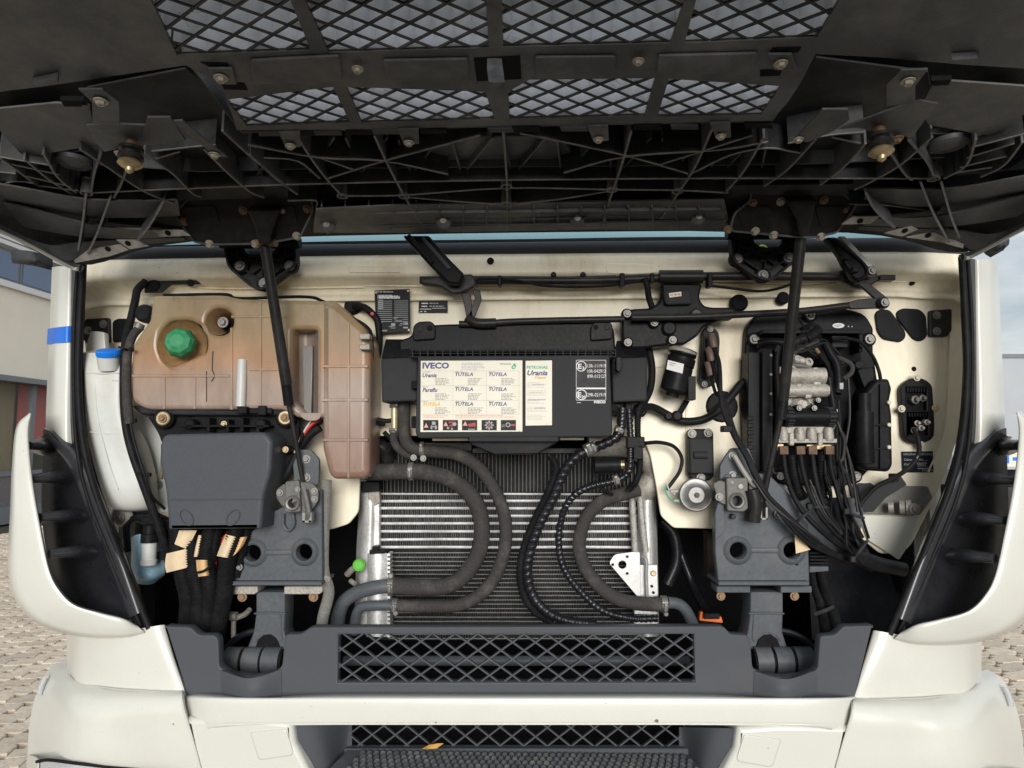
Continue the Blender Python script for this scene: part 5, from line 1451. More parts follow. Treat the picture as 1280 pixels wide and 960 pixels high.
tube('tape_tie', [(246, 716, .125), (254, 714, .118), (262, 709, .125)], 1.6, VOID, T, seg=8)
wraptape([((993, 666), (1001, 667)), ((994, 680), (1008, 681)), ((995, 692), (1013, 687))], .142, .002)
# pale blue washer pump and bottle
pb = grid('pump_bottle', [[(164, 672, .26), (172, 668, .23), (186, 668, .23), (203, 672, .26)], [(164, 700, .25), (172, 702, .22), (188, 702, .22), (205, 700, .25)], [(163, 718, .25), (172, 722, .21), (190, 722, .21), (206, 716, .25)], [(165, 726, .27), (174, 730, .25), (190, 730, .25), (205, 720, .27)]], PALEBLUE, T)
lathe('pump_body', P(186, 706, .20), Vector((0, 0, 1)), [(.020, 0), (.021, .012), (.018, .014), (.019, .055), (.020, .056), (.020, .075)], WPLAST, pb, 20)
lathe('pump_head', P(187, 678, .20), Vector((0, 0, 1)), [(.022, 0), (.022, .022), (.017, .024), (.017, .044), (.010, .05)], BLACK, pb, 20)
tube('pump_hose', [(160, 690, .22), (158, 660, .22), (166, 648, .22), (182, 646, .22), (198, 650, .22)], 4, RUBBER, pb, seg=8)
tube('pump_hose', [(170, 652, .2), (186, 655, .2), (200, 648, .21), (210, 648, .22)], 2, RUBBER, pb, seg=8)
boxes('pump_connector', [(176, 646, 198, 655, .2, .24), (196, 652, 212, 664, .21, .24), (196, 690, 210, 700, .22, .25)], BLACK, pb)
hm = disc('rubber_mount', 150, 645, .21, 14, .02, CAST, T); bolt(149, 647, .205, 7, STEEL, hm)
tube('mount_hose', [(160, 640, .23), (176, 637, .23), (186, 640, .24)], 6, RUBBER, hm, seg=10)
hm = plate('mount_lug', [(191, 603), (203, 598), (214, 605), (216, 640), (200, 640), (190, 625)], .26, .01, INNER, T, r=4); bolt(198, 606, .26, 6, STEEL, hm)

# ================================================================ CENTRE OF THE BAY
# identification plates
tpl = plate('type_plate', [(468, 363), (512, 361), (513, 414), (470, 416.5)], .262, .003, BLKPRINT, T, bev=.0005, r=1)
ft_ = fy(.262)
rs = random.Random(5)
bb = [(472, 368.5 - .0, 490, 369.5), (472, 370, 500, 373.2)]
pr = []
for i in range(11):
    y = 376 + i * 2.55
    pr += [(472, y, 490, y + .7), (493, y - .2, 510, y + .5)]
    if i < 5:
        pr += [(472.5, y - 1.3, 479, y - .2)]
for i in range(8):
    pr += [(472 + rs.uniform(0, 30), 397 + i * 1.8, 0, 0)]
    x, y, _, _ = pr.pop(); pr.append((x, y, x + rs.uniform(3, 8), y + .8))
pr += [(504, 403, 510, 406), (489, 404, 494, 408), (504, 408.5, 510, 410.5), (477, 412.5, 484, 414)]
bars('plate_print', pr + bb, .262, DIMINK, tpl, th=.0004)
bars('plate_header', smallprint(472, 364.5, 505, 1.6, 1, rs, .8) + smallprint(474, 369.5, 500, 2.2, 2, rs, 1.6), .262, WINK, tpl, th=.0005)
for x, y in ((470, 365.5), (510, 363.5), (470, 415), (511, 412.5)):
    disc('rivet', x, y, .2605, 1.6, .002, PALE, tpl, seg=10)
ip = plate('emission_plate', [(524, 367.5), (559.5, 367.5), (559.5, 390.5), (523, 390.5)], .290, .002, BLKPRINT, T, bev=.0004)
bars('plate_print', [(527, 371, 534, 372.5), (527, 374.8, 534, 376.3), (527, 378.5, 535, 380), (527, 382.3, 534, 383.6), (525, 386, 539, 386.8), (540, 385, 557, 385.6), (525, 389, 528, 390), (530, 389, 533, 390)], .290, WINK, ip, th=.0004)
bars('plate_rows', smallprint(537, 371, 556, 3.7, 4, rs, 1.5), .290, DIMINK, ip, th=.0004)
# ventilation housing behind the label lid
hs = plate('air_housing', [(518, 407), (560, 405), (764, 402), (768, 415), (770, 442), (790, 446), (790, 452), (500, 452), (498, 426), (514, 420)], .20, .08, BLACK, T, bev=.006, r=4)
for x in (530, 752):
    plate('housing_tab', [(x - 14, 426), (x - 14, 408), (x - 8, 402), (x + 8, 401), (x + 14, 406), (x + 14, 424)], .19, .02, BLACK, hs, r=4, bev=.003)
disc('tab_hole', 537, 410, .188, 3.6, .003, VOID, hs); disc('tab_pin', 525, 411, .187, 3.6, .004, GREY, hs)
disc('tab_hole', 745, 409, .188, 3.0, .003, VOID, hs); disc('tab_pin', 759, 409, .187, 3.6, .004, GREY, hs)
boxes('housing_step', [(518, 436, 766, 440, .135, .2)], BLACK, hs)
for x0, x1, w in ((476, 522, 0), (765, 809, 1)):
    pd = plate('side_pod', [(x0, 448), (x1, 446), (x1, 501), (x0 + 1, 503)], .165, .10, GREY, hs, bev=.005, r=3)
    grid('pod_top', [[(x0 + 6, 424 + w * 2, .24), (x1 - 4, 424 + w * 2, .24)], [(x0 + 1, 447, .168), (x1 - 1, 446, .168)]], BLACK, hs)
LID = plate('label_lid', [(522, 445, 3), (762, 443.5, 3), (766, 541, 4), (762, 546), (522, 548, 4), (519, 540)], .120, .05, GREY, T, bev=.004, r=2)
lab(LID, 'grey lid carrying two cream lubricant labels and white approval marks')
plate('lid_lower_band', [(524, 540), (763, 524), (764, 545), (523, 547)], .1188, .004, GREY, LID, bev=.001) if False else None
gv = [(515 + i * 9.4, 437.5, 516.4 + i * 9.4, 446, .128, .15) for i in range(28)]
boxes('vent_slot_ribs', gv + [(512, 436.5, 770, 438, .13, .15), (512, 441.2, 770, 442.2, .129, .15), (512, 445.4, 770, 446.6, .128, .15)], GREY, hs)
plate('lid_hook', [(770, 446), (777, 446), (779, 458), (774, 466), (770, 462)], .12, .02, BLACK, LID, r=2)
boxes('lid_ear', [(514, 476, 523, 486, .14, .17), (764, 505, 772, 515, .14, .17), (514, 520, 522, 535, .15, .18)], VOID, LID)
lb = plate('lip_bracket', [(584, 547), (696, 547), (698, 553), (672, 568), (618, 569), (588, 556)], .13, .06, BLACK, T, bev=.004, r=2)
boxes('lip_shelf', [(586, 546, 698, 552, .105, .19)], GREY, lb)
boxes('cream_ledge', [(540, 547, 586, 551, .22, .3), (700, 547, 730, 550, .22, .3)], WALL, T)
# the two labels: flat print
y = .120
lbl = plate('lubricant_label', [(526, 451), (653, 450.5), (653, 539.5), (525.5, 540)], y - .0006, .0006, LABEL, LID, bev=.0001)
yl = y - .0006
def tx(s, x, yy, h, w, m, sh=0, b=.02, par=lbl, th=.0004):
    return text('lettering', s, x, yy, h, yl, m, par, wpx=w, shear=sh, bold=b, th=th)
tx('IVECO', 528, 460.5, 7.0, 33.5, NAVY, 0, .045)
tx('Urania', 528, 471.5, 4.8, 18, NAVY, .25, .03)
tx('Paraflu', 528, 489.8, 4.8, 19, NAVY, .25, .03)
tx('TUTELA', 528.5, 507.3, 4.2, 22, ORANGE, .2, .03)
for x in (569, 611):
    for yy in (470, 488.6, 507):
        tx('TUTELA', x, yy, 4.2, 22.5, NAVY, .2, .03)
tx('PETRONAS', 625, 456, 2.0, 14, INK, 0, .02)
drop = [(642.5, 453.5), (644.5, 455.5), (645.2, 457.2), (644.8, 459), (643.5, 461), (641.5, 461.6), (639.6, 460.5), (639.2, 458.5), (640.2, 457), (641.6, 456)]
bars('green_drop', [drop], yl, TEAL, lbl, th=.0004)
bars('white_loop', [circ(642.3, 458.8, 1.2, 12)], yl, LABEL, lbl, th=.0007)
rs = random.Random(9)
bars('small_print', sum([smallprint(x, yy + 5.0, x + 19, 1.75, 5, rs, .75) for x, yy in ((544, 468), (544, 487), (544, 504.5), (585, 468), (585, 487), (585, 504.5), (626.5, 468), (626.5, 487), (626.5, 504.5))], []), yl, INK, lbl, th=.0004)
bars('small_heading', sum([smallprint(x, yy, x + 11, 1, 1, rs, .7) for x in (527.5, 569, 611) for yy in (464.6, 483.2, 501.4)], []), yl, INK, lbl, th=.0004)
bars('address_print', smallprint(577, 453.6, 608, 1.9, 5, rs, .7), yl, mat('blue grey print', (.36, .37, .45), .6, var=.02, bump=0), lbl, th=.0004)
bars('warning_print', smallprint(529, 519.3, 564, 1.9, 2, rs, .8) + smallprint(569.5, 519.0, 645, 1.9, 2, rs, .8), yl, mat('pale red print', (.72, .33, .27), .6, var=.02, bump=0), lbl, th=.0004)
bars('table_line', [(526, 463.4, 649, 463.8), (526, 481.8, 649, 482.2), (526, 500.4, 649, 500.8), (526, 518, 649, 518.3), (566, 463.4, 566.4, 518), (608, 463.4, 608.4, 518), (648.6, 463.4, 649, 518)], yl, FAINT, lbl, th=.0003)
px0 = (529, 553.5, 577.5, 602, 626)
for i, x in enumerate(px0):
    bars('pictogram', [(x, 525, x + 19, 538)], yl, BLKPRINT, lbl, th=.0003)
SALM = mat('pale red triangle', (.75, .35, .30), .6, var=.02, bump=0)
bars('warning_triangle', [[(530, 534.5), (532.7, 528.8), (535.5, 534.5)], [(554.5, 532.5), (557.2, 527), (560, 532.5)], [(578.5, 532), (581.5, 526.5), (584.5, 532)]], yl, SALM, lbl, th=.0006)
bars('pictogram_mark', [(540, 527, 544.5, 531), (538.5, 532, 540.5, 536.5), (543.5, 532, 546, 536.5), (541, 532.5, 543, 534)] + [circ(568, 530, 2.6, 10), circ(560, 535, 1.6, 8), circ(565, 536, 1.4, 8)] + [(585, 536, 594, 537)] +
     [[(611.5 + 5.6 * math.cos(a - .2), 531.5 + 5.6 * math.sin(a - .2)), (611.5 + 5.6 * math.cos(a + .2), 531.5 + 5.6 * math.sin(a + .2)), (611.5 + 2.5 * math.cos(a + .35), 531.5 + 2.5 * math.sin(a + .35)), (611.5 + 2.5 * math.cos(a - .35), 531.5 + 2.5 * math.sin(a - .35))] for a in [k * math.pi / 4 for k in range(8)]] + [circ(635, 531, 3, 12)] + [(626.8, 531, 631, 531.6), (626.8, 533, 631, 533.6)], yl, DIMINK, lbl, th=.0005)
bars('red_mark', [(561, 527, 568, 529), (562, 531, 566, 533), [(585, 530), (594, 528), (595, 533), (586, 533.5)], circ(611.5, 531.5, 1.7, 10), (638, 530, 644, 532.4)], yl, mat('dark red print', (.42, .05, .05), .6, var=.02, bump=0), lbl, th=.0008)
bars('dark_dot', [circ(635, 531, 1.8, 10)], yl, BLKPRINT, lbl, th=.0008)
lb2 = plate('oil_label', [(657, 451), (690, 450.5), (690, 531.5), (657, 532)], yl, .0006, LABEL, LID, bev=.0001)
tx('PETRONAS', 658.5, 461, 3.6, 26, TEAL, 0, .03, lb2)
tx('Urania', 659, 469, 6.0, 25.5, NAVY, .25, .035, lb2)
tx('Next', 668, 473.4, 3.0, 14.5, ORANGE, .2, .03, lb2)
bars('small_print', sum([smallprint(659, yy, 684, 1.9, 4, rs, .6) for yy in (478, 488, 498.5, 508.5, 518.5)], []), yl, FAINT, lb2, th=.0004)
bars('small_heading', [(665, 480, 680, 480.8), (660, 499.4, 682, 500.2), (668, 509.6, 682, 510.4), (662, 490, 676, 490.6)], yl, mat('grey blue print', (.30, .33, .45), .6, var=.02, bump=0), lb2, th=.0005)
# approval marks, white on the lid
am = bars('approval_frame', [(720, 450, 757, 450.5), (720, 450, 720.5, 500.5), (757, 450, 757.5, 500.5), (720, 484.5, 757, 486.5), (720, 500, 757.5, 500.5)], y, WINK, LID, th=.0004)
bars('approval_field', [(720.5, 450.5, 757, 484.5), (720.5, 486.5, 757, 500)], y, BLKPRINT, LID, th=.0002)
def ring(cx, cy, r, w=.5):
    res = []
    for i in range(24):
        a, b = 2 * math.pi * i / 24, 2 * math.pi * (i + 1) / 24
        res.append([(cx + (r + w) * math.cos(a), cy + (r + w) * math.sin(a)), (cx + (r + w) * math.cos(b), cy + (r + w) * math.sin(b)), (cx + (r - w) * math.cos(b), cy + (r - w) * math.sin(b)), (cx + (r - w) * math.cos(a), cy + (r - w) * math.sin(a))])
    return res
bars('approval_circle', ring(726.5, 457.8, 6.1) + ring(727, 493.5, 6.1), y, WINK, LID, th=.0006)
tl = lambda s, x, yy, h, w, b=.02, m=WINK: text('lettering', s, x, yy, h, y, m, LID, wpx=w, bold=b, th=.0006)
tl('E', 722.5, 460.8, 6, 4.6, .03); tl('3', 727.8, 462, 3.6, 2.6, .03)
tl('13R-111919', 734.2, 459.5, 4.2, 23, 0.0); tl('10R-042912', 734.2, 466, 4.2, 23, 0.0); tl('89R-012127', 734.2, 472.4, 4.2, 23, 0.0)
tl('E', 722.4, 496.6, 6, 4.2, .03); tl('20', 727, 498, 3.6, 4.8, .03)
tl('29R-021919', 734.2, 495.7, 4.4, 23, 0.0)
tl('IVECO', 742.5, 504, 3.0, 14.5, .05)
bars('small_print', [(721, 503, 726, 503.6)], y, WINK, LID, th=.0004)

# ---- radiator pack
RY = .40
core = raw('radiator', [P(470, 560, RY), P(822, 560, RY), P(822, 800, RY), P(470, 800, RY)] + [P(470, 560, RY) + Vector((0, .06, 0)), P(822, 560, RY) + Vector((0, .06, 0)), P(822, 800, RY) + Vector((0, .06, 0)), P(470, 800, RY) + Vector((0, .06, 0))],
           [(0, 3, 2, 1), (4, 5, 6, 7), (0, 1, 5, 4), (2, 3, 7, 6), (1, 2, 6, 5), (3, 0, 4, 7)], COND, T, fix=True)
lab(core, 'radiator pack with light horizontal tubes above a finer dark core')
# upper condenser: upright fins
vs, fs = [], []
def blk(vs, fs, x0, y0, x1, y1, d0, d1):
    a = [P(x0, y0, d0), P(x1, y0, d0), P(x1, y1, d0), P(x0, y1, d0)]
    n = len(vs); vs += a + [v + Vector((0, d1 - d0, 0)) for v in a]
    fs += [(n, n + 3, n + 2, n + 1)] + [(n + i, n + (i + 1) % 4, n + 4 + (i + 1) % 4, n + 4 + i) for i in range(4)]
x = 474.0
while x < 820:
    blk(vs, fs, x, 560, x + 1.3, 615, .388, .402); x += 4.7
q = raw('upright_fins', vs, fs, FINS, core); q['kind'] = 'stuff'
q.data.materials[0] = mat('dark upright fins', (.05, .05, .049), .5, .4, var=.5, dust=.5, dcol=(.02, .02, .02), dscale=30, bump=.1)
# fin packs between the tubes
vs, fs = [], []
ty = [617.5, 626.2, 635.4, 644.9, 654.4, 664.2, 674.2, 684.0]
for i in range(len(ty) - 1):
    x = 474.0
    while x < 796:
        a = 1.1
        blk(vs, fs, x, ty[i] + 1.5, x + 1.0 + random.uniform(-.3, .4), ty[i + 1] - 1.5, .392 + random.uniform(-.002, .003), .402); x += 2.6 + random.uniform(-.5, .5)
fp_ = raw('corrugated_fins', vs, fs, FINS, core); fp_['kind'] = 'stuff'
fp_.data.materials[0] = mat('grey corrugated fins', (.055, .055, .053), .45, .5, var=.4, dust=.5, dcol=(.05, .05, .048), dscale=30, bump=.1)
for i, yy in enumerate(ty):
    h = 1.6 if i else 1.2
    jit = [random.uniform(-.45, .45) for _ in range(5)]
    tube('cooling_tube', [(474 + k_ * 81, yy + jit[k_], .386) for k_ in range(5)], h * 1.15, ALU, core, seg=8, straight=True)
# lower core
yy = 691.0
k = 0
while yy < 800:
    tube('core_tube', [(486 + k_ * 52.3, yy + random.uniform(-.3, .3), .383) for k_ in range(7)], .85, FINS, core, seg=6, straight=True); yy += 5.35; k += 1
vs, fs = [], []
yy = 691.0
while yy < 795:
    x = 486.0
    while x < 800:
        blk(vs, fs, x, yy + 1.0, x + .8 + random.uniform(-.2, .5), yy + 4.4, .389 + random.uniform(-.002, .002), .402); x += 3.1 + random.uniform(-.7, .7)
    yy += 5.35
fp2 = raw('lower_fins', vs, fs, FINS, core); fp2['kind'] = 'stuff'
fp2.data.materials[0] = mat('black corrugated fins', (.025, .025, .025), .5, .4, var=.4, dust=.5, dcol=(.02, .02, .02), dscale=30, bump=.1)
# end tanks
et = grid('end_tank', [[(446, 612, .42), (452, 610, .37), (462, 609, .36), (472, 610, .37)], [(448, 640, .42), (454, 640, .36), (464, 640, .345), (472, 640, .37)], [(445, 700, .42), (452, 700, .36), (462, 700, .345), (472, 700, .37)], [(443, 790, .42), (450, 790, .36), (460, 790, .35), (470, 790, .37)]], ALU, core)
plate('tank_rail', [(466, 615), (474, 616), (474, 692), (464, 692)], .355, .03, ALU, core, r=1)
plate('rail_weld', [(460, 614), (474, 614), (475, 629), (466, 633), (460, 625)], .35, .02, CAST, core, r=2)
plate('black_elbow_base', [(450, 602), (474, 602), (474, 614), (452, 616)], .33, .05, BLACK, core, r=2)
ce = grid('condenser_end', [[(459, 692, .34), (466, 690, .315), (476, 690, .315), (485, 692, .33)], [(459, 740, .34), (466, 740, .31), (476, 740, .31), (485, 740, .33)], [(458, 796, .34), (465, 796, .31), (476, 796, .31), (485, 796, .33)]], ALU, core)
vs, fs = [], []
for i in range(20):
    blk(vs, fs, 484, 692 + i * 5.35, 487.5, 695 + i * 5.35, .318, .36)
raw('comb_teeth', vs, fs, ALU, ce)
plate('end_cap', [(461, 688), (482, 688), (481, 692), (462, 693)], .305, .03, BLACK, ce, r=1)
boxes('cap_block', [(465, 683, 473, 689, .30, .33)], BLACK, ce)
er = grid('end_tank', [[(800, 606, .37), (808, 602, .35), (816, 600, .36), (822, 604, .40)], [(797, 640, .37), (806, 640, .34), (814, 640, .345), (820, 640, .40)], [(798, 690, .37), (807, 690, .34), (816, 690, .345), (822, 690, .40)], [(800, 796, .37), (808, 796, .34), (817, 796, .35), (824, 796, .40)]], ALU, core)
WELD = mat('rough casting skin', (.50, .49, .46), .6, .6, var=.35, dust=.7, dcol=(.2, .18, .15), dscale=50, bump=.8, scale=220)
tube('weld_seam', [(789, 606, .35), (791, 640, .35), (794, 690, .35), (796, 720, .35)], 4.2, WELD, er, seg=10)
tube('weld_seam', [(800, 622, .34), (803, 655, .335), (807, 690, .335)], 4.0, WELD, er, seg=10)
mb = plate('mount_bracket', [(761, 704, 4), (768, 693, 4), (790, 690, 2), (800, 690, 2), (801, 752, 2), (796, 745, 2)], .30, .004, mat('bright zinc plate', (.52, .52, .515), .4, .6, var=.08, dust=.3, dcol=(.45, .44, .42), dscale=30, bump=.05), core, r=3, holes=[circ(778, 706, 5, 16), circ(766, 706, 1.6, 10), circ(784, 696, 1.6, 10), circ(784, 717, 1.6, 10)], bev=.001)
BRIGHT = bpy.data.materials['bright zinc plate']
tube('bracket_wire', [(802, 696, .31), (808, 700, .30), (808, 720, .30), (809, 745, .30)], 2.0, BRIGHT, mb, seg=8)
plate('bracket_flange', [(799, 706), (822, 706), (823, 745), (812, 748), (799, 748)], .315, .004, BRIGHT, mb, r=1)
for x, y_ in ((817, 717), (815, 733), (817, 741)):
    disc('flange_bolt', x, y_, .31, 3.5 if y_ < 720 else 1.7, .004, BRASS if y_ < 720 else VOID, mb)
boxes('bracket_foot', [(793, 762, 822, 768, .31, .34), (793, 775, 822, 782, .31, .34)], ALU, mb)
# metal charge pipe at right and housing bottom edge
tube('charge_pipe', [(735, 556, .36), (775, 556, .36), (800, 562, .35), (815, 578, .35), (818, 596, .36), (806, 612, .36), (796, 616, .37)], 15, CAST, T, seg=18)
tube('charge_pipe', [(462, 556, .36), (475, 558, .36), (484, 566, .37), (480, 585, .38)], 10, IRON, T, seg=14)
boxes('radiator_header', [(478, 553, 590, 564, .36, .44), (590, 560, 820, 567, .37, .44)], IRON, T)
tube('header_cable', [(480, 540, .3), (490, 552, .3), (484, 566, .3)], 3, RUBBER, T, seg=8)
# hoses on the left of the radiator
clampm = STEEL
def clamp(px, py, y, ax, rpx, par, wid=.012):
    r = rpx * mp_(y)
    c = P(px, py, y)
    o = lathe('hose_clamp', c - ax.normalized() * wid / 2, ax, [(r * .95, 0), (r, .001), (r, wid - .001), (r * .95, wid)], STEEL, par, 22)
    a_ = ax.normalized()
    q = P(px, py, y) - Vector((0, r + .002, 0)) + Vector((0, 0, random.uniform(-.3, .3) * r))
    d_ = Vector((0, 0, 1)) - a_ * a_.z
    d_ = d_.normalized() if d_.length > .1 else Vector((1, 0, 0))
    rod('worm_screw', q - d_ * .008, q + d_ * .008, wid * .32, STEEL, o, 8)
    rod('screw_head', q + d_ * .008, q + d_ * .0115, wid * .42, STEEL, o, 6)
    return o
vp_ = tube('brass_pipe', [(493, 504, .23), (493, 520, .23), (493, 536, .23)], 4.2, mat('yellowed pipe', (.52, .46, .28), .4, .4, var=.15, bump=.05), T, seg=12)
clamp(493, 507, .23, Vector((0, 0, 1)), 6, vp_); clamp(492, 538, .23, Vector((0, 0, 1)), 6, vp_)
tube('small_hose', [(492, 540, .23), (493, 552, .235), (499, 562, .24), (512, 570, .25), (522, 572, .26)], 5, HOSE, vp_, seg=12)
h1 = tube('coolant_hose', [(505, 500, .235), (505, 530, .235), (507, 550, .24), (517, 561, .24), (540, 564, .235), (568, 567, .235), (590, 577, .24), (608, 596, .245), (624, 624, .25), (632, 655, .255), (630, 690, .26), (618, 722, .265), (598, 745, .27), (570, 757, .275), (535, 758, .28), (498, 757, .285)], 8.0, HOSE, T, seg=16)
clamp(528, 562, .236, Vector((1, 0, .05)), 9.6, h1)
h2 = tube('coolant_hose', [(452, 590, .24), (480, 590, .235), (515, 589, .23), (545, 593, .235), (568, 602, .24), (588, 618, .25), (600, 642, .255), (602, 672, .26), (594, 700, .265), (576, 723, .27), (555, 733, .275), (525, 734, .28), (492, 732, .285)], 10.2, HOSE, T, seg=16)
h2.data = h2.data
clamp(455, 590, .24, Vector((1, 0, 0)), 11.6, h2, .014); clamp(514, 589, .23, Vector((1, 0, 0)), 11.4, h2, .014)
for x, y_ in ((517, 572), (529, 573)):
    bolt(x, y_, .215, 4, STEEL, h2)
clamp(489, 732, .285, Vector((1, 0, 0)), 11, h2, .016); clamp(494, 757, .285, Vector((1, 0, 0)), 9, h2, .014)
disc('clamp_screw', 488, 720, .265, 3.4, .01, STEEL, h2); disc('clamp_screw', 494, 767, .265, 3.4, .01, STEEL, h2)
tube('steel_pipe', [(487, 732, .285), (466, 735, .285), (446, 741, .29), (430, 752, .295), (423, 770, .30), (421, 792, .30)], 8.6, STEELP, T, seg=14)
tube('steel_pipe', [(490, 757, .285), (470, 757, .285), (452, 759, .29), (445, 770, .295), (442, 792, .30)], 6.2, STEELP, T, seg=14)
lp_ = tube('drain_fitting', [(434, 718, .33), (440, 712, .32), (446, 708, .31)], 4, CAST, T, seg=10)
lathe('lime_cap', P(448, 707, .315), Vector((.35, -1, .25)), [(.012, 0), (.0165, .002), (.0175, .010), (.0165, .018), (.011, .0205), (.0105, .019), (.004, .019)], LIME, lp_, 14)
tube('fitting_stem', [(438, 726, .34), (444, 730, .33)], 3, CAST, lp_, straight=True)
# hoses on the right of the radiator
sw = tube('pressure_hose', [(778, 510, .20), (776, 535, .20), (768, 548, .20), (752, 556, .205), (735, 563, .21), (718, 573, .215), (704, 592, .225), (692, 622, .235), (676, 652, .245), (664, 684, .255), (659, 712, .26), (664, 740, .265), (680, 762, .265), (705, 775, .27), (745, 781, .28)], 6.2, VENT, T, seg=14, kind='wrap', pitch=.019)
lab(sw, 'black hose wound with a spiral strip')
clamp(736, 562, .209, Vector((.9, 0, .42)), 8.5, sw, .022); clamp(742, 559, .207, Vector((.9, 0, .42)), 7.2, sw, .01)
clamp(774, 538, .2, Vector((.5, 0, 1)), 7, sw, .014)
cdt = tube('cable_conduit', [(688, 570, .24), (694, 580, .235), (694, 592, .235), (682, 622, .24), (668, 650, .25), (655, 684, .26), (650, 715, .262), (654, 742, .265), (668, 764, .27), (690, 778, .28)], 5.0, RUBBER, T, seg=10, kind='corr', pitch=.006)
s2_ = tube('pressure_hose', [(786, 512, .22), (788, 545, .22), (788, 565, .215), (787, 585, .215), (780, 596, .22), (765, 602, .22), (742, 607, .225), (722, 616, .23), (708, 632, .24), (700, 656, .25), (699, 690, .255), (708, 716, .26), (728, 742, .265), (755, 764, .27), (790, 773, .275), (822, 773, .28)], 4.4, VENT, T, seg=12, kind='wrap', pitch=.013)
clamp(770, 600, .22, Vector((.9, 0, .3)), 6.5, s2_, .016)
h3 = tube('coolant_hose', [(798, 612, .30), (780, 617, .29), (758, 624, .28), (740, 637, .275), (729, 655, .275), (724, 680, .275), (728, 702, .275), (742, 725, .275), (762, 743, .275), (788, 753, .28), (828, 756, .285)], 8.4, HOSE, T, seg=16)
clamp(830, 755, .285, Vector((1, 0, 0)), 10, h3, .016)
tube('steel_pipe', [(834, 753, .285), (848, 755, .29), (858, 764, .295), (868, 784, .30)], 7, STEELP, T, seg=12)
disc('clamp_screw', 833, 768, .28, 3, .01, STEEL, h3)
fd = rod('filter_canister', P(743, 582, .25), P(775, 581, .25), .0225, BLACK, T, 22)
rod('canister_cap', P(775, 581, .25), P(780, 581, .25), .012, BRASS, fd, 12)
tube('canister_hose', [(744, 590, .25), (746, 600, .24), (754, 612, .24), (766, 618, .25)], 2, RUBBER, fd, seg=8)
for q in ([(803, 498, .21), (798, 515, .21), (797, 540, .21), (799, 562, .215), (800, 582, .22), (795, 602, .23), (786, 612, .25)],):
    hn = tube('wire_loom', q, 4.2, RUBBER, T, seg=10, kind='corr', pitch=.006)
hn2 = tube('wire_loom', [(811, 435, .27), (815, 460, .26), (813, 485, .25), (804, 505, .23), (797, 520, .22)], 4.5, RUBBER, T, seg=10)
tube('wire_loom', [(800, 511, .22), (815, 509, .25), (830, 516, .26), (842, 523, .265), (858, 527, .265), (880, 524, .262), (898, 513, .262), (915, 494, .26), (926, 480, .255), (936, 474, .25)], 5.0, RUBBER, hn2, seg=12)
tube('wire_loom', [(866, 478, .26), (862, 494, .262), (852, 512, .263), (845, 524, .265)], 3.6, RUBBER, hn2, seg=8)
for x, y_, s in ((800, 513, 9), (847, 520, 7), (836, 520, 6)):
    disc('loom_joint', x, y_, .222 if x < 810 else .25, s, .014, BLACK, hn2, bev=.4)
boxes('loom_connector', [(784, 546, 806, 560, .20, .23), (792, 556, 804, 574, .20, .22), (782, 500, 790, 512, .22, .26), (765, 508, 785, 520, .24, .28)], BLACK, hn2)
tube('brown_loom', [(787, 500, .24), (788, 520, .24), (788, 545, .235)], 2.2, STEELP, hn2, seg=8)
tube('horn_wire', [(806, 554, .22), (824, 553, .24), (842, 558, .25), (852, 572, .255), (850, 588, .255), (841, 602, .255), (833, 612, .255)], 2.4, RUBBER, T, seg=8)
tube('horn_wire', [(833, 606, .25), (832, 614, .245), (838, 624, .24), (850, 628, .235)], 1.0, TEAL, T, seg=6)
tube('horn_wire', [(834, 604, .25), (836, 612, .245), (844, 618, .24)], .9, WPLAST, T, seg=6)
# small orange connector and dark pieces in the gap
oc = plate('orange_connector', [(876, 765), (902, 771), (904, 779), (874, 776)], .30, .02, ORPLAST, T, r=2); boxes('connector_cover', [(880, 767, 900, 774, .285, .31)], BLACK, oc)
tube('dark_hose', [(850, 690, .50), (866, 730, .48), (880, 760, .4), (880, 775, .33)], 6, VENT, T, seg=10)
plate('brown_panel', [(884, 664), (894, 664), (895, 730), (885, 722)], .34, .05, mat('brown dusty panel', (.05, .035, .03), .7, var=.3, bump=.1), T)
tube('fan_shroud', [(826, 650, .50), (842, 668, .50), (846, 700, .50), (834, 730, .50)], 8, VENT, T, seg=10)

# ================================================================ WIPER GEAR
wl_ = tube('wiper_linkage', [(525, 350, .215), (560, 350, .215), (600, 351, .215), (700, 350.5, .215), (770, 348.5, .215)], 5.0, IRON, T, seg=12, straight=True)
tube('linkage_tube', [(590, 350, .215), (740, 350.5, .215), (885, 345.5, .215), (1085, 346, .215)], 5.6, IRON, wl_, seg=12)
tube('linkage_cable', [(585, 358, .21), (600, 349, .205), (640, 350, .2), (680, 357, .2), (720, 358.5, .2), (760, 357, .2), (790, 353, .2), (806, 349, .2)], 1.7, RUBBER, wl_, seg=8)
tube('linkage_cable', [(888, 357, .2), (920, 361, .2), (950, 364, .2), (975, 360, .2), (1000, 350, .2)], 1.8, RUBBER, wl_, seg=8)
boxes('cable_clip', [(622, 344, 627, 357, .195, .225), (775, 341, 781, 358, .195, .225), (885, 340, 891, 358, .195, .225), (813, 341, 818, 353, .195, .225)], BLACK, wl_)
for x in (692, 729):
    disc('linkage_knob', x, 343, .205, 3.6, .02, BLACK, wl_, bev=.4)
rod('linkage_sleeve', P(824, 346, .205), P(878, 346, .205), .018, IRON, wl_, 18)
plate('pivot_casting', [(524, 348), (560, 344), (590, 342), (596, 350), (594, 358), (578, 366), (566, 368), (550, 358), (526, 355)], .20, .03, IRON, wl_, bev=.005, r=4)
disc('pivot_nut', 567, 346, .165, 8, .03, IRON, wl_); bolt(567, 346, .162, 6, STEEL, wl_)
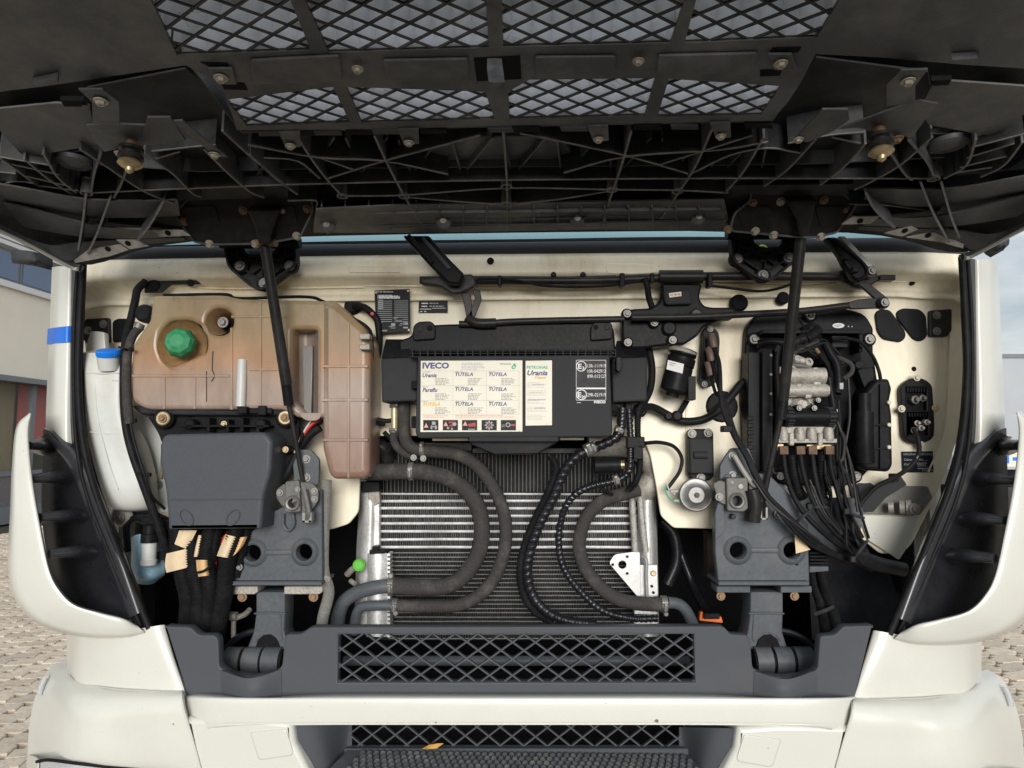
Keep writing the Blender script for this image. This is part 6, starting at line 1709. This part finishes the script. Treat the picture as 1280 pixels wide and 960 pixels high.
plate('pivot_casting', [(1050, 338), (1078, 330), (1096, 338), (1100, 350), (1084, 360), (1070, 358), (1052, 350)], .20, .03, IRON, wl_, bev=.005, r=4)
disc('pivot_nut', 1090, 338, .165, 8, .03, LATCH, wl_, bev=.5); bolt(1090, 338, .162, 5, STEEL, wl_)
boxes('linkage_end', [(1100, 343, 1120, 350, .2, .23)], IRON, wl_)
for p in ([(577, 366), (588, 366), (592, 400), (584, 402)], [(590, 362), (600, 362), (602, 375), (592, 400), (584, 396), (594, 374)]):
    plate('crank_arm', p, .205, .008, IRON, wl_, r=3)
tube('drive_rod', [(574, 405, .19), (600, 405, .19), (640, 402, .19), (720, 400, .19), (780, 399, .185)], 4.2, IRON, wl_, seg=10)
tube('ball_joint', [(584, 398, .19), (596, 404, .185), (620, 404, .185)], 6.5, IRON, wl_, seg=10)
tube('drive_rod', [(790, 397, .18), (870, 396, .18), (930, 393, .185), (1000, 389, .19), (1060, 382, .19), (1105, 378, .19)], 4.4, IRON, wl_, seg=10)
plate('rod_end', [(1060, 378), (1072, 374), (1108, 371), (1112, 378), (1108, 385), (1062, 386)], .18, .012, IRON, wl_, r=4)
disc('ball_joint', 1106, 378, .165, 7.5, .02, IRON, wl_, bev=.4); bolt(1106, 378, .162, 5, STEEL, wl_)
plate('crank_arm', [(1072, 354), (1084, 352), (1112, 374), (1100, 378)], .19, .01, IRON, wl_, r=3)
# wiper arms
wa = plate('wiper_arm', [(503, 294), (536, 294), (562, 324), (580, 342), (574, 355), (560, 354), (534, 328)], .150, .03, BLACK, T, bev=.006, r=3)
tube('arm_ridge', [(528, 298, .145), (546, 318, .145), (562, 336, .145)], 2.5, TRIM, wa, seg=8)
tube('wiper_rod', [(510, 294, .12), (540, 328, .14)], 3, BLACK, wa, seg=8, straight=True)
wb = plate('wiper_arm', [(1033, 296), (1046, 296), (1068, 316), (1085, 334), (1086, 344), (1078, 352), (1068, 348), (1056, 330), (1050, 318)], .150, .03, BLACK, T, bev=.006, r=3)
plate('arm_edge', [(1048, 295), (1056, 295), (1092, 332), (1086, 334)], .147, .012, WPLAST, wb, r=2)
boxes('arm_lug', [(1054, 318, 1062, 324, .135, .15), (1066, 333, 1074, 340, .135, .15)], BLACK, wb)
tube('arm_lip', [(1040, 298, .145), (1064, 316, .145), (1080, 330, .145), (1084, 342, .145), (1074, 350, .145)], 1.8, BLACK, wb, seg=8)
# wiper motor and carrier
mc = plate('motor_carrier', [(777, 390, 5), (790, 386), (812, 385), (824, 378), (828, 362), (826, 354), (878, 354), (874, 372), (880, 382), (890, 384), (920, 384), (918, 398), (900, 400), (880, 408), (872, 420), (855, 431), (842, 430), (800, 436), (788, 440, 5), (778, 432, 5)], .215, .04, BLACK, T, bev=.006, r=4)
lab(mc, 'black carrier of the wiper motor')
for x, y_ in ((784, 392), (785, 428), (818, 403), (841, 425)):
    disc('carrier_boss', x, y_, .20, 7, .02, BLACK, mc, bev=.3); bolt(x, y_, .2, 5, STEEL, mc)
disc('carrier_pivot', 871, 393, .195, 8, .03, IRON, mc); disc('carrier_shaft', 837, 410, .20, 9, .02, BLACK, mc)
lidc = plate('control_unit', [(829, 362), (862, 362), (866, 380), (832, 381)], .195, .03, GREY, mc, bev=.005, r=4)
st_ = plate('unit_sticker', [(836, 366.5), (851.5, 364.5), (852, 370), (837, 372)], .1935, .0006, LABEL, lidc, bev=.0001)
bars('sticker_print', [(838, 368, 841, 369.6), (842.5, 367.5, 846, 369.2), (847, 367, 850.5, 368.6)], .1935, REDINK, st_, th=.0005)
tube('motor_cable', [(806, 348, .19), (809, 358, .19), (811, 372, .20), (815, 384, .205)], 4, RUBBER, mc, seg=10)
lathe('motor', P(841, 491, .225), P(856, 433, .225) - P(841, 491, .225), [(.016, -.012), (.018, -.002), (.030, 0), (.036, .006), (.036, .070), (.034, .072), (.037, .076), (.037, .096), (.032, .100), (.036, .104), (.036, .118)], BLACK, mc, 28)
lathe('motor_flange', P(852, 442, .225), P(856, 433, .225) - P(841, 491, .225), [(.038, 0), (.040, .006), (.034, .012)], CAST, mc, 24)
bars('motor_sticker', [[(835, 450), (855, 455), (853, 467), (833, 461.5)]], .187, WPLAST, mc)
bars('sticker_print', [[(837, 452.5), (845, 454.5), (844.8, 455.5), (836.8, 453.5)], [(836.5, 455), (842, 456.5), (841.8, 457.5), (836.3, 456)]], .1865, INK, mc)
boxes('motor_plug', [(860, 470, 870, 500, .20, .24)], BLACK, mc)

# ================================================================ RIGHT SIDE OF THE BAY
cp_ = plate('cable_plate', [(878, 414), (886, 406), (898, 414), (900, 425), (897, 476), (888, 484), (880, 484), (873, 476)], .27, .02, BLACK, T, r=4)
bolt(888, 411, .268, 4, STEEL, cp_); bolt(881, 480, .268, 4, STEEL, cp_)
boxes('plate_ridge', [(879, 418, 882, 472, .255, .27), (894, 420, 896, 470, .255, .27)], BLACK, cp_)
BROWN = mat('brown ferrule', (.13, .085, .065), .55, var=.2, bump=.1)
for i, (x, y_) in enumerate(((891, 427), (888, 444), (887, 462))):
    tube('ferrule', [(x - 2, y_ - 8, .235), (x, y_, .225), (x + 1.5, y_ + 7, .225)], 4.6, BROWN, cp_, seg=12)
    tube('steel_cable', [(x + 1.5, y_ + 7, .225), (x + 8, y_ + 30, .20), (902 + i * 2, 505 - i * 2, .17), (916 + i * 2, 542, .145), (932 + i * 2, 570, .13), (944 + i * 2, 596, .125), (958 + i, 618, .12), (980 - i, 640 + i * 3, .115), (1010 - i * 2, 668 + i * 4, .12), (1040, 690 + i * 2, .15), (1090, 712, .2)], (3.0, 2.6, 2.2)[i], RUBBER, cp_, seg=10)
boxes('cable_clip', [(904, 532, 916, 540, .13, .16)], BLACK, cp_)
tube('pale_sleeve', [(918, 570, .15), (930, 590, .14), (940, 604, .135), (946, 608, .13)], 3, mat('grey sleeve', (.32, .30, .26), .6, var=.1, bump=.1), cp_, seg=8)
# control module carrier (black, boxy) and its lettering
mdl = [(945, 392, 12), (1000, 388), (1060, 386, 4), (1082, 392, 12), (1092, 410), (1092, 440), (1098, 480), (1100, 580), (1084, 590), (1072, 604, 8), (1052, 608), (970, 606), (940, 594, 6), (932, 570), (928, 500), (933, 410, 8)]
md = plate('module_carrier', [(p[0], p[1], p[2] if len(p) > 2 else 3) for p in mdl], .265, .035, BLACK, T, bev=.006, r=3)
lab(md, 'black moulded carrier holding the clutch valve unit')
plate('carrier_well', [(954, 416), (1074, 414), (1078, 470), (1080, 580), (966, 584), (954, 560)], .263, .004, VOID, md, r=4)
for q in ((1013, 394, 7), (1087, 424, 7), (943, 424, 7), (976, 595, 6), (1070, 595, 7)):
    disc('carrier_boss', q[0], q[1], .255, q[2] + 2, .012, BLACK, md, bev=.3); bolt(q[0], q[1], .254, q[2] - 1, STEEL, md)
text('lettering', 'IVECO', 1030, 402, 8, .265, BLACK, md, wpx=44, bold=.03, th=.002)
bars('oval_badge', [circ(1048, 407, 7.5, 20, 3.2)], .2648, WINK, md); bars('badge_mark', [(1043, 406.2, 1052, 406.9), (1045, 408, 1049, 408.6)], .2643, INK, md)
bars('badge_dot', [circ(1060.5, 408, 1, 8), circ(1065, 408.2, .9, 8)], .2648, DIMINK, md)
boxes('carrier_wall', [(952, 412, 1078, 417, .21, .265), (1074, 417, 1079, 440, .21, .265)], BLACK, md)
plate('carrier_slope', [(1072, 462), (1094, 458), (1096, 486), (1082, 488)], .22, .04, BLACK, md, r=2)
boxes('carrier_shelf', [(1040, 420, 1060, 434, .215, .26), (1024, 448, 1056, 455, .21, .25)], GREY, md)
disc('carrier_knob', 1074, 456, .21, 5.5, .03, BLACK, md)
lr_ = boxes('left_rail', [(953, 435, 964, 590, .19, .26), (935, 440, 950, 590, .21, .26)], BLACK, md)
tube('rail_edge', [(963, 436, .19), (964, 500, .19), (964, 560, .19), (966, 588, .19), (972, 592, .2)], 1.6, GREY, md, seg=8)
for y_ in (444, 468, 492, 518):
    disc('rail_pin', 964, y_, .185, 1.8, .01, CAST, md)
boxes('ribbed_block', [(930 + 4, 520 + i * 9, 942, 526 + i * 9, .205, .22) for i in range(7)], BLACK, md)
# the big black canister box
bbx = plate('filter_box', [(1095, 474, 4), (1112, 473, 4), (1116, 486), (1113, 500), (1116, 520), (1116, 540), (1117, 582, 4), (1112, 590, 4), (1080, 588, 10), (1070, 570, 6), (1070, 525, 6), (1082, 516), (1082, 490)], .19, .08, BLACK, T, bev=.010, r=3)
tube('filter_drum', [(1080, 515, .20), (1080, 545, .195), (1081, 578, .20)], 11, BLACK, bbx, seg=18)
tube('filter_neck', [(1080, 492, .2), (1080, 514, .2)], 8, BLACK, bbx, seg=14, straight=True)
boxes('box_seam', [(1100, 480, 1102, 586, .183, .2), (1084, 530, 1114, 532, .183, .2), (1084, 560, 1114, 562, .183, .2)], BLACK, bbx)
for y_ in (503, 531, 559):
    disc('box_pin', 1112, y_, .18, 2.6, .012, PALE, bbx)
# valve unit
vb = plate('valve_unit', [(983, 462), (1000, 458), (1020, 462), (1034, 470), (1032, 486), (1034, 490), (1030, 496), (1018, 502), (1020, 508), (984, 508), (976, 500), (980, 486)], .205, .05, CAST, T, bev=.008, r=4)
lab(vb, 'dusty cast alloy valve unit')
rod('valve_chamber', P(982, 470, .19), P(1030, 470, .19), .022, CAST, vb, 18)
rod('valve_chamber', P(980, 488, .185), P(1034, 488, .185), .018, CAST, vb, 18)
for x, y_, r in ((987, 465, 7), (1003, 470, 7), (1017, 466, 5), (1026, 468, 5), (994, 451, 5), (1008, 455, 6)):
    lathe('valve_port', P(x, y_, .19), Vector((.1, -1, .3)), [(r * .0021, -.01), (r * .0021, .012), (r * .0017, .016), (r * .0009, .016), (r * .0008, .008)], CAST, vb, 16)
rv = random.Random(21)
for x, y_, w, h, d in ((984, 474, 9, 12, .178), (1006, 474, 8, 9, .18), (1022, 478, 10, 12, .176), (992, 493, 14, 7, .176), (1012, 493, 10, 9, .172), (1028, 464, 7, 8, .18), (978, 462, 7, 9, .185), (1000, 483, 9, 8, .17)):
    plate('valve_block', [(x - w / 2, y_ - h / 2), (x + w / 2, y_ - h / 2 + rv.uniform(-2, 2)), (x + w / 2 + rv.uniform(-2, 2), y_ + h / 2), (x - w / 2, y_ + h / 2 + rv.uniform(-1, 2))], d, .03, CAST, vb, bev=.004, r=2)
tube('valve_pipe', [(982, 450, .20), (992, 448, .19), (1004, 452, .185), (1010, 456, .19)], 5, CAST, vb, seg=12)
tube('valve_pipe', [(986, 456, .19), (1000, 457, .18), (1012, 460, .185)], 3.4, LATCH, vb, seg=10)
disc('valve_dome', 1003, 506, .19, 12, .03, CAST, vb, bev=.5)
bolt(1031, 485, .18, 4.5, RUST, vb)
for x, y_ in ((986, 502), (1023, 500), (988, 482), (1016, 484)):
    bolt(x, y_, .185, 3.2, STEEL, vb)
cyl = rod('pressure_cylinder', P(979, 521, .175), P(1043, 521, .175), .0225, BLACK, T, 26)
for k in range(3):
    pass
cA, cB = P(980, 521, .175), P(1043, 521, .175)
for side in (0, 1):
    for k in range(14):
        an = 2 * math.pi * k / 14
        c = (cA + Vector((.004, 0, 0))) if side == 0 else (cB - Vector((.020, 0, 0)))
        d = Vector((0, math.cos(an), math.sin(an)))
        e = Vector((0, -math.sin(an), math.cos(an))) * .0022
        a = c + d * .0222; b = a + Vector((.016, 0, 0)); o = d * .0028
        raw('cylinder_tooth', [a - e, a + e, b + e, b - e, a - e + o, a + e + o, b + e + o, b - e + o], [(4, 5, 6, 7), (0, 1, 5, 4), (1, 2, 6, 5), (2, 3, 7, 6), (3, 0, 4, 7)], GREY, cyl, fix=True)
tube('cylinder_bail', [(976, 544, .18), (975, 530, .165), (978, 512, .16), (980, 508, .18)], 1.2, STEEL, cyl, seg=6)
tube('cylinder_bail', [(1040, 540, .18), (1046, 526, .165), (1046, 512, .165)], 1.2, STEEL, cyl, seg=6)
for x in (999, 1018):
    disc('cylinder_boss', x, 510, .155, 4.6, .03, BLACK, cyl); bolt(x, 510, .152, 3.4, STEEL, cyl)
mf = boxes('manifold', [(976, 533, 1042, 552, .185, .22)], CAST, T)
boxes('manifold_bar', [(973, 548, 1047, 554, .172, .19)], STEEL, mf)
boxes('amber_tape', [(968, 554, 980, 563, .19, .21), (1008, 555, 1044, 562, .195, .21)], BRASS, mf)
for i, x in enumerate((979, 1000, 1015, 1036)):
    lathe('pipe_fitting', P(x, 556, .175), Vector((0, 0, 1)), [(.012, -.024), (.012, -.004), (.010, -.003)], COPPER, mf, 6)
    lathe('fitting_neck', P(x, 551, .178), Vector((0, 0, 1)), [(.012, 0), (.0135, .012), (.012, .026), (.009, .034)], CAST, mf, 14)
for x in (990, 1026):
    boxes('manifold_post', [(x - 3, 541, x + 3, 557, .165, .18)], CAST, mf)
for p in ([(979, 566, .175), (982, 590, .165), (990, 616, .15), (1004, 640, .135), (1025, 662, .13), (1050, 682, .15), (1090, 702, .2)], [(1000, 566, .175), (1004, 590, .165), (1012, 616, .155), (1024, 642, .145), (1042, 664, .15), (1064, 684, .17)], [(1015, 566, .175), (1018, 590, .17), (1024, 616, .16), (1034, 640, .15), (1052, 664, .16), (1072, 682, .18)], [(1037, 566, .175), (1040, 590, .17), (1048, 618, .16), (1056, 645, .16), (1070, 676, .17), (1086, 696, .19)],
          [(1048, 500, .18), (1050, 540, .175), (1050, 575, .175), (1054, 610, .17), (1060, 640, .165), (1072, 668, .17), (1084, 690, .19)], [(1042, 490, .18), (1046, 520, .175), (1046, 560, .178), (1050, 600, .175), (1062, 640, .172), (1078, 672, .18)]):
    tube('air_line', p, 3.1 if p[0][1] > 560 else 2.4, RUBBER, T, seg=12)
for p in ([(990, 570, .20), (992, 590, .195), (998, 612, .195), (1004, 622, .2)], [(1027, 565, .20), (1028, 590, .2), (1028, 622, .2)]):
    tube('wire_loom', p, 6.5, RUBBER, T, seg=12, kind='corr', pitch=.007)
cl_ = tube('sensor_cable', [(1052, 540, .165), (1056, 552, .165), (1054, 572, .165), (1050, 580, .165), (1058, 594, .165), (1064, 612, .165), (1066, 622, .17)], 2.4, IRON, T, seg=8)
tube('sensor_cable', [(1034, 444, .19), (1050, 448, .18), (1064, 456, .18), (1064, 466, .18), (1054, 474, .18)], 3.0, HOSE, cl_, seg=8)
tube('sensor_cable', [(1040, 424, .19), (1058, 423, .19), (1076, 428, .19), (1090, 444, .2), (1098, 462, .21), (1101, 476, .2)], 2.2, RUBBER, cl_, seg=8)
tube('sensor_plug', [(1032, 430, .19), (1038, 442, .185), (1046, 456, .18), (1048, 476, .18), (1046, 492, .175)], 5.5, BLACK, cl_, seg=10)
tube('sensor_plug', [(1036, 472, .18), (1038, 488, .178), (1042, 510, .175)], 4.5, BLACK, cl_, seg=10)
tube('copper_lead', [(1020, 436, .185), (1024, 442, .18)], 2.4, COPPER, cl_, seg=8, straight=True)
tube('copper_lead', [(1024, 443, .18), (1034, 456, .178), (1039, 470, .178)], 1.8, RUBBER, cl_, seg=8)
boxes('plug_latch', [(1049, 478, 1055, 487, .165, .18)], STEEL, cl_)
tube('wire_loom', [(982, 446, .20), (998, 438, .19), (1012, 430, .19), (1022, 426, .19)], 4, HOSE, T, seg=10, kind='corr', pitch=.005)
tube('ribbed_boot', [(988, 430, .19), (1000, 425, .19), (1012, 421, .19)], 7, RUBBER, T, seg=14, kind='corr', pitch=.016)
disc('boot_grommet', 1018, 415, .22, 13, .03, RUBBER, T, bev=.5)
tube('ribbed_boot', [(1008, 424, .185), (1018, 418, .19), (1022, 412, .2)], 6, RUBBER, T, seg=12)
tube('wire_loom', [(948, 430, .21), (960, 427, .20), (975, 428, .195), (990, 430, .195)], 5, BLACK, T, seg=10)
tube('wire_loom', [(968, 440, .2), (973, 430, .2), (970, 455, .2), (972, 500, .2), (970, 560, .2)], 4.5, BLACK, T, seg=10)
tube('ground_wire', [(996, 394, .22), (1004, 408, .2), (1010, 420, .19)], 1.2, RUBBER, T, seg=6)
# bracket that carries the lines, ties
gp = plate('line_bracket', [(964, 606), (975, 604), (1000, 622), (1072, 622), (1080, 640), (1070, 700), (1030, 690), (1000, 660), (985, 655)], .205, .006, STEELP, T, r=3)
disc('bracket_slot', 1033, 632, .204, 3, .002, VOID, gp); disc('bracket_slot', 1011, 632, .204, 4, .002, VOID, gp)
bolt(973, 643, .165, 6, STEEL, gp)
for q in ([(992, 656), (1014, 636)], [(1012, 634), (1034, 634)], [(1058, 640), (1080, 648)], [(1066, 700), (1084, 676)]):
    a, b = q
    tie = tube('cable_tie', [(a[0], a[1], .135), ((a[0] + b[0]) / 2, (a[1] + b[1]) / 2, .118), (b[0], b[1], .135)], 2.0, GREY, T, seg=8, flat=.5)
    boxes('tie_head', [(a[0] - 2, a[1] - 4, a[0] + 4, a[1] + 3, .115, .13)], GREY, tie)
tube('line_bundle', [(1060, 690, .15), (1078, 698, .17), (1100, 706, .2), (1130, 712, .25)], 9, BLACK, T, seg=12, flat=.7)
gb = plate('grey_bracket', [(1072, 604), (1090, 604), (1094, 608), (1126, 594), (1134, 606), (1108, 622), (1092, 640), (1078, 640)], .235, .006, GREY, T, r=2)
boxes('tie_mount', [(1115, 592, 1124, 602, .215, .235)], BLACK, gb)
tube('earth_cable', [(1142, 536, .22), (1147, 548, .205), (1149, 562, .205), (1144, 576, .21), (1132, 588, .21), (1116, 598, .205), (1096, 608, .20), (1082, 622, .195), (1074, 632, .19)], 2.8, RUBBER, gb, seg=10)
tube('cable_sheen', [(1142, 536, .219), (1147, 548, .203), (1149.5, 562, .203), (1144.6, 576, .208)], 1.6, STEEL, gb, seg=8)  # paler strip laid along the cable, a highlight put into colour
# socket panel
sk = plate('socket_panel', [(1126, 482, 12), (1140, 472), (1153, 472), (1166, 480, 12), (1169, 530), (1168, 548, 10), (1156, 554), (1140, 555, 6), (1130, 546, 8)], .275, .02, BLACK, T, r=8, bev=.004, holes=[rect(1133, 484, 1158, 513), rect(1135, 516, 1160, 544)])
for x, y_ in ((1146, 472), (1127, 511), (1169, 510), (1151, 556)):
    bolt(x, y_, .272, 4.5, BRASS if x > 1160 else PALE, sk)
boxes('socket_back', [(1132, 483, 1161, 546, .29, .299)], VOID, sk)
boxes('socket_comb', [(1134 + i * 3.4, 484, 1136 + i * 3.4, 490, .27, .29) for i in range(7)] + [(1136 + i * 3.4, 516, 1138 + i * 3.4, 521, .27, .29) for i in range(7)], BLACK, sk)
for x, y_, r in ((1141, 500, 6), (1150, 498, 5), (1143, 529, 4), (1155, 528, 4), (1139, 538, 4.5), (1148, 535, 4)):
    lathe('stud', P(x, y_, .285), Vector((.1, -1, 0)), [(r * .002, 0), (r * .002, .012), (r * .0012, .014), (r * .001, .022)], LATCH if r > 4 else CAST, sk, 8)
op = plate('paint_plate', [(1127, 564.5), (1166, 564), (1167, 590.5), (1128, 590.5)], .296, .001, mat('navy black sticker', (.016, .02, .03), .35, var=.05, bump=0), T, bev=.0002)
tp_ = lambda s, x, yy, h, w, m=DIMINK: text('lettering', s, x, yy, h, .296, m, op, wpx=w, bold=.01, th=.0004)
tp_('ORIGINAL PAINTING', 1129, 569, 2.6, 35); tp_('Colour', 1130, 575.7, 2.6, 10.5, FAINT); tp_('Code', 1130, 581.6, 2.6, 8.5, FAINT); tp_('50027', 1146.5, 581.8, 3.6, 11.5, FAINT); tp_('IVECO', 1153, 589.3, 2.4, 13, FAINT)
bars('plate_line', [(1147, 575.7, 1160, 576.1), (1147, 582.6, 1160, 583), (1148, 573.6, 1154, 574.6), (1147, 585, 1162, 586.2)], .296, DIMINK, op, th=.0004)
# steel rail and spacer at far right, white panel below, inner fender
rl_ = plate('steel_rail', [(1070, 606), (1160, 608), (1166, 622), (1150, 644), (1076, 643)], .29, .02, CAST, T, r=2)
rl_.data.materials[0] = ROUGHBAR
for i, (x, r) in enumerate(((1114, 7), (1128, 9), (1136, 9.5))):
    lathe('spacer', P(x, 634, .26), Vector((.9, -.5, 0)), [(r * .002, -.006), (r * .002, .006)], CAST, rl_, 16)
bolt(1143, 636, .24, 7, STEEL, rl_)
plate('lower_panel', [(1074, 644), (1150, 646), (1132, 688), (1124, 700), (1086, 676)], .288, .006, WHITE, T, r=2)
grid('inner_fender', [[(1010, 690, .55), (1060, 690, .5), (1130, 690, .42)], [(1012, 740, .50), (1070, 735, .42), (1125, 735, .36)], [(1015, 800, .45), (1060, 800, .40), (1115, 800, .34)]], FENDER, T)
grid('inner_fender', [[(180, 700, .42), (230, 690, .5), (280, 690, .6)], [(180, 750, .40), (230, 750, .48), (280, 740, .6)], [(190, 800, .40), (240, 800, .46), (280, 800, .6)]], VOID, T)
for p in ([(1014, 704, .22), (1018, 730, .22), (1026, 755, .22), (1034, 800, .23)], [(1026, 704, .20), (1030, 730, .20), (1038, 755, .21), (1050, 800, .23)]):
    tube('wire_loom', p, 6.5, RUBBER, T, seg=12, kind='corr', pitch=.006)
ct = tube('cable_tie', [(1018, 768, .19), (1032, 763, .18), (1042, 758, .19)], 2.2, GREY, T, seg=8, flat=.5)
gl = plate('loom_clamp', [(1012, 708), (1036, 708), (1036, 714), (1012, 716)], .18, .03, STEELP, T, r=1)
boxes('clamp_ridges', [(1012, 690 + i * 4.2, 1040 - i * 2, 693 + i * 4.2, .17, .2) for i in range(4)], BLACK, gl)
# relay box and horn
rb = plate('relay', [(860, 540, 4), (864, 536), (888, 536), (892, 540, 4), (893, 596, 5), (886, 601), (866, 600), (860, 594, 4)], .26, .03, BLACK, T, r=3, bev=.004)
plate('relay_body', [(862, 548), (892, 548), (892, 592), (863, 592)], .235, .03, GREY, rb, r=3, bev=.004)
rod('relay_bump', P(867, 569, .235), P(884, 569, .235), .010, GREY, rb, 14)
for x, y_ in ((865, 542), (885, 541), (876, 597)):
    bolt(x, y_, .258, 5.5, STEEL, rb)
hn_ = lathe('horn', P(869, 618, .235), Vector((-.08, -1, 0)), [(.034, 0), (.043, .004), (.044, .012), (.041, .016), (.036, .016), (.022, .021), (.020, .023), (.010, .023)], mat('horn disc steel', (.24, .24, .238), .42, .6, var=.15, dust=.9, dcol=(.15, .11, .07), dscale=18, bump=.1), T, 36)
lab(hn_, 'round steel horn with a rusty middle')
bolt(871, 619, .212, 3.6, LATCH, hn_)
plate('horn_bracket', [(886, 610), (906, 604), (908, 628), (888, 626)], .24, .004, CAST, hn_, r=3)
boxes('horn_terminal', [(838, 612, 852, 616, .235, .24), (842, 624, 852, 628, .235, .24)], CAST, hn_)

rw = random.Random(17)
for k in range(9):
    x0 = rw.uniform(1030, 1062); y0 = rw.uniform(560, 600); d = rw.uniform(.14, .2)
    tube('thin_wire', [(x0, y0, d), (x0 + rw.uniform(0, 8), y0 + 26, d - .005), (x0 + rw.uniform(4, 16), y0 + 56, d), (x0 + rw.uniform(14, 30), y0 + 84, d - .01), (x0 + rw.uniform(24, 40), y0 + 104, d + .01)], rw.uniform(1.0, 1.8), RUBBER, T, seg=6)
for k in range(6):
    x0 = rw.uniform(962, 990); y0 = rw.uniform(426, 440)
    tube('thin_wire', [(x0, y0, .2), (x0 + rw.uniform(5, 18), y0 + rw.uniform(-8, 8), .185), (x0 + rw.uniform(28, 50), y0 + rw.uniform(-6, 14), .185), (x0 + rw.uniform(50, 66), y0 + rw.uniform(8, 30), .19)], rw.uniform(1.0, 1.8), RUBBER, T, seg=6)
for p in ([(1012, 600, .15), (1030, 640, .13), (1052, 668, .14)], [(1044, 520, .17), (1058, 560, .165), (1066, 600, .165), (1072, 640, .16)], [(942, 600, .12), (962, 628, .115), (990, 652, .11), (1024, 676, .12)], [(1060, 470, .19), (1062, 520, .18), (1056, 570, .175), (1064, 620, .17)]):
    tube('thin_wire', p, 1.6, IRON, T, seg=6)
